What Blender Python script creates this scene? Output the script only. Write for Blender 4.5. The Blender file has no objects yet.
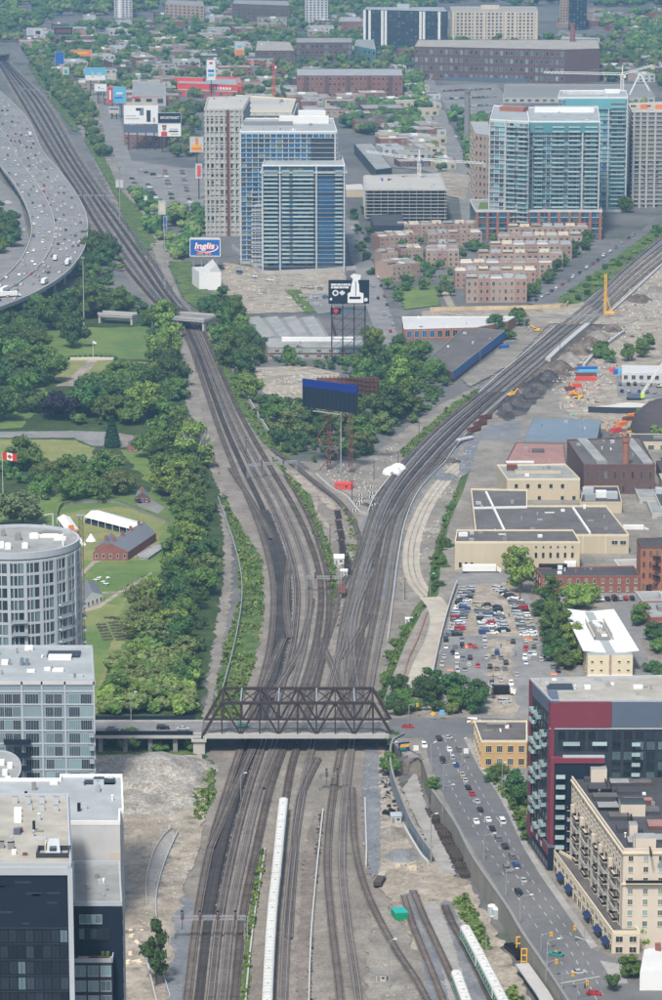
import bpy,math,random
from mathutils import Vector,Matrix,noise
R = math.radians
SC = bpy.context.scene
COL = SC.collection
RND = random.Random(7)
FOOT = []

# ------------------------------------------------------------ camera, world, sun, exposure
CAMZ,PITCH,FPX = 346.0,R(12.6),3270.0
cam_d = bpy.data.cameras.new('camera'); cam = bpy.data.objects.new('camera',cam_d); COL.objects.link(cam)
cam.location = (0,0,CAMZ); cam.rotation_euler = (R(90) - PITCH,0,0)
cam_d.sensor_fit = 'VERTICAL'; cam_d.sensor_height = 36; cam_d.sensor_width = 36; cam_d.lens = 36 * FPX / 1000
cam_d.clip_start = 5; cam_d.clip_end = 60000
SC.camera = cam
HAZE_D,HAZE_C = 1.2e-4,(.29,.54,.78,1)
SUN_EL,SUN_AZ = 55,196        # azimuth measured clockwise from +Y : behind and to the left of the camera
w = bpy.data.worlds.new('World'); SC.world = w; w.use_nodes = True
wn = w.node_tree.nodes; sky = wn.new('ShaderNodeTexSky'); sky.sky_type = 'NISHITA'; sky.sun_disc = False
sky.sun_elevation = R(SUN_EL); sky.sun_rotation = R(SUN_AZ); sky.air_density = 1.3; sky.dust_density = 3.5; sky.ozone_density = 1.0
w.node_tree.links.new(sky.outputs[0],wn['Background'].inputs[0]); wn['Background'].inputs[1].default_value = 0.1
sd = bpy.data.lights.new('sun','SUN'); so = bpy.data.objects.new('sun',sd); COL.objects.link(so)
sd.energy = 2.7; sd.angle = R(7); sd.color = (1,.97,.92)
_d = Vector((math.sin(R(SUN_AZ)) * math.cos(R(SUN_EL)),math.cos(R(SUN_AZ)) * math.cos(R(SUN_EL)),math.sin(R(SUN_EL))))
so.rotation_euler = _d.to_track_quat('Z','Y').to_euler()
SC.view_settings.view_transform = 'Standard'; SC.view_settings.look = 'None'
SC.view_settings.gamma = 1; SC.view_settings.exposure = 0.7; SC.view_settings.use_curve_mapping = False
cy = SC.cycles
cy.max_bounces = 5; cy.diffuse_bounces = 2; cy.glossy_bounces = 2; cy.transmission_bounces = 2; cy.volume_bounces = 0
cy.transparent_max_bounces = 4; cy.use_denoising = True; cy.caustics_reflective = False; cy.caustics_refractive = False
try:
 cy.denoiser = 'OPENIMAGEDENOISE'; cy.denoising_prefilter = 'ACCURATE'
except Exception: pass

# ------------------------------------------------------------ where a line of sight meets a level z
_F = Vector((0,math.cos(PITCH),-math.sin(PITCH))); _U = Vector((0,math.sin(PITCH),math.cos(PITCH)))
def ray(px,py): return _F + Vector((1,0,0)) * ((px - 331) / FPX) + _U * ((500 - py) / FPX)
def G(px,py,z=0.0):
 d = ray(px,py); t = (z - CAMZ) / d.z
 return Vector((d.x * t,d.y * t,z))
def HT(px,ptop,pbase,z0=0.0):      # height of something standing at (px, pbase) on z0 whose top shows at ptop
 g = G(px,pbase,z0); d = ray(px,ptop); return CAMZ + d.z * g.y / d.y - z0
def M2(px,py,z=0.0):                # metres in one picture unit there
 return (G(px,py,z) - Vector((0,0,CAMZ))).length / FPX
def proj(v):
 q = Vector(v) - Vector((0,0,CAMZ)); k = q.dot(_F)
 return 331 + FPX * q.x / k,500 - FPX * q.dot(_U) / k
def inpoly(x,y,P):
 c = False; j = len(P) - 1
 for i in range(len(P)):
  if (P[i][1] > y) != (P[j][1] > y) and x < (P[j][0] - P[i][0]) * (y - P[i][1]) / (P[j][1] - P[i][1]) + P[i][0]: c = not c
  j = i
 return c
def lerp(a,b,t): return a + (b - a) * t
def interp(T,v):                      # table of (v, value) ascending
 if v <= T[0][0]: return T[0][1]
 for (a,p),(b,q) in zip(T,T[1:]):
  if v <= b: return p + (q - p) * (v - a) / (b - a)
 return T[-1][1]

# ------------------------------------------------------------ materials
MATS = {}
def mat(name,col,rough=.85,var=.14,scale=.4,big=.02,bigv=.12,metal=0,spec=.3,island=0,bump=0,objr=0,hue=0,streak=0):
 if name in MATS: return MATS[name]
 m = bpy.data.materials.new(name); m.use_nodes = True; MATS[name] = m
 nt = m.node_tree; N = nt.nodes; L = nt.links; b = N['Principled BSDF']
 b.inputs['Roughness'].default_value = rough; b.inputs['Metallic'].default_value = metal
 b.inputs['Specular IOR Level'].default_value = spec
 geo = N.new('ShaderNodeNewGeometry')
 def noi(sc,det=4):
  n = N.new('ShaderNodeTexNoise'); n.inputs['Scale'].default_value = sc; n.inputs['Detail'].default_value = det
  if streak:
   mp = N.new('ShaderNodeMapping'); mp.inputs['Scale'].default_value = (1,1,streak); L.new(geo.outputs['Position'],mp.inputs[0]); L.new(mp.outputs[0],n.inputs['Vector'])
  else: L.new(geo.outputs['Position'],n.inputs['Vector'])
  return n
 def math_(op,a,bb):
  q = N.new('ShaderNodeMath'); q.operation = op
  for i,v in enumerate((a,bb)):
   if isinstance(v,(int,float)): q.inputs[i].default_value = v
   else: L.new(v,q.inputs[i])
  return q.outputs[0]
 def vary(src,amt,k=2.6):   # 1 + amt*k*(src-.5)
  return math_('ADD',math_('MULTIPLY',math_('SUBTRACT',src,.5),amt * k),1.0)
 v = None
 def mul(a,bb): return bb if a is None else math_('MULTIPLY',a,bb)
 if var: v = mul(v,vary(noi(scale).outputs['Fac'],var))
 if bigv: v = mul(v,vary(noi(big,3).outputs['Fac'],bigv))
 if island: v = mul(v,vary(geo.outputs['Random Per Island'],island,2))
 if objr:
  oi = N.new('ShaderNodeObjectInfo'); v = mul(v,vary(oi.outputs['Random'],objr,2))
 hs = N.new('ShaderNodeHueSaturation'); hs.inputs['Color'].default_value = (*col,1)
 if v is not None: L.new(v,hs.inputs['Value'])
 if hue:
  oi = N.new('ShaderNodeObjectInfo'); L.new(math_('ADD',math_('MULTIPLY',math_('SUBTRACT',oi.outputs['Random'],.5),hue),.5),hs.inputs['Hue'])
 L.new(hs.outputs[0],b.inputs['Base Color'])
 if bump:
  bp = N.new('ShaderNodeBump'); bp.inputs['Strength'].default_value = bump; bp.inputs['Distance'].default_value = .3
  L.new(noi(scale * 2).outputs['Fac'],bp.inputs['Height']); L.new(bp.outputs[0],b.inputs['Normal'])
 return m
def ground_mat(name,c1,c2,sc=.05,c3=None,sc3=.6,t3=.55,rough=.95,edge=.08,fine=.12):
 """two ground colours in worn patches, and a third in small scraps"""
 if name in MATS: return MATS[name]
 m = bpy.data.materials.new(name); m.use_nodes = True; MATS[name] = m
 nt = m.node_tree; N = nt.nodes; L = nt.links; b = N['Principled BSDF']; b.inputs['Roughness'].default_value = rough
 b.inputs['Specular IOR Level'].default_value = .15
 geo = N.new('ShaderNodeNewGeometry')
 def nz(s,det=6):
  n = N.new('ShaderNodeTexNoise'); n.inputs['Scale'].default_value = s; n.inputs['Detail'].default_value = det; n.inputs['Roughness'].default_value = .62
  L.new(geo.outputs['Position'],n.inputs['Vector']); return n.outputs['Fac']
 def ramp(f,a,bb):
  r = N.new('ShaderNodeMapRange'); r.inputs[1].default_value = a; r.inputs[2].default_value = bb; L.new(f,r.inputs[0]); return r.outputs[0]
 def mix(f,A,B):
  x = N.new('ShaderNodeMix'); x.data_type = 'RGBA'; L.new(f,x.inputs[0])
  for i,c in ((6,A),(7,B)):
   if isinstance(c,tuple): x.inputs[i].default_value = (*c,1)
   else: L.new(c,x.inputs[i])
  return x.outputs[2]
 o = mix(ramp(nz(sc),.5 - edge,.5 + edge),c1,c2)
 if c3: o = mix(ramp(nz(sc3),t3,t3 + .12),o,c3)
 hs = N.new('ShaderNodeHueSaturation'); L.new(o,hs.inputs['Color'])
 def mm_(f,amt):
  mr = N.new('ShaderNodeMapRange'); L.new(f,mr.inputs[0]); mr.inputs[1].default_value = .25; mr.inputs[2].default_value = .75; mr.inputs[3].default_value = 1 - amt; mr.inputs[4].default_value = 1 + amt; return mr.outputs[0]
 def mul_(a,b_):
  q = N.new('ShaderNodeMath'); q.operation = 'MULTIPLY'; L.new(a,q.inputs[0]); L.new(b_,q.inputs[1]); return q.outputs[0]
 L.new(mul_(mul_(mm_(nz(.9,3),fine * 2.2),mm_(nz(.16,5),fine * 1.6)),mm_(nz(3.1,2),fine * 2)),hs.inputs['Value'])
 L.new(hs.outputs[0],b.inputs['Base Color']); return m
def glass(name,col,rough=.12,spec=.8,island=.35,objr=.3,hue=0):
 return mat(name,col,rough,var=0,bigv=.15,big=.03,spec=spec,island=island,objr=objr,hue=hue)

# ------------------------------------------------------------ mesh builder (world coordinates)
class MB:
 def __init__(s): s.v = []; s.f = []; s.m = []; s.k = 0
 def face(s,pts,k=None):
  n = len(s.v); s.v += [tuple(p) for p in pts]; s.f.append(tuple(range(n,n + len(pts)))); s.m.append(s.k if k is None else k); return s
 def mesh(s,V,F,k=None):
  n = len(s.v); s.v += [tuple(p) for p in V]
  for f in F: s.f.append(tuple(n + i for i in f)); s.m.append(s.k if k is None else k)
  return s
 def prism(s,P,z0,z1,k=None,kt=None,zt=None):
  n = len(P); V = [(p[0],p[1],z0) for p in P] + [(p[0],p[1],z1 if zt is None else zt[i]) for i,p in enumerate(P)]
  s.mesh(V,[(i,(i + 1) % n,n + (i + 1) % n,n + i) for i in range(n)] + [tuple(range(n - 1,-1,-1))],k)
  s.mesh(V[n:],[tuple(range(n))],k if kt is None else kt); return s
 def box(s,x,y,z0,sx,sy,sz,a=0,k=None,kt=None):
  c,q = math.cos(a),math.sin(a)
  P = [(x + c * u - q * v,y + q * u + c * v) for u,v in ((-sx/2,-sy/2),(sx/2,-sy/2),(sx/2,sy/2),(-sx/2,sy/2))]
  return s.prism(P,z0,z0 + sz,k,kt)
 def beam(s,p,q,w,h=None,k=None):
  h = h or w; p = Vector(p); q = Vector(q); d = (q - p).normalized()
  u = d.cross(Vector((0,0,1))); u = u.normalized() if u.length > 1e-4 else Vector((1,0,0)); t = u.cross(d)
  o = [u * (a * w / 2) + t * (b * h / 2) for a,b in ((-1,-1),(1,-1),(1,1),(-1,1))]
  return s.mesh([p + i for i in o] + [q + i for i in o],[(0,1,2,3),(7,6,5,4)] + [(i,i + 4,(i + 1) % 4 + 4,(i + 1) % 4) for i in range(4)],k)
 def cyl(s,p,q,r,r2=None,n=8,k=None,cap=True):
  r2 = r if r2 is None else r2; p = Vector(p); q = Vector(q); d = (q - p).normalized()
  u = d.cross(Vector((0,0,1))); u = u.normalized() if u.length > 1e-4 else Vector((1,0,0)); t = u.cross(d)
  V = [p + (u * math.cos(a) + t * math.sin(a)) * r for a in (2 * math.pi * i / n for i in range(n))]
  V += [q + (u * math.cos(a) + t * math.sin(a)) * r2 for a in (2 * math.pi * i / n for i in range(n))]
  F = [(i,n + i,n + (i + 1) % n,(i + 1) % n) for i in range(n)]
  if cap: F += [tuple(range(n)),tuple(range(2 * n - 1,n - 1,-1))]
  return s.mesh(V,F,k)
 def dome(s,c,rx,ry,rz,n=12,m=5,k=None,jit=0,seed=0,low=0):
  rr = random.Random(seed); V = []; F = []
  for j in range(m + 1):
   ph = lerp(low,math.pi / 2,j / m)
   for i in range(n):
    a = 2 * math.pi * i / n; q = 1 + rr.uniform(-jit,jit)
    V.append((c[0] + rx * q * math.cos(ph) * math.cos(a),c[1] + ry * q * math.cos(ph) * math.sin(a),c[2] + rz * q * math.sin(ph)))
  for j in range(m):
   for i in range(n): F.append((j * n + i,j * n + (i + 1) % n,(j + 1) * n + (i + 1) % n,(j + 1) * n + i))
  return s.mesh(V,F,k)
 def build(s,name,mats,parent=None,loc=(0,0,0),smooth=False):
  if name in ('parapet','floor_band','floor_slab','kerb'):
   D = {}; V = []; ix = []
   for v in s.v:
    k = tuple(round(c,2) for c in v)
    if k not in D: D[k] = len(V); V.append(v)
    ix.append(D[k])
   FF = []; MM = []
   for f,m_ in zip(s.f,s.m):
    g_ = []
    for i in f:
     if ix[i] not in g_: g_.append(ix[i])
    if len(g_) > 2: FF.append(tuple(g_)); MM.append(m_)
   s.v,s.f,s.m = V,FF,MM
  me = bpy.data.meshes.new(name); o = Vector(loc)
  wl = Vector((0,0,0)) if parent is None else Vector(parent.get('_w',(0,0,0)))
  me.from_pydata([(a - wl.x - o.x,b - wl.y - o.y,c - wl.z - o.z) for a,b,c in s.v],[],s.f)
  for mm in (mats if isinstance(mats,(list,tuple)) else [mats]): me.materials.append(mm)
  me.polygons.foreach_set('material_index',s.m)
  if smooth: me.polygons.foreach_set('use_smooth',[True] * len(s.f))
  me.update()
  ob = bpy.data.objects.new(name,me); COL.objects.link(ob)
  if parent is not None: ob.parent = parent
  ob.location = o; return ob
WORLDPOS = []
def tag(o,label=None,cat=None,group=None,kind=None):
 if label: o['label'] = label
 if cat: o['category'] = cat
 if group: o['group'] = group
 if kind: o['kind'] = kind
 return o
def thing(name,label,cat,loc,group=None,rz=0):
 o = bpy.data.objects.new(name,None); COL.objects.link(o); o.location = loc; o.rotation_euler = (0,0,rz)
 o.empty_display_size = 1; o['_w'] = tuple(loc) if not rz else (0,0,0); WORLDPOS.append(o)
 return tag(o,label,cat,group)
def struct(name,mb,m,label=None): return tag(mb.build(name,m),label,None,None,'structure')
def copy_tree(o,parent=None):
 c = o.copy(); COL.objects.link(c); c.parent = parent
 for ch in list(KIDS.get(o.name,())): copy_tree(ch,c)
 return c
KIDS = {}
def kids(o,*ch): KIDS.setdefault(o.name,[]).extend(ch)
def ordn(n):
 return '%d%s' % (n,'th' if 10 <= n % 100 <= 20 else {1: 'st',2: 'nd',3: 'rd'}.get(n % 10,'th'))

# ------------------------------------------------------------ sheets on the ground
LAYER = [0.02]
def W(P,z=0.0): return [G(x,y,z) for x,y in P]
def smooth_line(P,step=6.0):
 out = []
 for i in range(len(P) - 1):
  p0,p1,p2,p3 = P[max(i - 1,0)],P[i],P[i + 1],P[min(i + 2,len(P) - 1)]
  n = max(1,int((p2 - p1).length / step))
  for j in range(n):
   t = j / n; t2 = t * t; t3 = t2 * t
   out.append(.5 * ((2 * p1) + (p2 - p0) * t + (2 * p0 - 5 * p1 + 4 * p2 - p3) * t2 + (3 * p1 - p0 - 3 * p2 + p3) * t3))
 out.append(P[-1].copy()); return out
from mathutils.geometry import tessellate_polygon
def sheet(name,P,m,z=0.0,jit=0.0,kind='structure',label=None,world=False):
 """a ground patch from its outline; every sheet lies 6 mm above the last"""
 LAYER[0] += .006; zz = z + LAYER[0]
 Q = [Vector((p[0],p[1],z)) for p in P] if world else W(P,z)
 if jit:
  q2 = []
  for a,b in zip(Q,Q[1:] + Q[:1]):
   n = max(1,int((b - a).length / (jit * 2.2)))
   for j in range(n):
    p = a.lerp(b,j / n); d = noise.noise(p * .13 / max(jit,.3) * 2) ; e = noise.noise(p * .31 + Vector((9,3,1)))
    q2.append(p + Vector((d * jit * 2,e * jit * 2.4,0)))
  Q = q2
 Q = [Vector((p.x,p.y,zz)) for p in Q]
 mb = MB(); T = tessellate_polygon([Q])
 for t in T:
  a,b,c = (Q[i] for i in t)
  if (b - a).cross(c - a).z < 0: b,c = c,b
  mb.face((a,b,c))
 return tag(mb.build(name,m),label,None,None,kind)
def ribbon(name,L,w,m,z=None,off=0.0,mb=None,h=0,kind='structure',k=None,step=6.0,smooth=True,lift=None):
 """a strip of width w along world points L, shifted sideways by off"""
 own = mb is None; mb = mb or MB(); Q = smooth_line(L,step) if smooth else L
 if lift is None:
  LAYER[0] += .006; lift = LAYER[0]
 A = []; B = []
 for i,p in enumerate(Q):
  d = (Q[min(i + 1,len(Q) - 1)] - Q[max(i - 1,0)]); d.z = 0; d.normalize(); n = Vector((-d.y,d.x,0))
  c = p + n * off; A.append(c + n * w / 2 + Vector((0,0,lift))); B.append(c - n * w / 2 + Vector((0,0,lift)))
 for i in range(len(Q) - 1):
  if h:
   up = Vector((0,0,h)); a,b,c,d = B[i],B[i + 1],A[i + 1],A[i]
   mb.mesh([a,b,c,d,a + up,b + up,c + up,d + up],[(4,5,6,7),(0,1,5,4),(2,3,7,6)] + ([(3,0,4,7)] if i == 0 else []) + ([(1,2,6,5)] if i == len(Q) - 2 else []),k)
  else: mb.face((B[i],B[i + 1],A[i + 1],A[i]),k)
 if own: return tag(mb.build(name,m),None,None,None,kind)
 return mb

# ------------------------------------------------------------ palettes
C = dict(
 navyc=mat('navy_canvas',(.015,.03,.09),rough=.7),
 concrete=mat('concrete',(.42,.41,.38),var=.1,scale=.5,streak=.3),conc_dark=mat('concrete_dark',(.22,.22,.21),streak=.4),conc_white=mat('concrete_white',(.42,.41,.39),var=.08),
 beige=mat('beige_render',(.56,.49,.4),var=.07,scale=.3,streak=.3),cream=mat('cream_panel',(.66,.58,.42),var=.06),tan=mat('tan_metal_siding',(.5,.43,.31),var=.08,streak=.2),
 white=mat('white_paint',(.72,.72,.7),var=.05,rough=.6),offwhite=mat('white_membrane',(.5,.5,.49),var=.12,scale=.25,bigv=.1),lightgrey=mat('light_grey_panel',(.4,.43,.45),var=.07,rough=.5),
 roofgrey=mat('grey_gravel_roof',(.27,.275,.265),var=.16,scale=.35,bigv=.32,big=.09),roofbeige=mat('beige_gravel_roof',(.34,.32,.275),var=.18,scale=.3,bigv=.26,big=.12),roofdark=mat('dark_tar_roof',(.062,.062,.066),var=.25,scale=.3,bigv=.3,big=.06),
 roofbrown=mat('brown_tar_roof',(.115,.105,.1),var=.25,scale=.2,bigv=.3,big=.05),roofred=mat('faded_red_roof',(.3,.17,.15),var=.2,scale=.2),rooflight=mat('pale_grey_roof',(.31,.335,.34),var=.15,scale=.25,bigv=.22,big=.08),shingle=mat('grey_shingle',(.15,.16,.18),var=.2,scale=1.5),
 brick=mat('red_brick',(.24,.098,.075),var=.2,scale=.8,bigv=.15,big=.1),brickdark=mat('dark_red_brick',(.125,.075,.07),var=.2,scale=.5),brickorange=mat('orange_brick',(.3,.13,.08),var=.2,scale=.5),brickpink=mat('pink_brick',(.34,.2,.16),var=.16,scale=.5),bricktan=mat('tan_pink_brick',(.38,.27,.22),var=.14,scale=.5),
 burgundy=mat('burgundy_panel',(.185,.038,.058),var=.08,rough=.45,scale=.3),bluegrey=mat('blue_grey_panel',(.1,.125,.17),var=.1,rough=.5,island=.2),navy=mat('navy_cladding',(.012,.019,.033),var=.2,rough=.6,spec=.15,island=.5,scale=.3),slate=mat('slate_cladding',(.035,.042,.055),var=.15,rough=.45),
 yellow=mat('ochre_brick',(.5,.33,.15),var=.1),orange=mat('orange_paint',(.7,.2,.04),rough=.5,var=.1),caty=mat('machine_yellow',(.75,.42,.04),rough=.5,var=.1),red=mat('red_paint',(.55,.04,.03),rough=.5,var=.08),redstore=mat('red_cladding',(.6,.075,.06),rough=.6,var=.08),
 green=mat('green_paint',(.01,.27,.13),rough=.45,var=.08),teal=mat('teal_paint',(.02,.35,.3),rough=.5),blue=mat('blue_paint',(.02,.11,.38),rough=.5,var=.08),royal=mat('royal_blue_vinyl',(.006,.024,.19),rough=.5,var=.08),skyb=mat('sky_blue_print',(.12,.42,.62),rough=.5,var=.15,scale=.5),
 nearblack=mat('blue_black_vinyl',(.008,.014,.026),rough=.5,var=.1),black=mat('black_paint',(.012,.012,.014),rough=.5),rust=mat('rusty_steel',(.045,.031,.029),rough=.75,var=.3,scale=1),rustred=mat('red_oxide_steel',(.16,.06,.045),rough=.8,var=.3,scale=.8),steel=mat('galvanised_steel',(.4,.41,.42),rough=.45,metal=.4,var=.1),bluesteel=mat('blue_grey_steel',(.19,.235,.28),rough=.5,metal=.2,var=.15,scale=.2),
 wood=mat('weathered_timber',(.075,.058,.05),var=.3,scale=1.5,island=.3),plywood=mat('plywood_hoarding',(.55,.42,.25),var=.15,island=.15),rail=mat('rail_steel',(.075,.055,.05),rough=.5,metal=.3,var=.2,scale=.5),railb=mat('bright_rail_steel',(.42,.4,.39),rough=.35,metal=.5,var=.15),sleeper=mat('railway_sleeper',(.085,.072,.064),var=.3,scale=1,island=.4),
 asphalt=ground_mat('asphalt',(.125,.126,.128),(.155,.155,.154),.03,(.1,.1,.1),.15,.6,fine=.05),asphalt_old=ground_mat('worn_asphalt',(.185,.183,.178),(.235,.23,.22),.06,(.16,.155,.15),.2,.58,fine=.06),hwy=ground_mat('highway_deck',(.2,.197,.19),(.24,.235,.225),.02,(.21,.21,.21),.1,.6,fine=.05),
 marking=mat('road_paint',(.5,.5,.48),var=.2,scale=2),sidewalk=ground_mat('sidewalk_concrete',(.27,.262,.245),(.32,.308,.287),.08,fine=.06),
 city=ground_mat('urban_ground',(.105,.107,.108),(.16,.157,.15),.012,(.06,.09,.04),.03,.56,fine=.1),ballast_oil=ground_mat('oil_stained_ballast',(.1,.077,.064),(.145,.118,.1),.08,fine=.16),ballast=ground_mat('rail_ballast',(.188,.167,.142),(.242,.217,.185),.03,(.13,.115,.1),.12,.58,fine=.14),ballast_dk=ground_mat('oily_dark_ballast',(.04,.038,.04),(.062,.06,.062),.05,fine=.15),ballast_bl=ground_mat('fresh_grey_ballast',(.15,.16,.172),(.19,.197,.207),.05,(.28,.27,.25),.2,.6,fine=.12),
 ballast_br=ground_mat('brown_ballast',(.158,.134,.115),(.21,.18,.156),.06,fine=.14),earth=ground_mat('brown_earth',(.1,.08,.065),(.16,.13,.105),.08,(.25,.225,.19),.25,.58,fine=.18),haul=ground_mat('pale_haul_road',(.36,.32,.26),(.41,.37,.305),.08,(.3,.265,.215),.1,.6,fine=.05),dirt=ground_mat('dry_dirt',(.27,.235,.188),(.34,.3,.243),.04,(.17,.15,.125),.12,.54,fine=.14),dirtgrey=ground_mat('grey_dirt',(.19,.173,.148),(.25,.228,.195),.05,(.2,.19,.18),.12,.57,fine=.12),rubble_=ground_mat('rubble_ground',(.32,.298,.26),(.26,.24,.208),.1,(.42,.4,.37),.5,.6,fine=.22),coal=ground_mat('black_soil',(.05,.048,.05),(.09,.082,.078),.08,(.2,.18,.16),.2,.6,fine=.2),
 grass=ground_mat('lawn_grass',(.095,.155,.045),(.14,.19,.058),.03,(.17,.18,.07),.05,.58,fine=.08),grassdry=ground_mat('dry_lawn_grass',(.22,.22,.09),(.165,.195,.068),.06,(.22,.2,.1),.1,.58,fine=.08),weeds=ground_mat('rough_weeds',(.06,.108,.03),(.105,.145,.042),.1,(.17,.155,.1),.25,.57,fine=.22),forestfloor=ground_mat('dark_green_forest_floor',(.035,.06,.022),(.055,.08,.028),.06,fine=.15),
 railing=mat('grey_balcony_guard',(.3,.34,.36),rough=.3,var=.1),balcglass=mat('pale_green_guard_glass',(.32,.45,.44),rough=.15,spec=.7,var=.1,objr=.2),
 g_dark=glass('dark_window_glass',(.03,.042,.055)),g_blue=glass('blue_window_glass',(.012,.085,.19),island=.45),g_teal=glass('teal_window_glass',(.13,.33,.36),island=.35),g_mid=glass('grey_green_window_glass',(.085,.125,.14),island=.6,objr=.55),g_pale=glass('pale_blue_spandrel_glass',(.24,.31,.34),island=.2),g_black=glass('black_window_glass',(.012,.017,.024),island=.6,objr=.6),g_curtain=glass('curtained_window_glass',(.16,.24,.26),island=.5,objr=.4),
)

def qb(o,name,m,*a):
 q = MB(); q.box(*a); return q.build(name,C[m],o)
def qm(o,name,m,*a):
 q = MB(); q.beam(*a); return q.build(name,C[m],o)
# ============================================================ THE GROUND
TZ = 7.0
g = MB(); g.face([(-9000,-1500,0),(9000,-1500,0),(9000,16000,0),(-9000,16000,0)])
struct('ground',g,C['city'])

# raised street level to the right of the yard
TERR = [(392,741),(403,754),(421,757),(432,791),(455,824),(474,860),(507,908),(523,935),(560,990),(602,1060),(900,1060),(900,440),
  (480,440),(470,470),(463,492),(450,520),(441,560),(438,600),(422,612),(405,645),(391,680),(384,700),(389,716)]
tp = W(TERR,TZ); t = MB(); t.prism([(p.x,p.y) for p in tp][::1],-1,TZ)
struct('upper_terrain',t,[C['dirtgrey']])
def bank(name,top,toe,m,z=TZ):
 a = W(top,z); b = W(toe,.05); mb = MB()
 for i in range(len(a) - 1):
  n = 5
  for j in range(n):
   def pt(k,s):
    p = b[k].lerp(a[k],s); return p + Vector((0,0,.35 * math.sin(k * 3.1 + s * 9)))
   mb.face((pt(i,j / n),pt(i,(j + 1) / n),pt(i + 1,(j + 1) / n),pt(i + 1,j / n)))
 return struct(name,mb,m)
bank('weedy_bank',[(392,717),(386,701),(392,681),(406,646),(423,613),(433,602)],[(386,716),(379,703),(384,676),(398,641),(415,606),(424,596)],C['weeds'])
bank('weedy_bank',[(438,601),(442,560),(451,520),(464,492),(471,470)],[(426,604),(430,570),(437,538),(450,505),(460,478)],C['weeds'])

# ---- big tracts
sheet('grass_field',[(-60,296),(20,308),(75,292),(110,300),(150,310),(180,330),(187,400),(214,450),(232,510),(226,570),(214,650),(205,700),(203,760),(90,752),(-80,760)],C['forestfloor'],jit=2)  # dark green forest floor colour
sheet('city_road_belt',[(60,95),(95,90),(150,210),(185,255),(165,262),(120,215),(85,140)],C['dirtgrey'],jit=3)
A_ST = [(1060,172,232),(1000,181,240),(920,191,248),(850,204,262),(790,222,275),(740,238,292),(690,254,308),(640,265,322),(590,267,327),(550,260,318),(510,247,300),(470,230,276),
  (430,215,252),(395,204,234),(350,189,214),(325,177,203),(300,150,180),(265,120,159),(225,93,130),(195,76,106),(155,50,79),(100,18,46),(68,0,14),(55,-9,4),(47,-16,-4)]
B_ST = [(740,330,366),(690,331,374),(650,334,382),(600,343,392),(560,354,397),(520,366,405),(490,380,421),(458,404,449),(425,437,480),(393,477,513),(360,517,551),(328,556,590),(300,590,620),(270,620,655),(235,662,700),(200,705,745),(180,735,775)]
def band(ST,f0,f1,e=0): return [(lerp(l,r,f0) - e,y) for y,l,r in ST],[(lerp(l,r,f1) + e,y) for y,l,r in ST]
def bandpoly(name,ST,f0,f1,m,e=0,i0=0,i1=None,jit=0):
 a,b = band(ST[i0:i1],f0,f1,e)
 A = [G(x,y) for x,y in a]; B = [G(x,y) for x,y in b]
 return sheet(name,smooth_line(A,20) + smooth_line(B,20)[::-1],m,world=True,jit=jit)
# the whole railway cutting
sheet('rail_yard_ground',[(160,1060),(170,960),(183,880),(204,815),(205,760),(214,700),(240,640),(247,590),(243,540),(226,500),(207,440),(192,395),(178,340),(172,312),
      (205,312),(222,350),(246,400),(280,446),(300,470),(345,470),(372,500),(400,470),(440,425),(480,388),(552,320),(600,320),(560,365),(520,405),(470,450),(434,485),(412,520),(408,560),(412,600),(384,700),(392,745),(400,790),(440,900),(500,960),(560,1060)],C['ballast'],jit=2)
bandpoly('track_bed',A_ST,0,1,C['ballast'],2,15)
bandpoly('track_bed',B_ST,0,1,C['ballast_bl'],3,3)
bandpoly('oily_ballast',A_ST,.14,.42,C['ballast_dk'],0,2,11,jit=.6)
bandpoly('dark_ballast',A_ST,-.02,1.02,C['ballast_br'],2,15,jit=.6)
# grass and paths of the park on the left
gp = sheet
gp('lawn',[(30,340),(60,326),(108,328),(150,326),(152,345),(150,360),(90,358),(45,357)],C['grass'],jit=1.5)
gp('lawn',[(36,359),(150,362),(150,382),(120,385),(75,384),(55,380)],C['grassdry'],jit=1.5)
gp('path',[(90,359),(98,360),(84,376),(74,386),(55,386),(68,380),(80,368)],C['dirt'],jit=.4)
gp('lawn',[(-20,378),(40,378),(50,400),(20,428),(-20,430)],C['grass'],jit=2)
gp('park_road',[(-20,432),(78,431),(106,432),(108,446),(92,446),(74,438),(-20,438)],C['asphalt_old'],jit=.4)
gp('path',[(106,432),(140,436),(144,447),(108,447)],C['dirtgrey'],jit=1)
gp('lawn',[(-20,439),(72,440),(95,448),(90,462),(-20,462)],C['grassdry'],jit=1.5)
gp('lawn',[(118,450),(148,450),(152,476),(150,492),(-20,494),(-20,520),(78,530),(82,700),(88,715),(100,712),(118,680),(148,610),(168,560),(178,520),(165,500),(155,490)],C['grass'],jit=2)
gp('fort_lawn',[(58,514),(120,506),(165,520),(158,545),(145,555),(130,600),(112,622),(84,628),(80,540)],C['grassdry'],jit=2)
gp('lawn',[(84,560),(112,562),(150,560),(138,580),(120,606),(86,600)],C['grass'],jit=1.2)
gp('worn_grass_track',[(112,640),(122,628),(128,634),(112,668),(98,714),(90,714)],C['grassdry'],jit=.8)
for P in ([(78,575),(92,562),(104,556),(107,558),(95,564),(84,574),(80,582)],[(105,556),(150,556),(150,558),(105,558)],[(80,611),(100,604),(118,592),(135,582),(152,572),(152,574),(136,585),(119,595),(100,608),(80,614)],
          [(96,592),(118,592),(118,594),(96,594)],[(136,555),(150,544),(163,545),(150,556)]):
 gp('gravel_path',P,C['dirt'])
gp('yard_asphalt',[(136,503),(150,499),(165,508),(158,514),(142,510)],C['asphalt_old'])
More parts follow.
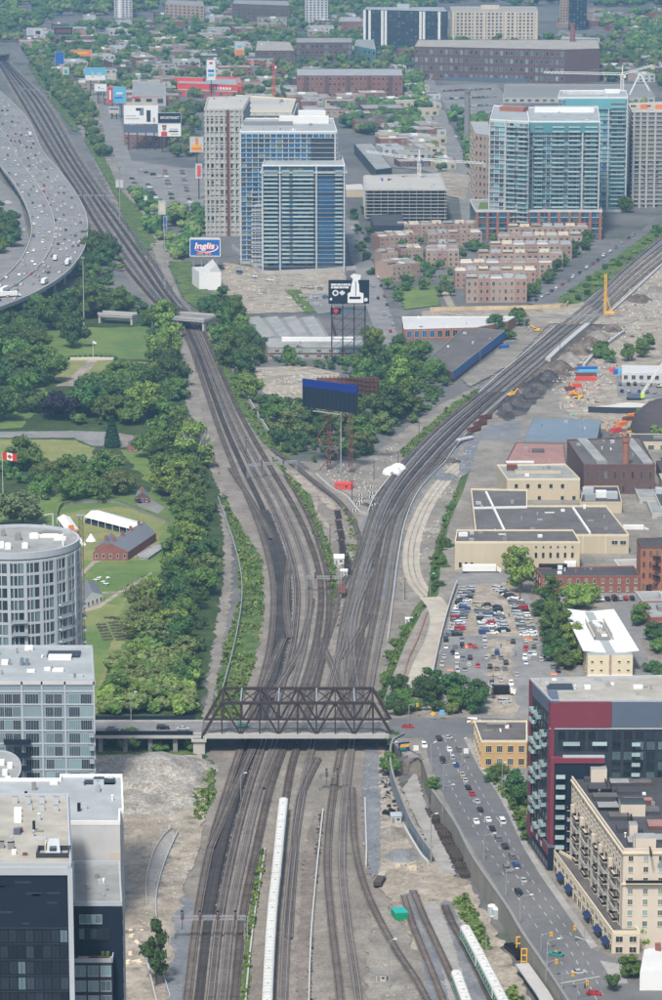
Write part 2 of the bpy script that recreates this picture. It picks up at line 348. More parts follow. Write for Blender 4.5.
# strip between the tree belt and the left tracks
gp('weedy_strip',[(222,495),(236,520),(262,560),(264,610),(258,650),(246,690),(236,735),(212,735),(216,690),(224,650),(240,600),(236,545)],C['weeds'],jit=1.2)
gp('gravel_track',[(205,700),(214,640),(222,590),(224,540),(218,505),(224,505),(232,545),(232,590),(224,640),(214,700),(211,720),(203,720)],C['dirtgrey'],jit=1)
gp('gravel_track',[(184,378),(197,385),(203,420),(212,452),(225,490),(222,498),(210,470),(196,430),(186,405)],C['dirtgrey'],jit=.8)
gp('weedy_strip',[(195,758),(212,760),(216,790),(206,815),(197,822),(193,800)],C['weeds'],jit=1)
# wedge between the two railway lines
gp('weedy_strip',[(206,335),(222,352),(246,402),(282,447),(296,462),(284,462),(262,442),(236,404),(216,366)],C['weeds'],jit=.8)
gp('weedy_strip',[(270,455),(296,480),(308,490),(316,512),(334,560),(338,600),(331,612),(326,570),(306,512),(282,472)],C['weeds'],jit=1)
gp('path',[(280,466),(296,472),(322,494),(336,506),(338,514),(328,508),(318,498),(318,512),(332,528),(330,532),(316,516),(312,496),(296,484)],C['dirt'],jit=.5)
gp('path',[(338,510),(352,520),(362,548),(356,600),(338,650),(332,660),(334,640),(346,600),(350,560),(342,530)],C['dirtgrey'],jit=.6)
gp('works_yard',[(300,462),(370,458),(402,432),(440,405),(480,385),(440,425),(398,466),(372,498),(360,500),(330,486)],C['dirtgrey'],jit=1)
gp('weedy_strip',[(400,452),(452,404),(478,388),(480,392),(430,434),(404,458)],C['weeds'],jit=1)
gp('vacant_lot',[(252,368),(306,366),(340,374),(338,388),(310,392),(300,404),(272,400),(256,384)],C['dirt'],jit=1.5)
gp('vacant_lot',[(224,262),(262,270),(345,272),(348,286),(330,300),(318,312),(230,314),(214,296)],C['dirt'],jit=1.5)
gp('weedy_strip',[(284,290),(300,290),(318,312),(306,314)],C['weeds'],jit=1)
gp('lot_asphalt',[(302,294),(330,294),(336,312),(318,314)],C['asphalt_old'],jit=.5)
# haul road and dirt beside the right-hand line
gp('haul_dirt',[(498,405),(530,380),(575,340),(600,325),(600,420),(560,420),(525,440),(500,455),(475,480),(455,500),(438,540),(430,600),(424,620),(404,618),(400,560),(406,520),(425,488),(450,462),(470,445),(480,425)],C['dirtgrey'],jit=1.5)
ribbon('haul_road',W([(508,430),(482,449),(452,473),(430,500),(416,530),(411,558),(416,582),(434,603)]),7.5,C['haul'])
for o_ in (-1.3,1.1): ribbon('wheel_rut',W([(508,430),(482,449),(452,473),(430,500),(416,530),(411,558),(416,582),(434,603)]),.5,C['dirtgrey'],off=o_)
gp('brown_earth',[(496,404),(524,378),(560,350),(592,326),(620,322),(622,334),(596,356),(566,380),(536,402),(512,422),(498,418)],C['earth'],jit=1.5)
gp('black_soil',[(497,406),(510,394),(530,380),(552,368),(560,380),(540,396),(526,414),(508,422),(498,416)],C['coal'],jit=1.5)
gp('broken_dirt',[(566,364),(590,340),(604,330),(612,336),(596,350),(574,368)],C['rubble_'],jit=2)
gp('gravel_pad',[(470,440),(490,426),(520,420),(520,440),(500,452),(488,468),(470,480),(460,478),(458,462)],C['ballast_bl'],jit=1.2)
gp('works_dirt',[(600,300),(640,262),(700,225),(720,330),(720,430),(580,430),(560,400),(590,352),(604,330)],C['dirt'],jit=1.5)
gp('lot_asphalt',[(615,376),(700,374),(720,392),(720,404),(618,398)],C['asphalt_old'],jit=.6)
# yard at the bottom
gp('fresh_ballast',[(150,1060),(160,960),(170,900),(182,890),(198,910),(190,960),(182,1060)],C['ballast_bl'],jit=1)
gp('sand_yard',[(92,752),(202,752),(206,800),(198,850),(186,880),(174,930),(160,1060),(100,1060),(110,900),(118,850)],C['dirt'],jit=1.5)
gp('weedy_strip',[(92,742),(197,742),(196,760),(92,760)],C['weeds'],jit=1)
gp('rubble_ground',[(92,756),(198,756),(200,800),(180,815),(128,815),(100,800)],C['rubble_'],jit=1.5)
gp('pale_concrete_ramp',[(150,905),(147,870),(160,840),(172,832),(178,836),(166,858),(156,880),(155,905)],C['sidewalk'],jit=.3)
gp('dirt_strip',[(296,1060),(298,940),(304,850),(314,812),(322,812),(316,860),(310,940),(309,1060)],C['ballast_br'],jit=.6)
gp('grass_strip',[(240,1000),(246,940),(254,880),(262,852),(265,856),(258,900),(250,950),(248,1010),(246,1060),(240,1060)],C['weeds'],jit=.6)
gp('yard_dirt',[(366,745),(386,748),(402,790),(432,862),(470,885),(500,940),(530,1000),(560,1060),(455,1060),(430,985),(405,925),(380,890),(366,850),(368,800)],C['dirt'],jit=1.2)
gp('yard_dirt',[(372,1060),(366,960),(370,900),(386,905),(404,930),(420,960),(436,1000),(450,1060)],C['dirtgrey'],jit=1.2)
gp('fresh_ballast',[(366,745),(378,745),(381,800),(380,870),(372,880),(364,840),(362,800)],C['ballast_bl'],jit=.6)
gp('fresh_ballast',[(404,895),(414,893),(430,930),(470,1060),(440,1060),(418,940)],C['ballast_bl'],jit=.6)
gp('fresh_ballast',[(440,905),(448,900),(470,940),(512,1060),(488,1060),(458,960)],C['ballast_bl'],jit=.6)
gp('yard_road',[(424,905),(436,902),(450,935),(486,1060),(462,1060),(440,960)],C['sidewalk'],jit=.4)
gp('grass_strip',[(452,902),(466,896),(478,915),(492,950),(486,952),(474,940),(466,925)],C['weeds'],jit=.8)
gp('grass_strip',[(506,990),(514,985),(526,1005),(540,1060),(524,1060)],C['weeds'],jit=.8)
gp('yard_road',[(402,790),(416,772),(424,800),(446,850),(456,876),(440,872)],C['sidewalk'],jit=.4)
# upper terrace
def tp_(name,P,m,jit=0): return sheet(name,P,m,TZ,jit)
tp_('street_verge',[(433,602),(455,575),(640,560),(900,560),(900,1060),(602,1060),(523,935),(432,791),(421,757),(392,741),(389,716),(391,681),(405,646),(422,613)],C['dirtgrey'],0)
ribbon('haul_road',W([(430,598),(438,608),(441,622),(436,642),(426,662),(419,682),(416,704)],TZ),9,C['haul'])
tp_('parking_lot',[(430,696),(433,680),(441,645),(449,610),(457,586),(514,580),(530,598),(540,640),(566,675),(572,690),(530,694),(528,716),(480,717),(462,706)],C['asphalt_old'],.6)
tp_('gravel_lot',[(447,636),(452,610),(458,587),(513,582),(526,600),(534,638)],C['dirt'],1.2)
tp_('gravel_lot',[(488,640),(512,640),(516,716),(486,716)],C['dirt'],1.2)
tp_('street',[(389,719),(480,719),(540,721),(540,735),(482,737),(470,739),(389,739)],C['asphalt'])
tp_('street',[(423,738),(466,738),(480,769),(497,792),(508,813),(524,848),(541,876),(566,912),(592,950),(606,985),(625,1060),(592,1060),(557,989),(539,961),(521,932),(492,880),(470,846),(455,819),(441,792),(430,765)],C['asphalt'])
tp_('side_street',[(588,948),(620,962),(680,985),(680,1060),(625,1060)],C['asphalt'])
tp_('sidewalk',[(470,740),(484,768),(501,790),(512,811),(528,846),(546,874),(570,908),(598,948),(591,950),(565,912),(540,876),(523,848),(507,813),(496,792),(479,769),(464,740)],C['sidewalk'])
tp_('sidewalk',[(600,962),(614,985),(628,985),(622,966)],C['sidewalk'])
tp_('lawn',[(482,772),(496,766),(510,778),(503,788)],C['weeds'],.5)
tp_('lawn',[(512,808),(519,800),(536,842),(528,846)],C['weeds'],.5)
tp_('lot_asphalt',[(500,768),(526,766),(526,800),(512,806),(505,790)],C['asphalt_old'],.4)
tp_('lot_asphalt',[(556,588),(640,594),(680,600),(680,640),(618,640),(610,604),(556,600)],C['asphalt_old'],.4)
tp_('lane_asphalt',[(624,640),(640,640),(662,690),(648,700),(636,676)],C['asphalt_old'],.4)
tp_('lane_asphalt',[(560,630),(566,628),(584,676),(576,680)],C['asphalt_old'],.4)
tp_('lot_asphalt',[(455,575),(530,570),(536,580),(455,586)],C['asphalt_old'],.4)
# kerb lines of the street: raised kerbs
kb = MB()
for P in ([(464,741),(479,770),(496,793),(507,814),(523,849),(540,877),(565,913),(590,950)],[(425,742),(431,765),(442,792),(456,819),(471,846),(493,880),(522,932),(540,961),(558,989),(580,1030)]):
 ribbon('',W(P,TZ),.3,None,mb=kb,h=.15,lift=.1)
struct('kerb',kb,C['sidewalk'])
mk = MB()
def dashes(P,z,on=3,off=6,w=.15,lift=None):
 Q = smooth_line(W(P,z),1.0); d = 0
 for a,b in zip(Q,Q[1:]):
  if d % (on + off) < on:
   e = b - a; n = Vector((-e.y,e.x,0)).normalized() * w / 2
   u = Vector((0,0,lift)); mk.face((a - n + u,b - n + u,b + n + u,a + n + u))
  d += (b - a).length
LAYER[0] += .01
ST1 = [(436,741),(448,780),(470,822),(500,870),(530,918),(560,962),(585,1005),(610,1050)]
ST2 = [(445,741),(462,780),(484,822),(515,875),(545,915),(572,955),(596,1000),(620,1050)]
ST3 = [(455,741),(471,775),(496,818),(526,872),(556,915),(580,950),(600,990),(622,1040)]
for i,P in enumerate((ST1,ST2,ST3)): dashes(P,TZ,3,5,.16,lift=LAYER[0]) if i != 1 else dashes(P,TZ,3,4,.2,lift=LAYER[0])
dashes([(392,729),(425,729)],TZ,3,3,.16,lift=LAYER[0])
dashes([(575,938),(592,944)],TZ,9,0,.5,lift=LAYER[0]); dashes([(560,985),(600,978)],TZ,9,0,.5,lift=LAYER[0])
struct('road_markings',mk,C['marking'])

# ---- streets and lots of the middle distance
def gs(name,P,m='asphalt_old',jit=.5): return sheet(name,P,C[m],jit=jit)
gs('street',[(343,220),(358,220),(372,260),(386,300),(400,340),(404,352),(386,356),(374,330),(360,290),(350,255)])
gs('street',[(420,62),(428,62),(444,110),(462,150),(472,190),(478,222),(462,226),(458,190),(440,140),(428,100)])
gs('sidewalk',[(404,60),(410,60),(432,120),(446,152),(440,154),(420,110)],'sidewalk')
gs('parking_lot',[(432,86),(496,84),(506,98),(502,124),(466,122),(446,108)])
gs('parking_lot',[(124,160),(178,168),(208,170),(204,206),(182,214),(160,210),(140,190)])
gs('parking_lot',[(92,122),(110,120),(118,150),(112,160),(100,140)])
gs('lot_asphalt',[(380,128),(440,132),(470,170),(470,188),(448,178),(420,170),(390,168),(372,160)])
gs('vacant_lot',[(440,172),(470,176),(466,200),(446,196)],'dirt',1)
gs('street',[(528,304),(560,288),(600,262),(640,232),(662,214),(720,180),(720,196),(668,226),(622,262),(580,290),(550,310)],'asphalt')
gs('lawn',[(398,288),(436,286),(440,306),(404,310)],'grass',1)
gs('gravel_path',[(437,286),(444,286),(456,308),(448,308)],'dirt',.3)
gs('construction_platform',[(420,312),(530,306),(582,302),(600,314),(586,320),(530,318),(424,322)],'dirt',1)
gs('lot_dirt',[(500,322),(552,322),(510,366),(470,388),(462,380),(504,346)],'dirtgrey',1)
gs('green_verge',[(556,300),(600,270),(640,240),(662,222),(700,200),(706,206),(664,236),(622,272),(580,304),(566,306)],'weeds',1)
gs('crossing_road',[(520,318),(622,316),(640,320),(622,326),(520,324)],'dirt',.6)
gs('gravel_lane',[(135,208),(150,214),(170,250),(182,262),(160,270),(150,245)],'dirtgrey',1)
gs('city_lane',[(98,80),(106,78),(118,110),(128,150),(140,190),(126,190),(112,150),(104,120)],'asphalt_old',.5)
gs('street',[(24,42),(46,38),(56,74),(44,76)],'asphalt_old')
gs('street',[(560,30),(600,40),(640,62),(662,76),(662,84),(630,70),(590,52),(556,38)],'asphalt_old')
gs('ground_road',[(-40,170),(0,180),(20,200),(30,240),(26,270),(0,292),(-40,300)],'asphalt_old')
gs('weedy_strip',[(88,120),(100,150),(120,190),(142,214),(160,250),(150,250),(124,214),(104,176),(84,140)],'weeds',1)
gs('weedy_strip',[(118,205),(128,210),(150,250),(144,256),(132,236)],'weeds',1)
gs('weedy_strip',[(35,60),(60,96),(80,130),(74,132),(50,100),(28,66)],'weeds',2)
gs('weedy_strip',[(168,262),(190,262),(214,300),(206,316),(184,300)],'weeds',1)
gs('path',[(150,244),(158,244),(180,296),(182,310),(176,306)],'dirtgrey',.5)

# ============================================================ TRACKS
def track(P,z=0.0,bright=False,bed=None,world=False,far=False,wide=1.0,name='railway_track'):
 L = P if world else W(P,z)
 L = smooth_line(L,12 if far else 6)
 LAYER[0] += .006; lift = LAYER[0] + .004
 b = ribbon('',L,2.7 * wide,None,mb=MB(),lift=lift,smooth=False)
 o = struct(name,b,bed or C['ballast_br'])
 for s in (-.78,.78):
  r = ribbon('',L,.17 if not far else .26,None,mb=MB(),h=.18,off=s * wide,lift=lift + .05,smooth=False)
  ob = r.build('rail',C['railb'] if bright else C['rail'],o)
 if not far:
  sl = MB(); d = 0; acc = 0
  for a,c in zip(L,L[1:]):
   e = c - a; ln = e.length; e.normalize(); n = Vector((-e.y,e.x,0)) * 1.28 * wide
   while acc < ln:
    p = a + e * acc + Vector((0,0,lift + .05)); h = e * .17
    sl.face((p - n - h,p - n * -1 - h,p + n + h,p - n + h)); acc += .95
   acc -= ln
  tag(sl.build('sleepers',C['sleeper'],o),kind='stuff')
 return o
LAYER[0] += .01
def fracline(ST,f,i0=0,i1=None): return [(lerp(l,r,f),y) for y,l,r in ST[i0:i1]]
for i in range(5):
 f = (i + .5) / 5
 near = fracline(A_ST,f,0,16)
 if i == 4: near = near[:]
 track(near,bright=(i in (2,3)),bed=C[('ballast_br','ballast_dk','ballast_oil','ballast_br','ballast_oil')[i]])
 track(fracline(A_ST,f,15),far=True,bed=C['ballast_dk'],bright=(i % 3 == 1))
for i in range(5):
 f = (i + .5) / 5
 track(fracline(B_ST,f,0,10) if i > 1 else fracline(B_ST,f,1,10),bright=(i in (1,4)),bed=C[('ballast','ballast_br','ballast_oil','ballast_br','ballast')[i]])
 track(fracline(B_ST,f,9),far=True,bed=C['ballast_br'],bright=(i % 2 == 1))
TRAIN_L = [(266,1060),(268,1000),(272,930),(277,880),(284,811),(292,765),(303,730),(315,690),(324,650),(329,615),(326,570),(310,520),(286,476)]
track(TRAIN_L,bed=C['ballast_oil'])
track([(281,1060),(283,1000),(287,920),(294,850),(303,790),(314,740),(326,700),(340,650),(352,610),(368,560),(392,510)],bright=True)
track([(296,740),(306,700),(320,660),(333,620),(340,590),(352,570),(360,548),(354,524),(340,504),(318,486),(296,468),(272,450)])
track([(342,1060),(340,1000),(331,920),(327,860),(332,800),(341,750),(352,700),(362,650)])
track([(362,1060),(358,1000),(348,930),(342,870),(344,810),(350,760),(356,700),(352,650),(356,610),(372,570)],bright=True)
track([(352,790),(354,840),(362,880),(376,915),(398,955),(418,985),(440,1030)])
track([(318,760),(308,780),(300,800),(296,830),(292,880),(288,940)])
track([(404,898),(412,925),(424,955),(442,1000),(462,1060)],bed=C['ballast_br'])
track([(413,893),(424,920),(438,950),(458,995),(480,1060)],bed=C['ballast_br'])
track([(445,908),(452,925),(466,950),(486,990),(512,1050)],bed=C['ballast_oil'])
track([(430,470),(446,455),(474,430),(500,404)],bed=C['ballast_br'])
# crossovers
for P in ([(246,740),(262,690),(284,640)],[(262,790),(280,745),(304,690),(318,640)],[(290,640),(286,600),(290,560)],[(336,720),(350,690),(366,640)],[(270,700),(300,650),(312,600)],[(320,640),(340,690),(345,740)],[(210,850),(240,780),(262,730)],[(380,560),(370,610),(345,660)],[(360,720),(352,690),(346,640)],[(392,520),(412,490),(446,455)],[(230,470),(250,500),(272,540)]):
 track(P)
# ============================================================ TREES
LEAF = {}
for nm,col in dict(dark=(.056,.108,.034),mid=(.094,.158,.038),light=(.165,.235,.05),olive=(.14,.175,.058),purple=(.028,.02,.035),willow=(.13,.18,.075),silver=(.2,.24,.17),lime=(.16,.24,.03),conifer=(.015,.045,.022),grey=(.085,.1,.062)).items():
 LEAF[nm] = mat('leaves_' + nm,col,rough=.75,var=.18,scale=.5,bigv=.12,big=.02,island=.24,objr=.24,hue=.045,spec=.2)
BARK = mat('tree_bark',(.12,.095,.07),rough=.9,var=.2,scale=2)
PALEBARK = mat('pale_bark',(.5,.48,.42),rough=.8,var=.15)
def rdir(r):
 z = r.uniform(-1,1); a = r.uniform(0,2 * math.pi); s = math.sqrt(1 - z * z); return Vector((s * math.cos(a),s * math.sin(a),z))
ICO = None
def ico():
 global ICO
 if ICO is None:
  t = (1 + 5 ** .5) / 2
  V = [Vector(v).normalized() for v in ((-1,t,0),(1,t,0),(-1,-t,0),(1,-t,0),(0,-1,t),(0,1,t),(0,-1,-t),(0,1,-t),(t,0,-1),(t,0,1),(-t,0,-1),(-t,0,1))]
  F = [(0,11,5),(0,5,1),(0,1,7),(0,7,10),(0,10,11),(1,5,9),(5,11,4),(11,10,2),(10,7,6),(7,1,8),(3,9,4),(3,4,2),(3,2,6),(3,6,8),(3,8,9),(4,9,5),(2,4,11),(6,2,10),(8,6,7),(9,8,1)]
  mid = {}; F2 = []
  def md(a,b):
   k = (min(a,b),max(a,b))
   if k not in mid: V.append(((V[a] + V[b]) / 2).normalized()); mid[k] = len(V) - 1
   return mid[k]
  for a,b,c in F:
   x,y,z = md(a,b),md(b,c),md(c,a); F2 += [(a,x,z),(x,b,y),(z,y,c),(x,y,z)]
  ICO = (V,F2)
 return ICO
def leafy(mb,c,rad,sq,n,ls,r,core=.78):
 """one clump: a rough core with n leaf sprays on it"""
 V,F = ico(); o = Vector((r.uniform(0,99),r.uniform(0,99),r.uniform(0,99)))
 mb.mesh([c + Vector((v.x,v.y,v.z * sq)) * rad * core * (1 + .35 * noise.noise(v * 1.7 + o)) for v in V],F)
 for _ in range(n):
  d = rdir(r)
  if d.z < -.35: d.z = -d.z
  q = rad * r.uniform(.72,1.12) * (1 + .3 * noise.noise(d * 1.7 + o)); p = c + Vector((d.x,d.y,d.z * sq)) * q
  nn = (d + rdir(r) * .9).normalized(); u = nn.cross(rdir(r)).normalized(); t = nn.cross(u); s = ls * r.uniform(.6,1.4)
  mb.face((p - u * s,p + t * s * .55,p + u * s,p - t * s * .6))
def crown_mb(kind,seed):
 """a crown about 1 unit = 1 m, overall width 10, height about 9, base of foliage at z=1.2"""
 r = random.Random(seed); mb = MB()
 if kind == 'conifer':
  for i in range(9):
   z = 1 + i * 1.25; rr = 2.7 * (1 - i / 9.6)
   for j in range(6):
    a = j * 1.05 + i; leafy(mb,Vector((rr * .6 * math.cos(a),rr * .6 * math.sin(a),z)),rr * .62 + .25,.9,34,.34,r)
  return mb
 if kind == 'willow':
  for i in range(44):
   a = r.uniform(0,6.28); q = r.uniform(0,4.2); leafy(mb,Vector((q * math.cos(a),q * math.sin(a),7.8 - q * .3 - max(0,q - 2.4) * r.uniform(0,2.4))),r.uniform(1.0,1.6),1.1,60,.3,r)
  for i in range(150):
   a = r.uniform(0,6.28); q = r.uniform(2.6,5.1); z = 7.6 - (q - 2) * .75; L = r.uniform(.8,2.2)
   p = Vector((q * math.cos(a),q * math.sin(a),z)); t = Vector((-math.sin(a),math.cos(a),0)) * r.uniform(.12,.3)
   k = 0
   while k < L: mb.face((p - t - Vector((0,0,k)),p + t - Vector((0,0,k)),p + t * .6 - Vector((0,0,k + .9)),p - t * .6 - Vector((0,0,k + .9)))); k += .8
  return mb
 nl = {'round': 15,'tall': 14,'wide': 20,'loose': 12,'bush': 8,'young': 7}[kind]
 W_,H_ = {'round': (3.6,6.2),'tall': (2.6,8.2),'wide': (4.4,5.2),'loose': (3.5,6.4),'bush': (3.4,2.8),'young': (2.4,5.2)}[kind]
 for i in range(nl):
  z = r.random(); a = i * 2.4 + r.uniform(-.4,.4); prof = math.sin(math.pi * min(1,.18 + z * .78)) ** .7
  q = W_ * prof * r.uniform(.45,1.02); rad = r.uniform(1.15,2.1) * (1.1 - .35 * z) * (.85 if kind in ('tall','young','bush') else 1)
  leafy(mb,Vector((q * math.cos(a),q * math.sin(a),1.9 + z * (H_ - 1.6))),rad,r.uniform(.7,.95),int(88 * rad * (.5 if kind == 'loose' else .8)),.3 if kind != 'bush' else .24,r,.72 if kind != 'loose' else .5)
 if kind != 'loose': leafy(mb,Vector((0,0,H_ * .55)),W_ * .62,.9,30,.35,r)
 return mb
def trunk_mb(kind,seed):
 r = random.Random(seed); mb = MB(); h = {'conifer': 9,'bush': 2,'willow': 6,'tall': 6.5}.get(kind,5); p = Vector((0,0,-.3)); rad = .34 if kind != 'bush' else .16
 for i in range(4):
  q = p + Vector((r.uniform(-.2,.2),r.uniform(-.2,.2),h / 4)); mb.cyl(p,q,rad,rad * .75,7); rad *= .75; p = q
  if i and kind != 'conifer':
   for _ in range(2):
    a = r.uniform(0,6.28); e = p + Vector((math.cos(a) * 1.9,math.sin(a) * 1.9,1.7)); mb.cyl(p,e,rad * .6,rad * .2,5)
 return mb
PROTO = {}
def proto(kind,v,leaf):
 k = (kind,v,leaf)
 if k not in PROTO:
  kk = (kind,v)
  if kk not in PROTO:
   c = crown_mb(kind,11 * v + len(kind)).build('crown',LEAF[leaf]); t = trunk_mb(kind,v + 5).build('trunk',BARK)
   PROTO[kk] = (c.data,t.data); bpy.data.objects.remove(c); bpy.data.objects.remove(t)
  m = PROTO[kk][0].copy(); m.materials.clear(); m.materials.append(LEAF[leaf]); PROTO[k] = (m,PROTO[kk][1])
 return PROTO[k]
NT = [0]
KN = {'round': 'broadleaf_tree','tall': 'tall_tree','wide': 'spreading_tree','loose': 'open_tree','bush': 'shrub','young': 'young_tree','conifer': 'conifer_tree','willow': 'willow_tree'}
SHAPE = {'round': 'round','tall': 'tall narrow','wide': 'spreading','loose': 'thin','bush': 'low','young': 'small upright','conifer': 'pointed','willow': 'drooping'}
TONE = {'dark': 'dark green','mid': 'green','light': 'light green','olive': 'olive green','purple': 'dark purple','willow': 'pale green','silver': 'silvery grey','lime': 'yellow green','conifer': 'deep green','grey': 'grey green'}
def tree(P,width,kind,leaf,label,group=None,hs=1.0,v=None):
 NT[0] += 1; v = (NT[0] * 7) % 3 if v is None else v; s = width / 9.0 if kind != 'young' else width / 6.5
 if kind == 'tall': s = width / 7.2
 if kind == 'conifer': s = width / 5.6
 o = thing(KN[kind],label,'shrub' if kind == 'bush' else 'tree',P,group,RND.uniform(0,6.28)); o.scale = (s,s,s * hs)
 mc,mt = proto(kind,v,leaf)
 for nm,me in (('crown',mc),('trunk',mt)):
  c = bpy.data.objects.new(nm,me); COL.objects.link(c); c.parent = o
 return o
DENS = .82
def scatter(P,n,wmin,wmax,where,group,z=0.0,kinds=('round','wide','tall','loose'),leaves=('dark','mid','mid','light','olive'),seed=1,order='x',minf=.42,hs=1.0):
 """n trees inside the outline P; labels count them along the outline's long direction"""
 n = int(n * DENS + .5); wmin *= 1.3; wmax *= 1.4; r = random.Random(seed); Q = W(P,z); xs = [p.x for p in Q]; ys = [p.y for p in Q]; pts = []; tries = 0; PP = [(p.x,p.y) for p in Q]
 while len(pts) < n and tries < n * 400:
  tries += 1; x = r.uniform(min(xs),max(xs)); y = r.uniform(min(ys),max(ys)); wd = r.uniform(wmin,wmax); f = minf * (1 - tries / (n * 500))
  if inpoly(x,y,PP) and all((x - a) ** 2 + (y - b) ** 2 > (f * (wd + c)) ** 2 / 1.3 for a,b,c in pts): pts.append((x,y,wd))
 pts.sort(key=(lambda p: p[0]) if order == 'x' else (lambda p: p[1]))
 seen = {}
 L = []
 for x,y,wd in pts: L.append((x,y,wd,r.choice(kinds),r.choice(leaves)))
 tot = {}
 for t in L: tot[(t[3],t[4])] = tot.get((t[3],t[4]),0) + 1
 for x,y,wd,k,lf in L:
  seen[(k,lf)] = seen.get((k,lf),0) + 1; n_ = seen[(k,lf)]
  d = '%s %s %s' % (TONE[lf],SHAPE[k],'bush' if k == 'bush' else 'tree')
  if tot[(k,lf)] == 1: lab = 'only %s %s' % (d,where)
  else: lab = '%s %s, %s from %s' % (d,where,ordn(n_),'left' if order == 'x' else 'near end')
  tree((x,y,z),wd,k,lf,lab,group,hs * r.uniform(.85,1.15))
D_ = ('dark','dark','mid','mid','light')
scatter([(-10,322),(40,318),(38,345),(30,372),(-10,372)],13,12,18,'in the grove left of the flagpole lawn','trees in the park grove',leaves=('dark','dark','mid'),kinds=('round','wide'),seed=3)
scatter([(-10,376),(42,352),(58,385),(40,404),(30,420),(-10,428)],11,12,17,'in the grove by the park road','trees in the park grove',leaves=('dark','mid','dark'),kinds=('round','wide'),seed=4)
scatter([(50,328),(70,308),(100,308),(104,330),(92,348),(56,348)],7,14,20,'beside the flagpole lawn','trees around the flagpole lawn',leaves=('dark','mid'),kinds=('round','wide'),seed=5)
scatter([(20,318),(60,300),(85,292),(128,302),(150,316),(120,320),(60,318),(40,322)],12,10,15,'along the park edge under the highway','trees along the highway edge',leaves=('mid','dark','mid'),kinds=('round','wide'),seed=6)
scatter([(140,318),(168,324),(178,345),(184,378),(186,410),(160,420),(152,380),(148,345)],15,11,16,'between the lawn and the railway','trees between park and railway',leaves=D_,order='y',seed=7)
scatter([(84,402),(98,388),(150,382),(156,425),(120,428),(84,426)],15,12,18,'in the clump north of the park road','trees beside the park road',leaves=('dark','mid','mid','light','dark'),kinds=('round','wide'),seed=8)
scatter([(0,464),(95,462),(120,468),(124,498),(100,510),(40,500),(4,482)],15,10,16,'in the tree row behind the fort','trees behind the fort',leaves=('dark','mid','olive','mid'),kinds=('round','wide','loose'),seed=10)
scatter([(150,446),(196,440),(204,470),(208,500),(202,545),(176,540),(165,505),(152,490)],19,11,16,'on the bank between fort and tracks','trees on the bank beside the fort',leaves=('dark','mid','mid','light','olive'),order='y',seed=11)
scatter([(170,545),(204,540),(208,580),(198,650),(160,662),(132,640),(140,612),(165,575)],24,9,14,'on the slope above the truss bridge','trees on the bridge slope',leaves=('mid','mid','dark','light','olive'),order='y',seed=12)
scatter([(112,668),(140,650),(185,660),(196,700),(190,714),(104,716)],16,6,10,'in the thicket beside the approach road','bushy trees beside the approach',leaves=('olive','light','mid','dark'),kinds=('loose','bush','round'),seed=13)
scatter([(95,742),(190,742),(196,754),(95,752)],7,5,8,'in the shade under the approach spans','bushes under the approach',leaves=('dark','mid'),kinds=('bush','round'),seed=14)
scatter([(202,305),(226,302),(236,322),(262,352),(250,380),(262,420),(288,450),(296,462),(284,452),(246,400),(222,350),(206,330)],27,9,13,'in the middle railway belt','trees along the middle railway belt',leaves=D_,order='y',seed=15)
scatter([(270,412),(304,405),(362,430),(384,428),(392,440),(364,458),(310,462),(288,450)],17,9,13,'at the foot of the blue billboard','trees at the billboard foot',leaves=('dark','mid','dark','olive'),seed=16)
scatter([(352,376),(395,352),(432,362),(446,380),(440,404),(404,428),(366,428),(352,404)],22,11,15,'in the wood beside the blue warehouse','trees beside the blue warehouse',leaves=('dark','mid','light','mid','dark'),seed=17)
scatter([(262,354),(340,362),(400,356),(420,352),(418,362),(360,372),(300,368),(258,362)],12,6,9,'behind the vacant lot','small trees behind the vacant lot',leaves=D_,kinds=('round','bush'),seed=18)
scatter([(362,330),(376,336),(386,356),(366,360)],4,8,11,'beside the street corner below the towers','street corner trees',leaves=('mid','light'),kinds=('round',),seed=19)
scatter([(486,326),(520,318),(526,336),(506,346),(496,336)],5,8,11,'at the end of the blue warehouse','trees at the warehouse end',leaves=('mid','dark'),kinds=('round',),seed=20)
scatter([(600,352),(648,348),(650,358),(598,368)],7,7,10,'behind the works car park','trees behind the works car park',leaves=('dark','mid'),kinds=('round',),seed=21)
# beside the parking lot, on the upper ground
scatter([(500,576),(524,572),(530,600),(516,606),(506,590)],4,8,11,'at the top of the car park','trees round the car park',TZ,leaves=('mid','light'),kinds=('round','tall'),seed=22)
scatter([(528,608),(558,604),(566,622),(580,660),(572,680),(556,662),(542,636)],13,7,11,'between car park and white-roofed building','trees round the car park',TZ,leaves=('mid','light','dark'),kinds=('round','tall'),order='y',seed=23)
scatter([(392,694),(430,690),(478,704),(478,716),(395,716)],20,7,9,'in the row above the bridge junction','trees above the junction',TZ,leaves=('olive','mid','dark'),kinds=('round','bush'),seed=24)
scatter([(566,604),(590,600),(588,612),(570,614)],2,10,13,'behind the white-roofed building','trees behind the white-roofed building',TZ,leaves=('light',),kinds=('wide',),seed=25)
scatter([(508,796),(522,788),(528,806),(516,812)],3,8,9,'in the garden beside the red tower','garden trees',TZ,leaves=('dark',),kinds=('round',),seed=26)
scatter([(484,768),(500,768),(508,784),(502,792),(492,784)],3,4,6,'in front of the ochre brick building','garden trees',TZ,leaves=('dark','mid'),kinds=('bush','round'),seed=27)
scatter([(636,620),(700,630),(700,665),(656,690),(648,660)],8,7,10,'in the yards right of the white-roofed building','yard trees',TZ,leaves=('dark','mid'),kinds=('round','bush'),seed=28)
scatter([(438,598),(446,560),(454,520),(464,494),(458,494),(446,530),(436,570),(430,596)],16,4,7,'on the bank left of the tan factory','bank bushes',3,leaves=('mid','dark'),kinds=('bush','round'),order='y',seed=29)
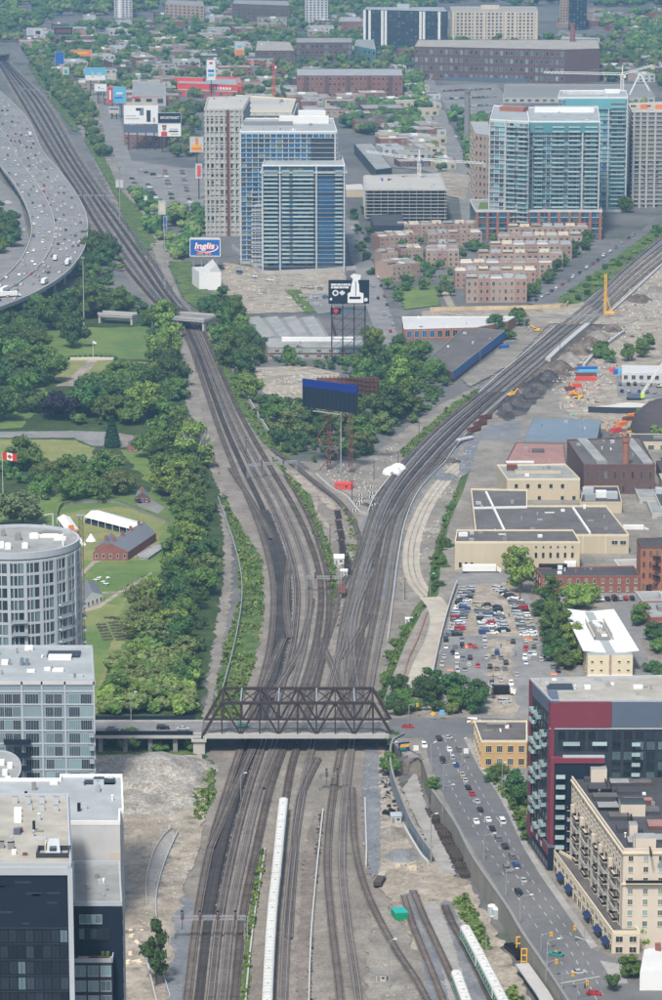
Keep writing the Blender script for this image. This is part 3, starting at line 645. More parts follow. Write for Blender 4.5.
scatter([(384,700),(392,670),(410,636),(418,622),(410,620),(400,636),(386,664),(380,698)],16,4,6,'on the bank below the haul road','bank bushes',3,leaves=('mid','dark','mid'),kinds=('bush',),order='y',seed=30)
scatter([(388,746),(398,742),(418,752),(398,764),(390,778)],5,6,8,'under the small advertising sign','bank bushes',1,leaves=('dark','mid'),kinds=('round','bush'),seed=31)
# rows along the residential street
scatter([(588,232),(600,234),(575,262),(545,286),(528,304),(518,304),(536,282),(566,256)],24,6,8,'between the terraces and the slanting street','street trees by the terraces',leaves=('dark','mid'),kinds=('round',),seed=32)
scatter([(560,302),(600,272),(640,242),(662,226),(668,230),(622,268),(580,302),(566,306)],34,4,6,'in the hedge strip above the right tracks','hedge trees by the right tracks',leaves=('mid','light','dark'),kinds=('bush','round'),seed=33)
scatter([(388,276),(398,284),(420,288),(452,290),(456,306),(446,308),(436,296),(400,292),(404,312),(394,312)],11,5,7,'round the small lawn by the terraces','lawn edge trees',leaves=('dark','mid'),kinds=('round','young'),seed=34)
scatter([(350,210),(364,214),(376,250),(392,300),(398,330),(392,330),(374,286),(356,238)],13,5,7,'along the street beside the glass towers','street trees by the glass towers',leaves=('dark','mid'),kinds=('young','round'),order='y',seed=35)
scatter([(600,202),(625,196),(632,212),(606,226)],5,9,12,'at the foot of the teal towers','trees at the teal towers',leaves=('dark','mid'),kinds=('round',),seed=36)
scatter([(-10,212),(12,216),(18,240),(12,254),(-10,258)],6,12,16,'left of the highway ramp','trees left of the highway',leaves=('mid','dark'),kinds=('round','wide'),seed=37)
scatter([(82,232),(110,240),(122,268),(110,284),(84,294),(88,262)],8,11,15,'between highway and tracks','trees between highway and tracks',leaves=('dark','mid'),kinds=('round',),seed=38)
# single ones
tree(G(22,526),27,'round','willow','big rounded pale green willow behind the round tower',hs=.8)
tree(G(60,418),26,'wide','purple','dark purple copper beech beside the park road',hs=.75)
tree(G(112,447),8,'conifer','conifer','lone pointed deep green conifer at the park road end')
tree(G(156,986),9,'tall','dark','tall dark leafy tree standing alone between dark tower and tracks',hs=1.75)
tree(G(643,948,TZ),7,'young','lime','bright yellow green young tree in front of the cream apartment block')
tree(G(630,978,TZ),9,'round','mid','round green tree on the corner beside the white cottage')
tree(G(613,992,TZ),5.5,'young','dark','dark green street tree at the crossing in front of the cream block')
tree(G(358,390),10,'round','silver','silvery grey tree behind the rusty billboard frame')
tree(G(367,424),10,'round','silver','silvery grey tree right of the blue billboard')
tree(G(433,790,TZ),6,'round','mid','small green tree at the top of the retaining wall')
for i,(x,y) in enumerate(((514,812),(517,822),(521,832),(526,842))): tree(G(x,y,TZ),4,'young','mid','small sidewalk tree below the red tower, %s from the intersection' % ordn(i + 1),'sidewalk trees')
# bare white-limbed tree
pb = thing('bare_tree','bare tree with pale white branches beside the left tracks','tree',G(197,468)); mb = MB(); r = random.Random(5)
def limb(mb,p,d,L,rad,n):
 q = p + d * L; mb.cyl(p,q,rad,rad * .6,5)
 if n:
  for _ in range(3): limb(mb,q,(d + rdir(r) * .55 + Vector((0,0,.12))).normalized(),L * .75,rad * .55,n - 1)
o0 = Vector(pb.location)
for _ in range(6): limb(mb,o0,(Vector((0,0,1)) + rdir(r) * .45).normalized(),7.4,.36,3)
mb.build('branches',PALEBARK,pb)
mb = MB()
for _ in range(9):
 a = r.uniform(0,6.28); leafy(mb,o0 + Vector((math.cos(a) * 4,math.sin(a) * 4,r.uniform(2,6))),1.6,.9,60,.35,r,.6)
mb.build('crown',LEAF['grey'],pb)

# the far-off wood and the leafy suburbs, one mass that nobody could count

EXC = [W(P) for P in ([(432,82),(500,82),(512,100),(506,128),(462,124),(440,108)],[(122,155),(206,158),(208,212),(160,214),(136,190)],[(414,58),(430,58),(446,110),(466,150),(482,222),(462,226),(454,190),(432,130)],[(440,172),(470,176),(466,200),(446,196)],[(250,366),(340,372),(338,390),(300,404),(262,402)],[(86,120),(108,118),(120,150),(112,162)],[(498,82),(660,82),(664,104),(498,104)])]
def excl(x,y): return any(inpoly(x,y,e) for e in EXC)
def wood(name,P,n,wmin,wmax,leaf,seed,avoid=(),z=0):
 r = random.Random(seed); mb = MB(); Q = W(P); xs = [p.x for p in Q]; ys = [p.y for p in Q]; PP = [(p.x,p.y) for p in Q]; k = 0; tries = 0
 V,F = ico()
 while k < n and tries < n * 30:
  tries += 1; x = r.uniform(min(xs),max(xs)); y = r.uniform(min(ys),max(ys))
  if not inpoly(x,y,PP) or excl(x,y) or any((x - a) ** 2 + (y - b) ** 2 < c * c and inpoly(x,y,fp) for a,b,c,fp in FOOT): continue
  wd = r.uniform(wmin,wmax); q = r.uniform(.45,.75); ls = int(r.uniform(3,6)); mi = r.choice((0,0,1,2))
  mb.k = mi
  for j in range(ls):
   a = r.uniform(0,6.28); c = Vector((x + math.cos(a) * wd * .27,y + math.sin(a) * wd * .27,wd * r.uniform(.4,.85) * q * 1.4)); rad = wd * r.uniform(.22,.34)
   o = Vector((r.uniform(0,99),0,0)); mb.mesh([c + Vector((v.x,v.y,v.z * .85)) * rad * (1 + .5 * noise.noise(v * 2 + o)) for v in V],F,mi)
   for _ in range(16):
    d = rdir(r); d.z = abs(d.z); p = c + d * rad * r.uniform(.85,1.15); u = d.cross(rdir(r)).normalized(); t = (d + rdir(r)).cross(u).normalized(); s = r.uniform(.4,.9)
    mb.face((p - u * s,p + t * s,p + u * s,p - t * s),mi)
  k += 1
 o = mb.build(name,[LEAF[l] for l in leaf]); return o
# ============================================================ BUILDINGS
WM = {}
def win_mesh(w,h,gm,fm,mull=1,fr=.09):
 k = (round(w,2),round(h,2),gm,fm,mull)
 if k not in WM:
  mb = MB(); mb.face([(-w/2,-.05,-h/2),(w/2,-.05,-h/2),(w/2,-.05,h/2),(-w/2,-.05,h/2)],0)
  def bar(x0,x1,z0,z1,d=.12): mb.mesh([(x,y,z) for y in (-d,0) for x,z in ((x0,z0),(x1,z0),(x1,z1),(x0,z1))],[(0,1,2,3),(0,4,5,1),(1,5,6,2),(2,6,7,3),(3,7,4,0)],1)
  bar(-w/2 - fr,w/2 + fr,-h/2 - fr * 1.6,-h/2,.2); bar(-w/2 - fr,w/2 + fr,h/2,h/2 + fr); bar(-w/2 - fr,-w/2,-h/2,h/2); bar(w/2,w/2 + fr,-h/2,h/2)
  for i in range(mull): x = -w/2 + w * (i + 1) / (mull + 1); bar(x - fr * .35,x + fr * .35,-h/2,h/2,.1)
  o = mb.build('window',[C[gm],C[fm]]); WM[k] = o.data; bpy.data.objects.remove(o)
 return WM[k]
class Bld:
 def __init__(s,name,label,roof,base=None,h=None,z0=0.0,wall='concrete',roofm='roofgrey',par=.7,parm=None,cat='building',group=None,ref=0,cap=100,wallmats=None,lift=0):
  if h is None: h = HT(roof[ref][0],roof[ref][1],base,z0)
  s.h = h; s.z0 = z0; s.zt = z0 + h; s.P = [G(x,y,s.zt) for x,y in roof]
  s._mk(name,label,cat,group,wall,roofm,par,parm,cap)
 @classmethod
 def world(cls,name,label,P,h,z0=0.0,wall='concrete',roofm='roofgrey',par=.5,parm=None,cat='building',group=None,cap=100):
  s = cls.__new__(cls); s.h = h; s.z0 = z0; s.zt = z0 + h; s.P = [Vector((p[0],p[1],s.zt)) for p in P]; s._mk(name,label,cat,group,wall,roofm,par,parm,cap); return s
 def _mk(s,name,label,cat,group,wall,roofm,par,parm,cap):
  a = sum(p.x * q.y - q.x * p.y for p,q in zip(s.P,s.P[1:] + s.P[:1]))
  if a < 0: s.P = [s.P[0]] + s.P[:0:-1]; s.rev = True
  s.c = sum(s.P,Vector()) / len(s.P); FOOT.append((s.c.x,s.c.y,max((p.xy - s.c.xy).length for p in s.P) + 4,[(p.x + (p.x - s.c.x) * .12,p.y + (p.y - s.c.y) * .12) for p in s.P])); s.n = len(s.P); s.cap = cap; s.nw = 0; s.stuff = {}
  s.o = thing(name,label,cat,(s.c.x,s.c.y,s.z0),group); s.s = 1
  zb = s.z0 - .5
  mb = MB()
  for p,q in zip(s.P,s.P[1:] + s.P[:1]): mb.face([(p.x,p.y,zb),(q.x,q.y,zb),(q.x,q.y,s.zt),(p.x,p.y,s.zt)])
  s.wall = mb.build('wall',C[wall] if isinstance(wall,str) else wall,s.o)
  mb = MB(); t = tessellate_polygon([s.P])
  for x in t:
   A,B,D = (s.P[i] for i in x)
   if (B - A).cross(D - A).z < 0: B,D = D,B
   mb.face((A,B,D))
  s.roof = mb.build('roof',C[roofm],s.o)
  if par:
   mb = MB(); th = .35; N = s.n; I = []
   for i in range(N):
    p0,p,p1 = s.P[i - 1],s.P[i],s.P[(i + 1) % N]; d0 = (p - p0).normalized(); d1 = (p1 - p).normalized(); n0 = Vector((-d0.y,d0.x,0)); n1 = Vector((-d1.y,d1.x,0))
    b = (n0 + n1); b = b.normalized() / max(.35,b.normalized().dot(n1)); I.append((p + b * th,p - b * .06))
   U = Vector((0,0,par)); D = Vector((0,0,-.25))
   for i in range(N):
    (a,A),(b,B) = I[i],I[(i + 1) % N]
    mb.mesh([A + D,B + D,B + U,A + U,a + U,b + U,b,a],[(0,1,2,3),(3,2,5,4),(4,5,6,7),(1,0,7,6)])
   mb.build('parapet',C[parm or (wall if isinstance(wall,str) else 'concrete')],s.roof if False else s.o)
 def edge(s,i):
  p,q = s.P[i % s.n],s.P[(i + 1) % s.n]; d = (q - p).normalized(); return p,q,d,Vector((d.y,-d.x,0)),(q - p).length
 def pt(s,i,u,z,out=0.0):
  p,q,d,n,L = s.edge(i); return Vector((p.x + (q.x - p.x) * u,p.y + (q.y - p.y) * u,0)) + n * out + Vector((0,0,z))
 def wins(s,i,cols,rows,wf=.5,hf=.5,m='g_dark',f='white',z0=0,z1=None,u0=0,u1=1,mull=1,out=0.0,skip=0,ms=None,dz=0,name='window'):
  """a grid of separate windows on side i, from the top row down"""
  z1 = s.h if z1 is None else z1; p,q,d,n,L = s.edge(i); bw = L * (u1 - u0) / cols; bh = (z1 - z0) / rows; w = bw * wf; h = bh * hf
  ang = math.atan2(d.y,d.x); ms = ms or [m]; rr = RND
  for r in range(rows):
   for c in range(cols):
    if skip and rr.random() < skip: continue
    P = s.pt(i,u0 + (u1 - u0) * (c + .5) / cols,s.z0 + z1 - bh * (r + .5) + dz,out); gm = rr.choice(ms); me = win_mesh(w,h,gm,f,mull)
    if s.nw < s.cap:
     o = bpy.data.objects.new(name,me); COL.objects.link(o); o.parent = s.o; o.location = P - Vector(s.o['_w']); o.rotation_euler = (0,0,ang); s.nw += 1
    else:
     mb,mats = s.stuff.setdefault('w',(MB(),[])); ks = []
     for mm in me.materials:
      if mm not in mats: mats.append(mm)
      ks.append(mats.index(mm))
     M = Matrix.Translation(P) @ Matrix.Rotation(ang,4,'Z')
     b0 = len(mb.v); mb.v += [tuple(M @ v.co) for v in me.vertices]
     for pl in me.polygons: mb.f.append(tuple(b0 + k for k in pl.vertices)); mb.m.append(ks[pl.material_index])
 def slab(s,i,u0,u1,z,dep=1.5,th=.3,m='concrete',guard='balcglass',gh=1.05,name='balcony',out=0):
  A,B = s.pt(i,u0,s.z0 + z,out),s.pt(i,u1,s.z0 + z,out); n = s.edge(i)[3]; D = n * dep; T = Vector((0,0,th)); g = Vector((0,0,gh)); mb = MB()
  mb.mesh([A,B,B + D,A + D,A + T,B + T,B + D + T,A + D + T],[(0,1,2,3)[::-1],(4,7,6,5)[::-1],(3,2,6,7),(0,3,7,4),(2,1,5,6)],0)
  if guard:
   e = n * .08
   for a,b in ((A + D,B + D),(A + n * .05,A + D),(B + D,B + n * .05)): mb.mesh([a + T,b + T,b + T + g,a + T + g],[(0,1,2,3)],1)
   mb.mesh([A + D + T + g - e,B + D + T + g - e,B + D + T + g + e * .4,A + D + T + g + e * .4],[(0,1,2,3)[::-1]],0)
  return mb.build(name,[C[m],C[guard or m]],s.o)
 def band(s,z,h=.5,out=.25,m='concrete',edges=None,name='floor_band'):
  mb = MB()
  for i in (edges if edges is not None else range(s.n)):
   p,q,d,n,L = s.edge(i); A = s.pt(i,0,s.z0 + z) - d * out * 0; B = s.pt(i,1,s.z0 + z); U = Vector((0,0,h)); D = n * out; E = d * (out - .004)
   mb.mesh([A,B,B + D + E,A + D - E,A + U,B + U,B + D + U + E,A + D + U - E],[(0,3,2,1),(4,5,6,7)[::1],(3,7,6,2)[::-1],(0,4,7,3)[::-1],(2,6,5,1)[::-1]])
  return mb.build(name,C[m],s.o)
 def fin(s,i,u,w=.6,out=.35,z0=0,z1=None,m='concrete',name='column'):
  z1 = s.h if z1 is None else z1; p,q,d,n,L = s.edge(i); c = s.pt(i,u,0,out / 2 - .05); mb = MB()
  mb.box(c.x,c.y,s.z0 + z0,w,out + .1,z1 - z0,math.atan2(d.y,d.x)); return mb.build(name,C[m],s.o)
 def panel(s,i,u0,u1,z0,z1,m,out=.1,name='facade_panel'):
  p,q,d,n,L = s.edge(i); c = s.pt(i,(u0 + u1) / 2,0,out / 2 - .03); mb = MB(); mb.box(c.x,c.y,s.z0 + z0,L * (u1 - u0),out + .06,z1 - z0,math.atan2(d.y,d.x)); return mb.build(name,C[m],s.o)
 def unit(s,px,py,sx,sy,h,m='white',name='roof_unit',a=None,z=0,parent=None,top=None):
  g = G(px,py,s.zt + z); mb = MB(); mb.box(g.x,g.y,s.zt + z - .05,sx,sy,h + .05,s.ang() if a is None else a,0,1)
  return mb.build(name,[C[m],C[top or m]],s.o)
 def ang(s): d = s.edge(0)[2]; return math.atan2(d.y,d.x)
 def clutter(s,n,seed=1,ms=('lightgrey','white','conc_dark','steel'),smax=2.6):
  r = random.Random(seed); xs = [p.x for p in s.P]; ys = [p.y for p in s.P]; PP = [(p.x,p.y) for p in s.P]; k = 0; t = 0
  while k < n and t < 400:
   t += 1; x = r.uniform(min(xs),max(xs)); y = r.uniform(min(ys),max(ys))
   if not all(inpoly(x + a,y + b,PP) for a in (-2.4,2.4) for b in (-2.4,2.4)): continue
   mb = MB(); m = C[r.choice(ms)]; k += 1; z = s.zt - .05; q = r.random()
   if q < .45:
    sx,sy,h = r.uniform(1,smax),r.uniform(1,smax),r.uniform(.6,1.6); mb.box(x,y,z,sx,sy,h,s.ang()); mb.box(x,y,z + h,sx * .7,sy * .7,.15,s.ang(),0)
    mb.build('air_unit',m,s.o)
   elif q < .8: mb.cyl((x,y,z),(x,y,z + r.uniform(.6,1.7)),.25,.25,7); mb.cyl((x,y,z + 1.2),(x,y,z + 1.5),.4,.4,7); mb.build('vent_pipe',m,s.o)
   else: mb.box(x,y,z,r.uniform(2,4.5),.5,.5,s.ang() + r.choice((0,1.57))); mb.build('duct',m,s.o)
 def done(s):
  for k,(mb,mats) in s.stuff.items(): tag(mb.build('windows',mats,s.o),kind='stuff')
  return s

# ---------------------------------------------------------------- left foreground
# round glass tower
def round_tower():
 h = 95.0; c = G(16,541,h); R_ = (G(79,541,h) - c).length; n = 64
 o = thing('round_tower','curved grey glass apartment tower with flat round roof at the left edge','apartment tower',(c.x,c.y,0))
 P = [(c.x + R_ * math.cos(2 * math.pi * i / n),c.y + R_ * math.sin(2 * math.pi * i / n)) for i in range(n)]
 mb = MB(); mb.prism(P,-.5,h); mb.build('wall',[C['g_mid']],o)
 mb = MB(); mb.prism([(c.x + (x - c.x) * .985,c.y + (y - c.y) * .985) for x,y in P],h - .1,h + .05); mb.build('roof',C['roofgrey'],o)
 mb = MB()
 for i in range(n):
  a,b = Vector((*P[i],0)),Vector((*P[(i + 1) % n],0)); C0 = Vector((c.x,c.y,0))
  ao,bo = C0 + (a - C0) * 1.01,C0 + (b - C0) * 1.01; ai,bi = C0 + (a - C0) * .97,C0 + (b - C0) * .97
  z0,z1 = Vector((0,0,h - 1.3)),Vector((0,0,h + .9)); mb.mesh([ao + z0,bo + z0,bo + z1,ao + z1,ai + z1,bi + z1,bi,ai],[(0,1,2,3),(3,2,5,4)]); mb.mesh([ai + z1,bi + z1,bi + Vector((0,0,h)),ai + Vector((0,0,h))],[(0,1,2,3)])
 mb.build('parapet',C['lightgrey'],o)
 fl = 4.15; k = 0
 for f in range(22):
  z = h - 1.6 - f * fl
  if z < 30: break
  mb = MB()
  for i in range(n):
   a0,a1 = 2 * math.pi * i / n,2 * math.pi * (i + 1) / n; r0 = R_ + .35
   V = [(c.x + r0 * math.cos(a),c.y + r0 * math.sin(a),zz) for zz in (z - 1.05,z - .2) for a in (a0,a1)]; mb.mesh([V[0],V[1],V[3],V[2]],[(0,1,2,3)])
   V2 = [(c.x + R_ * math.cos(a),c.y + R_ * math.sin(a),z - .2) for a in (a0,a1)]; mb.mesh([V[2],V[3],V2[1],V2[0]],[(0,1,2,3)])
  mb.build('floor_band',C['lightgrey'],o)
 # window bays facing the railway side: glass with mullions, two bays then a pier
 for f in range(11):
  z = h - 1.7 - f * fl
  for j in range(15):
   a = R(-176 + j * 14.4 + (4 if f % 2 else 4)); per = 14.4
   if k >= 98 : break
   mb = MB(); aw = R(10.6); m = 3
   for q in range(m):
    a0 = a + aw * q / m; a1 = a + aw * (q + 1) / m - R(.5); r0 = R_ + .12
    mb.mesh([(c.x + r0 * math.cos(t),c.y + r0 * math.sin(t),zz) for t,zz in ((a0,z - fl + .1),(a1,z - fl + .1),(a1,z - 1.1),(a0,z - 1.1))],[(0,1,2,3)],RND.choice((0,0,1,2)))
   mb.build('window',[C['g_dark'],C['g_mid'],C['g_curtain']],o); k += 1
 for j in range(16):
  a = R(-176 + j * 14.4 - 1.9); mb = MB(); x,y = c.x + (R_ + .3) * math.cos(a),c.y + (R_ + .3) * math.sin(a); mb.box(x,y,20,.7,1.1,h - 22,a); mb.build('pier',C['lightgrey'],o)
  for q in (4.3,7.9):
   a2 = a + R(q); qb(o,'mullion','lightgrey',c.x + (R_ + .2) * math.cos(a2),c.y + (R_ + .2) * math.sin(a2),20,.3,.3,h - 22,a2)
 for j,f in [(9,f) for f in range(3,9)] + [(12,f) for f in range(4,10)] + [(6,f) for f in range(4,10)]:
  a = R(-176 + j * 14.4 + 7); z = h - 1.7 - (f + 1) * fl; mb = MB(); x,y = c.x + (R_ + 1) * math.cos(a),c.y + (R_ + 1) * math.sin(a)
  mb.box(x,y,z,2,5,.25,a); mb.box(x + .9 * math.cos(a),y + .9 * math.sin(a),z,.08,5,1.2,a,1); mb.build('balcony',[C['lightgrey'],C['railing']],o)
 r = random.Random(3)
 for (x,y,sx,sy,hh,m) in ((18,540,2,2.5,2.2,'conc_dark'),(3,536,1.3,2,2,'conc_dark'),(8,549,2,2,1.8,'white'),(25,548,2,2,1.6,'white'),(34,538,3,2.5,1.4,'white'),(50,536,8,2.2,1.6,'conc_dark'),(50,537.5,9,1.2,1.0,'white'),(60,540,4,2,1,'white'),(44,528,1.5,1,1,'lightgrey'),(66,533,3,1.6,1.4,'lightgrey'),(2,548,1.4,1.4,2,'white'),(63,546,.5,.5,4,'white')):
  g = G(x,y,h); mb = MB(); mb.box(g.x,g.y,h,sx,sy,hh,.05); mb.box(g.x,g.y,h + hh,sx * .6,sy * .6,.3,.05); mb.build('roof_unit',C[m],o)
 g = G(53,528,h); mb = MB(); mb.cyl((g.x,g.y,h),(g.x,g.y,h + 5),.12,.12,6); mb.beam((g.x,g.y,h + 5),(g.x - 3,g.y,h + 4.5),.15); mb.build('davit',C['white'],o)
round_tower()
C['mastc'] = mat('faded_yellow_steel',(.2,.17,.09),rough=.6,var=.15)
# lattice hoist mast beside it
hm = G(85,770,0); hh = HT(85,516,770); o = thing('mast','slender lattice hoist mast rising beside the round tower','hoist mast',hm); mb = MB()
for dx,dy in ((-.7,-.7),(.7,-.7),(.7,.7),(-.7,.7)): mb.beam((hm.x + dx,hm.y + dy,0),(hm.x + dx,hm.y + dy,hh),.22)
mb.build('chord',C['mastc'],o); mb = MB(); z = 0; s = 1
while z < hh - 1.6:
 for (a,b),(c_,d) in zip(((-.7,-.7),(.7,-.7),(.7,.7),(-.7,.7)),((.7,-.7),(.7,.7),(-.7,.7),(-.7,-.7))):
  mb.beam((hm.x + a,hm.y + b,z if s > 0 else z + 1.6),(hm.x + c_,hm.y + d,z + 1.6 if s > 0 else z),.14); mb.beam((hm.x + a,hm.y + b,z),(hm.x + c_,hm.y + d,z),.12)
 z += 1.6; s = -s
mb.build('bracing',C['mastc'],o); mb = MB(); mb.box(hm.x - 3,hm.y,hh - 7,5,1.4,.5); mb.box(hm.x - 3.4,hm.y,hh - 6.5,1.8,1.4,3.2); mb.box(hm.x - 1.5,hm.y,hh - 6.5,.5,1.4,1.6); mb.build('platform',C['orange'],o)
qb(o,'head','steel',hm.x,hm.y,hh,3,1.6,.4)

# pale glass slab in front of it
b = Bld('glass_apartment_block','pale grey glass apartment block with flat roof beside the approach road',[(-60,681),(94,681),(92,647),(-60,647)],h=82,wall='g_pale',roofm='rooflight',parm='lightgrey',par=.6)
fl = 4.05
for r_ in range(9):
 for u0,u1,cols in ((.985,.83,2),(.79,.68,2),(.64,.545,1),(.52,.36,3),(.33,.24,1)):
  if r_ == 1 and cols == 1: continue
  b.wins(0,cols,1,.9,.8,z0=b.h - 3.6 - (r_ + 1) * fl,z1=b.h - 3.6 - r_ * fl,u0=min(u0,u1),u1=max(u0,u1),mull=4 if cols < 3 else 3,f='lightgrey',ms=['g_dark','g_mid','g_dark','g_curtain'])
for r_ in range(10): b.band(b.h - 3.4 - r_ * fl,.5,.18,'lightgrey',[0,1])
for u in (.998,.81,.66,.53,.35,.2): b.fin(0,u,.5,.3,m='lightgrey')
b.band(b.h - 1.1,1.0,.3,'offwhite',[0,1],'coping')
for k in range(6):
 if k in (3,): continue
 b.slab(0,.41,.58,b.h - 19 - k * 4.05,2.2,.5,'navy','navy',1.1)
for k in range(7): b.slab(0,.965,.998,b.h - 17 - k * 4.05,1.6,.3,'lightgrey','railing',1.1)
for (x,y,sx,sy,hh_,m) in ((64,655,10,6,.6,'slate'),(60,659,7,3,1.2,'white'),(22,665,1,1.6,2.2,'bluesteel'),(27,665,1,1.6,2.0,'bluesteel'),(31,672,2.4,1.4,.8,'white'),(5,664,2,2,1.2,'white'),(10,665,.5,.5,2,'conc_dark'),(29,650,2.5,1.5,1.4,'white'),(58,671,3.5,2,.8,'white'),(76,677,4.4,1.8,.6,'lightgrey'),(52,671,.6,.6,1.5,'conc_dark'),(17,653,.5,.5,1.5,'conc_dark')): b.unit(x,y,sx,sy,hh_,m)
b.clutter(10,4); b.done()
# curved dark podium roof
c = G(-8,773,80); R_ = (G(20,773,80) - c).length; o = thing('curved_building','curved dark building with pale roof behind the white roofed block','building',(c.x,c.y,0)); n = 40
P = [(c.x + R_ * math.cos(2 * math.pi * i / n),c.y + R_ * 2.6 * math.sin(2 * math.pi * i / n)) for i in range(n)]
mb = MB(); mb.prism(P,-.5,80,0,1); mb.build('wall',[C['navy'],C['roofgrey']],o)
mb = MB()
for i in range(n): mb.beam((*P[i],80.2),(*P[(i + 1) % n],80.2),.3,.4)
mb.build('parapet',C['lightgrey'],o)
for x,y in ((5,775),(10,768),(8,782),(2,765)): g = G(x,y,80); qb(o,'roof_unit','white',g.x,g.y,80,1.4,1.4,1.5)
# white block
b = Bld('white_apartment_block','white walled block with stepped pale roof behind the dark clad tower',[(-20,824),(120,824),(120,812),(123.5,812),(122,777),(82,777),(60,777),(60,781),(-20,781)],h=100,wall='offwhite',roofm='rooflight',parm='white',par=.8)
b.unit(99,783,7.8,2.6,.5,'slate'); b.unit(99,784,2.6,2.2,1.6,'lightgrey',top='slate'); b.unit(108,783,3.5,2.6,.9,'slate')
b.unit(79,811,.8,.8,2,'black'); b.unit(86,809,.6,.6,1.5,'lightgrey'); b.unit(54,784,2,1.4,1,'white'); b.unit(34,790,1,1,2,'conc_dark'); b.unit(26,795,.7,.7,.9,'black'); b.panel(0,.925,.99,b.h - 12,b.h - 7,'beige',.05)
b.clutter(8,6); b.done()
# dark clad tower
b = Bld('dark_clad_tower','dark blue black clad tower with beige gravel roof at the lower left',[(-70,867),(71,867),(68,797),(-70,797)],h=110,wall='navy',roofm='roofbeige',parm='lightgrey',par=.9)
b.band(b.h - 1.8,1.8,.35,'lightgrey',[0,1],'coping'); b.fin(0,.993,1.1,.4,m='lightgrey'); b.fin(1,.02,.8,.4,m='lightgrey')
for r_ in range(6):
 z1 = b.h - 14.2 - r_ * 3.7
 b.wins(0,11,1,.86,.78,z0=z1 - 3.7,z1=z1,u0=.3,u1=.97,f='navy',ms=['g_black'] * 7 + ['g_dark','g_mid'],mull=1)
 b.band(z1 - .1,.22,.2,'slate',[0])
r = random.Random(8)
for k in range(46):
 u = r.uniform(.02,.9); z = b.h - r.uniform(2.5,13.6); b.panel(0,u,min(.96,u + r.uniform(.05,.12)),z,z + .5,r.choice(('slate','navy','navy')),.04,'cladding_panel')
for (x,y,sx,sy,hh_,m,t_) in ((15,803,1.3,1,1.6,'lightgrey','conc_dark'),(28,803,1.3,1,1.6,'lightgrey','conc_dark'),(42,803,1.3,1,1.6,'lightgrey','conc_dark'),(56,803,1.3,1,1.6,'lightgrey','conc_dark'),(30,810,1.2,.9,1.4,'lightgrey','conc_dark'),(42,810,1.2,.9,1.4,'lightgrey','conc_dark'),(56,811,1.2,.9,1.4,'lightgrey','conc_dark'),
 (18,812,1.7,1.4,1,'white','white'),(18,817,1.7,1.4,1,'white','white'),(18,822,1.7,1.4,1,'white','white'),(39,820,.8,.8,1.6,'lightgrey','white'),(34,831,.6,.6,2.4,'black','black'),(38,832,2.4,.5,.4,'conc_dark','conc_dark'),(17,834,1.5,1.3,1.3,'bluegrey','bluegrey'),(20,832,1.2,1,1.2,'burgundy','conc_dark'),(1,848,1.4,1,1.6,'conc_dark','black'),(11,849,1.5,1,1.6,'conc_dark','black'),(14,854,1,1,1,'white','white'),(25,855,1,.8,.5,'rustred','rustred')): b.unit(x,y,sx,sy,hh_,m,top=t_)
# skylight well on the roof
g = G(53,854,b.zt); mb = MB()
for dx,dy,sx,sy in ((-3.4,0,.3,5.2),(3.6,0,.3,5.2),(.1,2.6,7.3,.3),(.1,-2.6,7.3,.3)): mb.box(g.x + dx,g.y + dy,b.zt - .1,sx,sy,1.2)
mb.build('light_well',C['slate'],b.o); mb = MB(); mb.prism([(g.x - 1.7,g.y - 2.3),(g.x + 1.9,g.y - 2.3),(g.x + 1.2,g.y + 2),(g.x - 1,g.y + 2)],b.zt,b.zt + .6,zt=[b.zt + .5,b.zt + .5,b.zt + 3,b.zt + 3]); mb.build('skylight',C['lightgrey'],b.o)
qb(b.o,'skylight_side','cream',g.x - 1.6,g.y + .2,b.zt,.2,3.6,2.6); qb(b.o,'skylight_glass','g_dark',g.x + .1,g.y - .4,b.zt + 1.2,1.5,2,.7); b.clutter(5,9,smax=1.4); b.done()
# small dark block in front of the white one
b = Bld('small_dark_block','narrow dark block with grey roof and furnished roof terrace',[(73.5,905),(122,905),(119.5,864),(73,864)],h=93,wall='navy',roofm='roofgrey',parm='lightgrey',par=.8)
for (u0,u1,r0,rows,cols) in ((.12,.58,1.4,1,4),):
 b.wins(0,cols,rows,.92,.62,z0=b.h - 5,z1=b.h - 1.8,u0=u0,u1=u1,f='lightgrey',m='g_curtain',mull=0)
b.wins(0,5,1,.9,.75,z0=b.h - 8.6,z1=b.h - 5.3,u0=.1,u1=.72,f='slate',ms=['g_curtain','g_black','g_mid'],mull=0)
b.wins(1,3,6,.6,.6,z0=b.h - 24,z1=b.h - 1,f='slate',m='g_black',mull=0)
z = b.h - 12.4; p,q,d,n_,L = b.edge(0)
mb = MB()
def bq(u0,u1,y0,y1,z0,z1,m,name):
 mb = MB(); A = b.pt(0,u0,0,y0); B = b.pt(0,u1,0,y0); Cc = b.pt(0,u1,0,y1); D = b.pt(0,u0,0,y1)
 mb.prism([(v.x,v.y) for v in (D,Cc,B,A)],b.z0 + z0,b.z0 + z1) if y1 > y0 else None; return mb.build(name,C[m],b.o)
bq(0,.8,.1,4.0,0,z,'slate','lower_wing'); bq(0,.8,.12,3.98,z + .01,z + .12,'roofbeige','terrace_floor'); bq(0,.8,3.9,4.05,z,z + 1.0,'lightgrey','terrace_guard'); bq(.79,.815,.1,4.05,z,z + 1,'lightgrey','terrace_guard')
bq(.3,.72,2.3,3.1,z + .1,z + .8,'rustred','bench'); bq(.34,.5,1.2,1.9,z + .1,z + .8,'wood','table'); bq(.02,.08,.8,1.5,z + .1,z + 1.7,'black','grill')
for u in (.56,.66): bq(u,u + .07,.6,1.2,z + .1,z + 1.5,'grass','planter')
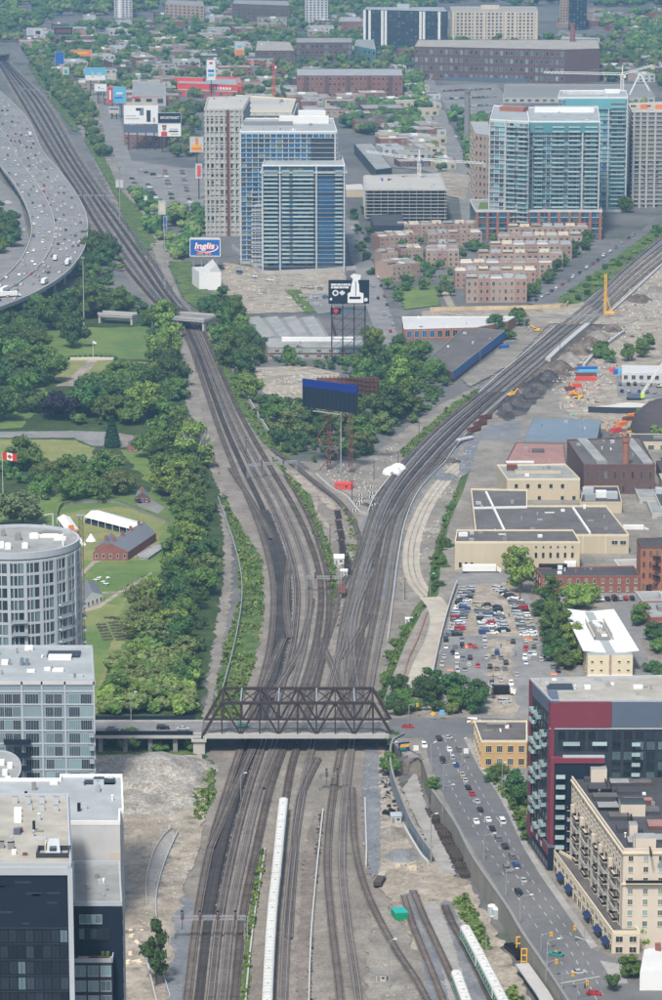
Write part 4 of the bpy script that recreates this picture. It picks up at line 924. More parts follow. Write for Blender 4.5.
for rr in range(3):
 for cc in range(3):
  u = .04 + cc * .26; A = b.pt(0,u + .11,b.z0 + z - 2.0 - rr * 3.6,4.05); o2 = bpy.data.objects.new('window',win_mesh(2.3,2.4,RND.choice(('g_curtain','g_mid','g_pale')),'lightgrey',1)); COL.objects.link(o2); o2.parent = b.o; o2.location = A - Vector(b.o['_w']); o2.rotation_euler = (0,0,b.ang())
b.clutter(6,12,smax=.9); b.done()

# ---------------------------------------------------------------- right foreground
b = Bld('red_and_dark_tower','dark apartment tower with burgundy frame and stacked glass balconies',[(551,702),(760,702),(745,675),(530,680)],base=869,z0=TZ,wall='slate',roofm='roofbeige',parm='lightgrey',par=.7)
H_ = b.h
u1_ = .505 * (111 / 209.)
b.panel(0,0,.29,H_ - 8.2,H_ + .2,'burgundy',.5); b.panel(0,.2915,1,H_ - 8.2,H_ + .1,'bluegrey',.4); b.band(H_ - 8.8,.5,.35,'lightgrey',[0]); b.panel(0,0,.018,5,H_ - 8.21,'burgundy',.45); b.panel(3,.93,1,3,H_ + .15,'burgundy',.3)
b.panel(3,0,.14,3,H_ + .15,'burgundy',.3); b.panel(3,.141,.929,H_ - 4,H_ + .1,'bluegrey',.25)
b.panel(0,0,.26,H_ - 19.2,H_ - 17.6,'burgundy',2.6,'projecting_frame'); b.panel(0,.06,.26,H_ - 17.58,H_ - 17.2,'lightgrey',2.0); b.panel(0,.1,.265,H_ - 23.6,H_ - 22.9,'lightgrey',2.0); b.panel(0,.02,.24,0,H_ - 19.25,'navy',2.2,'lower_block'); b.panel(0,.0,.019,0,H_ - 19.21,'burgundy',2.5,'frame_post')
for rr in range(13):
 z1 = H_ - 9.2 - rr * 3.3
 b.wins(0,5,1,.7,.8,z0=z1 - 3.3,z1=z1,u0=.03,u1=.27,f='slate',m='g_black',mull=1) if rr < 2 else None
 b.wins(0,6,1,.72,.8,z0=z1 - 3.3,z1=z1,u0=.29,u1=.62,f='slate',ms=['g_black','g_black','g_mid','g_dark'],mull=1)
for rr in range(7):
 b.slab(0,.39,.43,H_ - 14 - rr * 3.3,1.6,.25,'lightgrey','balcglass',1.0)
b.slab(0,.06,.14,H_ - 13.8,1.6,.3,'lightgrey','balcglass',1.0); b.slab(0,.2,.27,H_ - 13.8,1.6,.3,'lightgrey','balcglass',1.0)
for rr in range(8): b.slab(0,.026,.07,H_ - 24 - rr * 3.3,1.4,.3,'lightgrey','balcglass',1.1,out=2.3)
for rr in range(12):
 for u0,u1 in ((.2,.36),(.42,.56),(.7,.84)):
  if (rr + int(u0 * 5)) % 3 == 0: continue
  b.slab(3,u0,u1,H_ - 8.5 - rr * 3.3 - (u0 - .2) * 1.2,1.6,.25,'lightgrey','balcglass',1.05)
b.wins(3,6,13,.7,.7,z0=4,z1=H_ - 5,u0=.15,u1=.92,f='slate',m='g_black',mull=0)
b.unit(560,688,8,9,.6,'lightgrey',top='slate'); b.unit(575,683,22,5,1.1,'lightgrey',top='roofbeige'); b.unit(552,691,3,26,.5,'bluegrey'); b.unit(638,688,3,2,.9,'white'); b.clutter(16,14); b.done()
# podium of the red tower
b2 = Bld('podium_shop','low dark podium with burgundy band and pale vents at the foot of the red tower',[(548,847),(562,847),(540,806),(527,816)],base=872,z0=TZ,wall='navy',roofm='roofgrey',par=.5,parm='bluegrey')
b2.panel(3,0,1,b2.h - 2.6,b2.h - .4,'burgundy',.3); b2.wins(3,8,1,.8,.8,z0=.3,z1=3.6,f='slate',m='g_dark'); 
for u in (.25,.5,.7): b2.panel(3,u,u + .06,b2.h - 2.3,b2.h - .8,'lightgrey',.45,'vent')
b2.done()

# cream apartment block
b = Bld('cream_apartment_block','cream rendered apartment block with dark flat roofs and rows of balconies',[(623.5,852),(760,852),(735,770),(565,770)],base=950,z0=TZ,wall='beige',roofm='roofdark',parm='beige',par=1.1)
H_ = b.h; fl = (H_ - 6.5) / 7
b.band(H_ - .6,.6,.4,'cream',[0,3],'cornice'); b.band(H_ - fl * 2.95,.5,.5,'cream',[0],'cornice')
b.wins(0,9,7,.3,.48,z0=6.5,z1=H_ - .3,u0=.0,u1=1,f='cream',ms=['g_mid','g_dark','g_curtain'],mull=1)
b.wins(3,20,2,.4,.5,z0=H_ - 2 * fl,z1=H_ - .2,u0=.03,u1=.97,f='cream',ms=['g_dark','g_mid'],mull=0)
b.wins(3,14,5,.72,.84,z0=6.5,z1=H_ - 2 * fl,u0=.03,u1=.97,f='beige',ms=['g_black','g_black','g_dark'],mull=1)  # panes widened and blackened to paint the shade of recesses between the bays
for u0,u1 in ((.05,.13),(.2,.28),(.36,.44),(.56,.62),(.68,.75),(.84,.92)):
 b.panel(3,u0 - .03,u0 - .012,5,H_ - 2 * fl,'beige',1.1,'wing_wall')
 for k in range(5): b.slab(3,u0,u1,6.5 + k * fl,1.3,.3,'beige','railing' if k % 2 else 'black',.9)  # black guards add to the painted dark of the recesses
# roof: terraces, boxes and dark screens
for (x,y,sx,sy,hh_,m,t_) in ((598,779,5,7,4.2,'beige','roofgrey'),(632,813,7.5,7,3.8,'beige','g_mid'),(645,848,6,5,3.8,'beige','roofgrey'),(633,836,2.4,4,4,'beige','roofgrey'),(638,846,3,3,3,'beige','roofgrey'),
 (599,790,6.82,5.5,1.26,'black','roofdark'),(605,799,7.44,4.4,1.4,'roofdark','roofbrown'),(612,808,8.68,5.5,1.12,'black','roofgrey'),(619,818,6.2,4.4,1.19,'roofdark','roofbrown'),(627,830,6.2,5.5,1.26,'roofdark','roofdark'),(637,843,5.58,5.5,1.19,'roofdark','roofgrey'),(622,784,7.44,4.4,1.05,'roofdark','roofgrey'),(628,792,6.82,5.5,0.98,'roofdark','roofdark'),(638,802,8.68,3.3,1.05,'rustred','roofred'),(650,812,5.58,5.5,1.05,'roofdark','roofbrown'),(657,826,5.58,6.6,0.98,'rustred','roofred'),(659,840,4.96,5.5,1.05,'roofdark','roofgrey'),(592,780,4.96,4.4,0.98,'roofdark','roofdark'),(640,784,7,4,1.1,'wood','roofbrown')): b.unit(x,y,sx,sy,hh_,m,top=t_,name='roof_terrace_wall' if hh_ < 3 else 'roof_house')
for k in range(9): b.unit(606 + k * 5.4,785 + k * 8,.4,14,1.3,'black',name='screen_wall')
b.clutter(22,21,smax=1.8)
# arched window in the gable
g_ = b.pt(0,.31,b.z0 + H_ - 4.6,.2); mb = MB(); dv = b.edge(0)[2]
ar = [g_ + dv * 2.4 * math.cos(t) + Vector((0,0,2.2 * math.sin(t))) for t in [math.pi * i / 10 for i in range(11)]]; mb.face(ar[::-1]); mb.f[-1] = tuple(reversed(mb.f[-1])); mb.build('arched_window',C['g_pale'],b.o)
for k in range(1): b.slab(0,.02,1,H_ - fl * 2.95 + .5,1.3,.3,'cream','black',1.0,'terrace')
b.done()
b2 = Bld('shop_podium','two storey cream podium with blue awnings along the street',[(612.5,934),(640,934),(590,870),(550,847)],base=955,z0=TZ,wall='beige',roofm='roofbrown',par=1.0,parm='cream')
b2.wins(3,15,1,.6,.6,z0=b2.h * .5,z1=b2.h,f='cream',ms=['g_black','g_dark'],mull=1); b2.wins(3,15,1,.75,.8,z0=0,z1=b2.h * .5,f='cream',m='g_black'); b2.wins(0,2,2,.5,.55,z0=0,z1=b2.h,f='cream',m='g_dark')
for k,u in enumerate((.18,.32,.62,.78,.9)):
 A = b2.pt(3,u,b2.z0 + 3.4,0); B = b2.pt(3,u + .07,b2.z0 + 3.4,0); n_ = b2.edge(3)[3]; mb = MB(); mb.mesh([A,B,B + n_ * 1.6 - Vector((0,0,1)),A + n_ * 1.6 - Vector((0,0,1)),A + n_ * 1.6 - Vector((0,0,1.4)),B + n_ * 1.6 - Vector((0,0,1.4))],[(0,1,2,3),(3,2,5,4),(0,3,4),(1,5,2)]); mb.build('awning',C['navyc'],b2.o)
b2.done()
# white cottage at the corner
b = Bld('white_cottage','small white cottage roof with brick chimney at the bottom right corner',[(640,972),(700,972),(700,935),(648,950)],h=6,z0=TZ,wall='white',roofm='rooflight',par=0)
p0,p1,p2_,p3 = [Vector((p.x,p.y,b.zt)) for p in b.P]; m0 = (p0 + p1) / 2 + Vector((0,0,4)); m1 = (p3 + p2_) / 2 + Vector((0,0,4)); rg0 = (p0 + p3) / 2 + Vector((0,0,3.5)); rg1 = (p1 + p2_) / 2 + Vector((0,0,3.5))
mb = MB(); mb.mesh([p0,p1,p2_,p3,rg0,rg1],[(0,1,5,4),(2,3,4,5),(3,0,4),(1,2,5)]); mb.build('gable_roof',C['offwhite'],b.o); g = G(658,950,b.zt + 3); qb(b.o,'chimney','brick',g.x,g.y,b.zt - 1,1.6,1.3,6); b.done()
# dark fence by the cottage
# ochre brick building
b = Bld('ochre_brick_building','low ochre brick building with flat roof at the intersection',[(481,742),(527,742),(527,722),(474,722)],base=769,z0=TZ,wall='yellow',roofm='roofbrown',parm='cream',par=.6)
b.wins(0,4,2,.5,.5,z0=.3,z1=b.h - .2,f='cream',ms=['g_dark','g_mid'],mull=2,u0=.05); b.wins(3,5,2,.5,.5,z0=.3,z1=b.h - .2,f='cream',m='g_dark'); b.unit(497,727,7,2.5,1.4,'roofbrown',top='conc_dark'); b.unit(507,728,1.4,1.4,1,'white'); b.unit(510,727,1,1,1,'rustred'); b.clutter(3,3); b.done()
# long cream building with white folded roof
b = Bld('white_roofed_building','long cream building under a white butterfly roof beside the car park',[(588,655),(633,655),(610,612),(570,612)],base=677,z0=TZ,wall='cream',roofm='rooflight',par=0)
z = b.zt
FL,FR,BR,BL = G(583,650,z + 1),G(639,650,z + 1),G(614,609,z + 1),G(563,608,z + 1); FM = (FL + FR) / 2 + Vector((0,0,-1.2)); BM = (BL + BR) / 2 + Vector((0,0,-1.2)); d3 = Vector((0,0,.4))
mb = MB(); mb.mesh([FL,FM,FR,BR,BM,BL],[(0,1,4,5),(1,2,3,4)],0); mb.mesh([v - d3 for v in (FL,FM,FR,BR,BM,BL)] + [FL,FM,FR,BR,BM,BL],[(0,1,7,6),(1,2,8,7),(2,3,9,8),(5,0,6,11),(5,4,1,0),(4,3,2,1)],0); mb.build('folded_roof',C['white'],b.o)
g = G(599,629,z + 1.4); dd = (BM - FM).normalized(); a_ = math.atan2(dd.y,dd.x); qb(b.o,'mechanical_deck','conc_dark',g.x,g.y,z - .2,24,6,1.4,a_,0)
for k in range(7): q = g + dd * (k * 3.3 - 10); mb = MB(); mb.box(q.x + RND.uniform(-1,1),q.y,z + 1.2,2,2.2,RND.uniform(.5,1.3),a_); mb.build('air_unit',C[RND.choice(('lightgrey','white','conc_dark','tan'))],b.o)
for s_ in (-1,1): q = g + Vector((-dd.y,dd.x,0)) * s_ * 3.6; qm(b.o,'deck_screen','beige',q - dd * 13 + Vector((0,0,.6)),q + dd * 13 + Vector((0,0,.6)),.4,.9)
b.wins(0,5,2,.28,.2,z0=1,z1=b.h - 1,f='cream',m='g_dark',mull=0); b.fin(0,.5,.8,.2,m='bricktan'); b.wins(3,12,2,.5,.55,z0=.5,z1=b.h - .5,f='tan',m='g_dark'); b.band(.2,.6,.3,'white',[0]); b.done()
b = Bld('low_annex','low annex with sloping white roof between cream building and red tower',[(603,686),(640,683),(634,676),(595,676)],h=4,z0=TZ,wall='conc_dark',roofm='offwhite',par=0); b.done()
b = Bld('small_annex','tiny cream walled enclosure right of the sloping annex',[(640,687),(652,687),(646,677),(637,677)],h=3,z0=TZ,wall='cream',roofm='roofbeige',par=.6); b.done()

# ---------------------------------------------------------------- industrial block on the right
b = Bld('tan_factory','big tan factory hall with dark tar roof and row of square windows',[(455,543),(580,543),(573,531),(457,531)],base=574,z0=TZ - 2,wall='tan',roofm='roofbrown',par=.7,parm='cream')
b.wins(0,6,1,.3,.4,z0=b.h * .42,z1=b.h * .8,u0=.62,u1=.97,f='conc_dark',m='g_black',mull=0); b.wins(0,6,1,.2,.2,z0=b.h * .75,z1=b.h,u0=.62,u1=.97,f='conc_dark',m='g_black',mull=0); b.wins(0,3,1,.4,.25,z0=0,z1=b.h * .6,u0=.02,u1=.16,f='conc_dark',m='g_black',mull=0); b.wins(0,1,1,.5,.5,z0=b.h * .4,z1=b.h * .8,u0=.5,u1=.56,f='conc_dark',m='g_black',mull=0)
b.unit(463,536,4,2,1.6,'white'); b.unit(540,537,2,2,1,'white'); b.clutter(6,31); b.done()
b = Bld('tan_factory','largest dark roofed tan hall with crossing white roof ridges',[(476,536),(629,536),(606,507),(527,507),(527,491),(471,490)],base=558,ref=1,z0=TZ - 2,wall='tan',roofm='roofbrown',par=.8,parm='cream')
for A,B in (((486,492),(506,534)),((573,508),(590,533)),((474,508),(527,507))):
 p,q = G(*A,b.zt + .5),G(*B,b.zt + .5); qm(b.o,'roof_ridge','white',p,q,.9,.9)
b.wins(0,2,1,.7,.3,z0=b.h * .4,z1=b.h,u0=.88,u1=.99,f='white',m='g_dark'); b.fin(0,.7,.5,.3,m='cream'); b.fin(0,.85,.5,.3,m='cream'); b.clutter(18,32,smax=3); b.done()
b = Bld('tan_office','tan two storey office block with grey roof above the tan hall',[(507,480),(580,480),(565,465),(497,466)],base=504,z0=TZ - 2,wall='tan',roofm='roofgrey',par=.8,parm='cream')
b.wins(0,6,2,.25,.3,z0=0,z1=b.h,f='conc_dark',m='g_black',mull=0,u0=.05,skip=.3); b.unit(512,470,5,3,2.5,'rustred'); b.unit(538,473,22,3,1.6,'tan',top='roofgrey'); b.unit(527,476,2,2,1,'white'); b.clutter(6,33); b.done()
b = Bld('loading_annex','dark roofed loading annex between tan office and brick warehouse',[(580,503),(622,503),(618,487),(584,487)],h=7,z0=TZ - 2,wall='tan',roofm='roofdark',par=.6)
for (x,y,m) in ((588,494,'lightgrey'),(601,497,'white'),(612,498,'lightgrey'),(590,500,'steel')): b.unit(x,y,5,4,3,m)
b.done()
b = Bld('brick_warehouse','dark brick warehouse with long roof monitor behind a tall chimney',[(584,466),(655,466),(640,438),(567,441)],base=498,z0=TZ - 2,wall='brickdark',roofm='roofbrown',par=.8,parm='brickdark')
for A,B in (((582,440),(602,463)),((628,440),(648,464))):
 p,q = G(*A,b.zt + .8),G(*B,b.zt + .8); qm(b.o,'roof_monitor','roofgrey',p,q,5,1.8)
b.wins(0,8,2,.3,.5,z0=1,z1=b.h - 1,f='brickorange',ms=['g_dark','g_mid'],mull=0); b.clutter(8,34); b.done()
def chimney(label,px,ptop,pbase,z0,r0,r1,m,cat='chimney',bands=True,n=14):
 g = G(px,pbase,z0); h = HT(px,ptop,pbase,z0); o = thing('chimney',label,cat,(g.x,g.y,z0)); mb = MB(); mb.cyl((g.x,g.y,z0 - .3),(g.x,g.y,z0 + h),r0,r1,n); mb.build('shaft',C[m],o)
 mb = MB(); mb.cyl((g.x,g.y,z0 + h - 2.2),(g.x,g.y,z0 + h),r1 * 1.3,r1 * 1.25,n); mb.cyl((g.x,g.y,z0 + h),(g.x,g.y,z0 + h + .06),r1,r1,n,1); mb.build('cap',[C[m],C['black']],o)
 if bands:
  for k in range(5): z = z0 + h * (.2 + k * .15); mb = MB(); rr = lerp(r0,r1,(z - z0) / h) + .06; mb.cyl((g.x,g.y,z),(g.x,g.y,z + .3),rr,rr,n); mb.build('iron_band',C['conc_dark'],o)
chimney('tall orange brick chimney in front of the dark brick warehouse',625,437,497,TZ - 2,2.0,1.5,'brickorange')
b = Bld('brick_row_building','low red brick building with dark roof and two rows of windows',[(541,577),(640,577),(634,567),(534,569)],base=594,z0=TZ,wall='brick',roofm='roofdark',par=.6,parm='brick')
b.wins(0,12,2,.3,.5,z0=.3,z1=b.h,f='cream',ms=['g_dark','g_mid'],mull=1); b.wins(3,3,2,.3,.5,z0=0,z1=b.h,f='cream',m='g_dark'); b.unit(553,568,12,3,1.6,'black'); b.unit(560,569,2,2,1.6,'white'); b.clutter(6,35); b.done()
b = Bld('orange_brick_mill','tall orange brick mill with iron stairs at the right edge',[(641,548),(700,548),(690,538),(637,540)],base=594,z0=TZ,wall='brickorange',roofm='roofdark',par=.8,parm='brickdark')
b.wins(0,9,4,.35,.45,z0=1,z1=b.h,f='brick',ms=['g_dark','g_mid'],mull=1); b.panel(0,.1,.2,0,4,'black',.06,'doorway')
mb = MB()
for k in range(3): A = b.pt(0,.2,b.z0 + 4 + k * 4.2,1.2); B = b.pt(0,.33,b.z0 + 8 + k * 4.2,1.2); mb.beam(A,B,.8,.2); Cc = b.pt(0,.2,b.z0 + 8 + k * 4.2,.7); mb.beam(Cc,B,1.4,.15)
mb.build('fire_stair',C['black'],b.o); b.done()
b = Bld('grey_roofed_shed','low shed with blue grey roof beside the haul road',[(523,441),(596,443),(601,420),(533,418)],h=6,z0=2,wall='conc_dark',roofm='rooflight',par=.3); b.roof.data.materials[0] = C['bluesteel']; b.clutter(5,36); b.done()
b = Bld('red_roofed_shed','low shed with faded red roof in front of the blue grey shed',[(505,464),(566,464),(564,444),(516,443)],h=6.5,z0=2,wall='brickdark',roofm='roofred',par=.3); b.unit(538,452,6,4,1.5,'roofbrown'); b.unit(520,463,14,1.5,1,'white'); b.clutter(4,37); b.done()
b = Bld('works_office','long pale prefabricated office beside the works car park',[(622,373),(700,374),(700,366),(622,365)],base=383,wall='offwhite',roofm='offwhite',par=0,z0=0); b.wins(0,10,1,.5,.5,z0=1,z1=b.h,f='white',m='g_dark'); b.done()
# salt dome
g = G(668,434,0); o = thing('storage_dome','dark brown conical storage dome on a low concrete wall','storage dome',(g.x,g.y,0)); R_ = 33 * M2(662,428) ; hd = HT(662,398,434); mb = MB(); mb.dome(g,R_ * 1.15,R_ * 1.15,hd,36,8); mb.build('roof',mat('dome_shingle',(.07,.058,.06),var=.15),o); mb = MB(); mb.cyl((g.x,g.y,-.2),(g.x,g.y,2.4),R_ * 1.2,R_ * 1.2,36,cap=False); mb.build('wall',C['tan'],o)

# long blue-walled warehouse
b = Bld('blue_walled_warehouse','long flat roofed warehouse with bright blue side wall',[(453,372),(505,331),(465,327),(426,362)],base=383,wall='brickdark',roofm='roofgrey',par=.4,parm='conc_dark'); b.roof.data.materials[0] = C['roofbrown']
for i in range(b.n):
 p,q,d,n_,L = b.edge(i)
 if n_.x > .3 and L > 60: b.panel(i,.0,1,2.0,b.h,'blue',.12); BLU = i
b.fin(BLU,.5,.4,.3,m='steel'); b.clutter(5,40); b.done()
for i in range(b.n):
 pass
# white roof / brick shop
b = Bld('brick_showroom','brick showroom with long white roof near the platform hoarding',[(404,329),(478,327),(508,321),(515,317),(402,317)],base=341,wall='brickorange',roofm='offwhite',par=.4,parm='white')
b.wins(0,9,1,.6,.6,z0=.5,z1=b.h,f='white',ms=['g_blue','g_dark'],mull=1,u0=.02,u1=.95); b.clutter(5,41); b.done()
# sawtooth-roofed works and the long building before it
b = Bld('sawtooth_works','old works with row of grey sawtooth roofs behind the billboard tower',[(262,338),(330,338),(318,318),(245,318)],h=5,wall='conc_dark',roofm='conc_dark',par=0)
for k in range(4):
 u0 = k / 4.; P4 = [b.pt(0,u0 + .02,b.zt),b.pt(0,u0 + .19,b.zt),b.pt(2,1 - u0 - .19,b.zt),b.pt(2,1 - u0 - .02,b.zt)]; up = Vector((0,0,1.4)); mb = MB()
 mb.mesh(P4 + [P4[0] + Vector((0,0,.3)),P4[1] + up,P4[2] + up,P4[3] + Vector((0,0,.3))],[(4,5,6,7),(0,1,5,4),(1,2,6,5),(3,0,4,7)]); mb.build('sawtooth_roof',C['roofgrey'],b.o)
b.done()
b = Bld('long_low_works','long low works building with strip windows and skylight behind the trees',[(268,348),(364,348),(362,336),(262,338)],base=359,wall='bricktan',roofm='roofgrey',par=.4,parm='conc_dark')
b.wins(0,16,2,.7,.45,z0=.3,z1=b.h - .2,f='white',ms=['g_dark','g_teal'],mull=1); b.unit(318,341,44,3,2.4,'white',name='skylight'); b.panel(0,0,1,b.h * .45,b.h * .55,'brickdark',.25); b.clutter(5,42); b.done()
b = Bld('brown_works','brown roofed works block under the black billboard',[(338,340),(368,340),(364,318),(332,318)],h=6,wall='brickdark',roofm='roofbrown',par=.3); b.done()
# white wedge building
b = Bld('white_shed','white metal building with raised lantern roof under the blue sign',[(199,272),(221,272),(218,266),(192,267)],base=290,wall='white',roofm='offwhite',par=0)
p,q,r3,s4 = b.P; u = Vector((0,0,5)); m0 = p.lerp(q,.8) + u; m1 = s4.lerp(r3,.8) + u; mb = MB(); mb.mesh([p.lerp(q,.45),q,m0,s4.lerp(r3,.45),r3,m1],[(0,1,2),(5,4,3),(0,2,5,3),(2,1,4,5)]); mb.build('lantern_roof',C['offwhite'],b.o)
b.done()
C['deepblue'] = mat('deep_blue_spandrel',(.018,.075,.16),rough=.2,island=.4,objr=.45,spec=.7)
# ============================================================ THE MIDDLE DISTANCE
def glass_tower(name,label,roof,base,floors,wall,ms,edges=((0,8),),bandm='concrete',z0=0.0,cap=70,dep=.9,top=0,group=None,cat='apartment tower',piers=(),roofm='rooflight',balc=()):
 b = Bld(name,label,roof,base=base,z0=z0,wall=wall,roofm=roofm,par=.8,parm='white',cat=cat,group=group,cap=cap)
 fh = (b.h - 4) / floors
 for e,cols in edges: b.wins(e,cols,floors,.84,.7,z0=3,z1=b.h - 1,ms=ms,f='slate' if wall == 'slate' else 'lightgrey',mull=1)
 for k in range(floors): b.band(3 + k * fh + fh * .03,.3,dep * .75,bandm,[e for e,c in edges],'floor_slab')
 for e,u in piers: b.fin(e,u,.9,dep + .25,0,b.h + .3,'offwhite','pier')
 for e,u0,u1 in balc:
  for k in range(1,floors): b.slab(e,u0,u1,3 + k * fh,1.9,.3,bandm,'balcglass',1.0,out=0)
 b.fh = fh; return b
# blue glass pair with the unfinished tower behind
b = Bld('concrete_tower','unfinished bare concrete tower behind the blue glass towers',[(205,110),(243,110),(250,97),(208,98)],base=236,wall='concrete',roofm='concrete',par=1.0,parm='concrete',cat='apartment tower',cap=80)
n = 24; fh = b.h / n
for k in range(n): b.band(k * fh + fh - .5,.5,.8,'concrete',[0,3,1],'floor_slab')
for u in (.02,.12,.24,.36,.5,.64,.78,.9,.98): b.fin(0,u,1.4,.7,m='concrete',z0=0)
b.fin(0,.6,2.2,1.2,m='rustred',name='hoist_tower'); b.fin(3,.5,1.5,.6); b.wins(0,8,12,.5,.5,z0=b.h * .1,z1=b.h * .95,f='concrete',ms=['g_black','g_mid'],mull=0,skip=.2); b.clutter(7,50); b.done()
b = Bld('concrete_tower','unfinished curved top concrete tower between the bare tower and glass tower',[(238,112),(292,112),(296,100),(236,96)],base=200,wall='concrete',roofm='concrete',par=1.2,parm='cream',cat='apartment tower',cap=10)
for k in range(12): b.band(b.h - 3 - k * 4,.6,1.6,'concrete',[0,1],'floor_slab')
for u in (.1,.3,.5,.7,.9): b.fin(0,u,1.2,1.0,m='concrete')
b.unit(262,104,30,8,3.5,'concrete'); b.unit(276,102,12,8,2,'conc_dark'); b.clutter(7,51); b.done()
b = glass_tower('glass_tower','taller pale blue glass tower with white curved roof house',[(240,132),(337,132),(333,119),(246,119)],264,26,'lightgrey',['g_blue','g_blue','g_blue','g_mid','g_dark'],((0,16),(3,3)),'lightgrey',piers=((0,.005),(0,.98)),cap=60)
b.unit(304,123,36,8,5,'white'); b.unit(268,125,36,5,2.5,'conc_dark',top='conc_dark'); b.unit(312,120,20,6,7,'white'); b.panel(0,.73,.98,b.h - 34,b.h - 4,'slate',.3); b.clutter(8,52); b.done()
b = glass_tower('glass_tower','front blue glass tower with white roof house and dark blue corner',[(262,166),(345,166),(342,157),(266,157)],271,24,'slate',['g_blue','g_blue','g_dark','g_blue','g_mid'],((0,14),(3,3),(1,2)),'lightgrey',piers=((0,.005),(0,.215),(0,.655),(0,.99)),cap=90,balc=((0,.02,.19),(0,.24,.33),(0,.37,.62),(0,.88,.97)))
for k in range(23): b.panel(0,.67,.865,3.6 + k * b.fh,3 + (k + .9) * b.fh,'deepblue',.75,'blue_glazing')
b.band(b.h - 5,.8,1.4,'offwhite',[0,1,3],'coping'); b.unit(301,157,44,9,6.5,'white',top='offwhite'); b.unit(283,158,3,9.6,4,'conc_dark'); b.unit(334,159,8,7,4.5,'offwhite')
b.panel(0,.02,.66,.5,3.2,'slate',.9); b.done()
b = Bld('glass_annex','narrow low annex of the front glass tower on its left',[(252,206),(262,206),(262,200),(254,200)],base=266,wall='lightgrey',roofm='offwhite',par=.4,cat='building',cap=20)
for k in range(16): b.band(3 + k * 3.3,.4,.6,'offwhite',[0,3],'floor_slab')
b.wins(0,3,16,.8,.6,z0=2,f='lightgrey',ms=['g_mid','g_blue']); b.done()
# hoarding at the foot
# teal pair
b = glass_tower('teal_tower','wide front teal glass tower above the brick podium',[(529,122),(600,122),(598,107),(527,108)],238,25,'lightgrey',['g_teal','g_teal','g_pale','g_mid','g_blue','g_dark'],((0,16),(3,3),(1,3)),'g_pale',piers=((0,.005),(0,.76),(0,.995)),cap=90,balc=((0,.08,.2),(0,.33,.5),(0,.56,.72),(0,.79,.97)))
b.panel(0,.0,.98,b.h - 8,b.h - .5,'g_teal',1.2,'top_glazing'); b.unit(564,112,46,8,4.4,'white',top='rooflight'); b.clutter(8,54); b.done()
b = glass_tower('teal_tower','left wing of the teal towers with white grid front',[(490,120),(529,122),(527,108),(494,106)],238,24,'offwhite',['g_teal','g_pale','g_mid','g_dark'],((0,8),(3,2)),'offwhite',piers=((0,.01),(0,.42)),cap=50,balc=((0,.46,.68),(0,.74,.96)),roofm='rooflight')
b.unit(514,111,20,10,3.5,'brickorange',top='roofred'); b.done()
b = glass_tower('teal_tower','rear teal glass tower rising behind the front one',[(558,98),(628,98),(626,91),(560,91)],212,26,'lightgrey',['g_teal','g_teal','g_blue','g_pale'],((0,14),(1,3)),'g_pale',piers=((0,.73),(0,.99)),cap=60,balc=((0,.76,.96),))
b.panel(0,.1,.97,b.h - 9,b.h - .6,'g_teal',1.2,'top_glazing'); b.unit(585,94,30,8,2,'offwhite'); b.unit(612,93,12,6,3,'white'); b.clutter(5,56); b.done()
b = Bld('brick_podium','brick and glass podium at the foot of the teal towers',[(476,211),(602,211),(598,200),(470,200)],base=240,wall='g_mid',roofm='roofgrey',par=.8,parm='offwhite',cat='building',cap=60)
b.band(b.h - .9,.9,.5,'offwhite',[0,3],'cornice'); b.wins(0,22,5,.8,.6,z0=1,z1=b.h - 1,f='slate',ms=['g_blue','g_mid','g_dark'],mull=1)
for k in range(13): b.fin(0,.01 + k * .0815,2.0,.8,0,b.h - 1,'brickorange','brick_pier')
for k in range(1,5): b.band(k * b.h / 5.2,.6,.5,'brickorange' if k % 2 else 'lightgrey',[0],'floor_band')
g1 = [(478,209),(520,209),(518,203),(480,203)]; p4_ = W(g1,b.zt); mb = MB(); mb.prism([(p.x,p.y) for p in p4_],b.zt - .1,b.zt + .35); mb.build('green_roof',C['grass'],b.o); b.done()
for i,(x0,x1,yt,yb,hy,lab) in enumerate(((470,489,152,214,140,'dark brick block left of the teal towers'),)):
 b = Bld('brick_block',lab,[(x0 + 5,yt - 18),(x1 + 2,yt - 16),(x1 - 1,yt - 30),(x0,yt - 30)],base=yb - 12,wall='bricktan',roofm='rooflight',par=.5,cap=30); b.wins(0,4,9,.5,.5,f='cream',ms=['g_dark','g_mid']); b.wins(3,3,9,.6,.5,f='cream',ms=['g_dark']); b.done()
b = Bld('concrete_tower','unfinished concrete tower with rusty formwork right of the teal towers',[(633,112),(700,112),(700,100),(629,103)],base=208,wall='conc_dark',roofm='concrete',par=0,cat='apartment tower',cap=40)
n = 22; fh = b.h / n
for k in range(n): b.band(k * fh + fh - .5,.5,.9,'concrete',[0,3],'floor_slab')
for u in (.02,.12,.22,.34,.5,.7,.9): b.fin(0,u,1.6,.8,m='concrete')
b.fin(3,.5,1.5,.5); b.wins(0,7,10,.6,.5,z0=0,z1=b.h * .5,f='concrete',ms=['g_mid','g_black'],mull=0)
for k in range(12): b.unit(634 + k * 5,107 + (k % 3),5,3,1.5 + (k % 3),('rustred','plywood','orange')[k % 3],name='formwork')
b.done()
b = Bld('parking_structure','unfinished grey concrete frame block beside the glass towers',[(366,190),(446,190),(440,174),(364,176)],base=221,wall='g_black',roofm='concrete',par=.8,parm='concrete',cap=10)
n = 9; fh = b.h / n
for k in range(n): b.band(k * fh + fh - .5,.5,.8,'concrete',[0,1,3],'floor_slab')
for k in range(12): b.fin(0,.01 + k * .089,.5,.5,m='conc_dark')
b.clutter(14,60,ms=('plywood','conc_dark','rustred','blue')); b.done()
b = Bld('dark_shed','dark roofed long shed beside the upper street',[(376,170),(392,168),(372,143),(354,144)],h=9,wall='slate',roofm='roofgrey',par=.3); b.done()
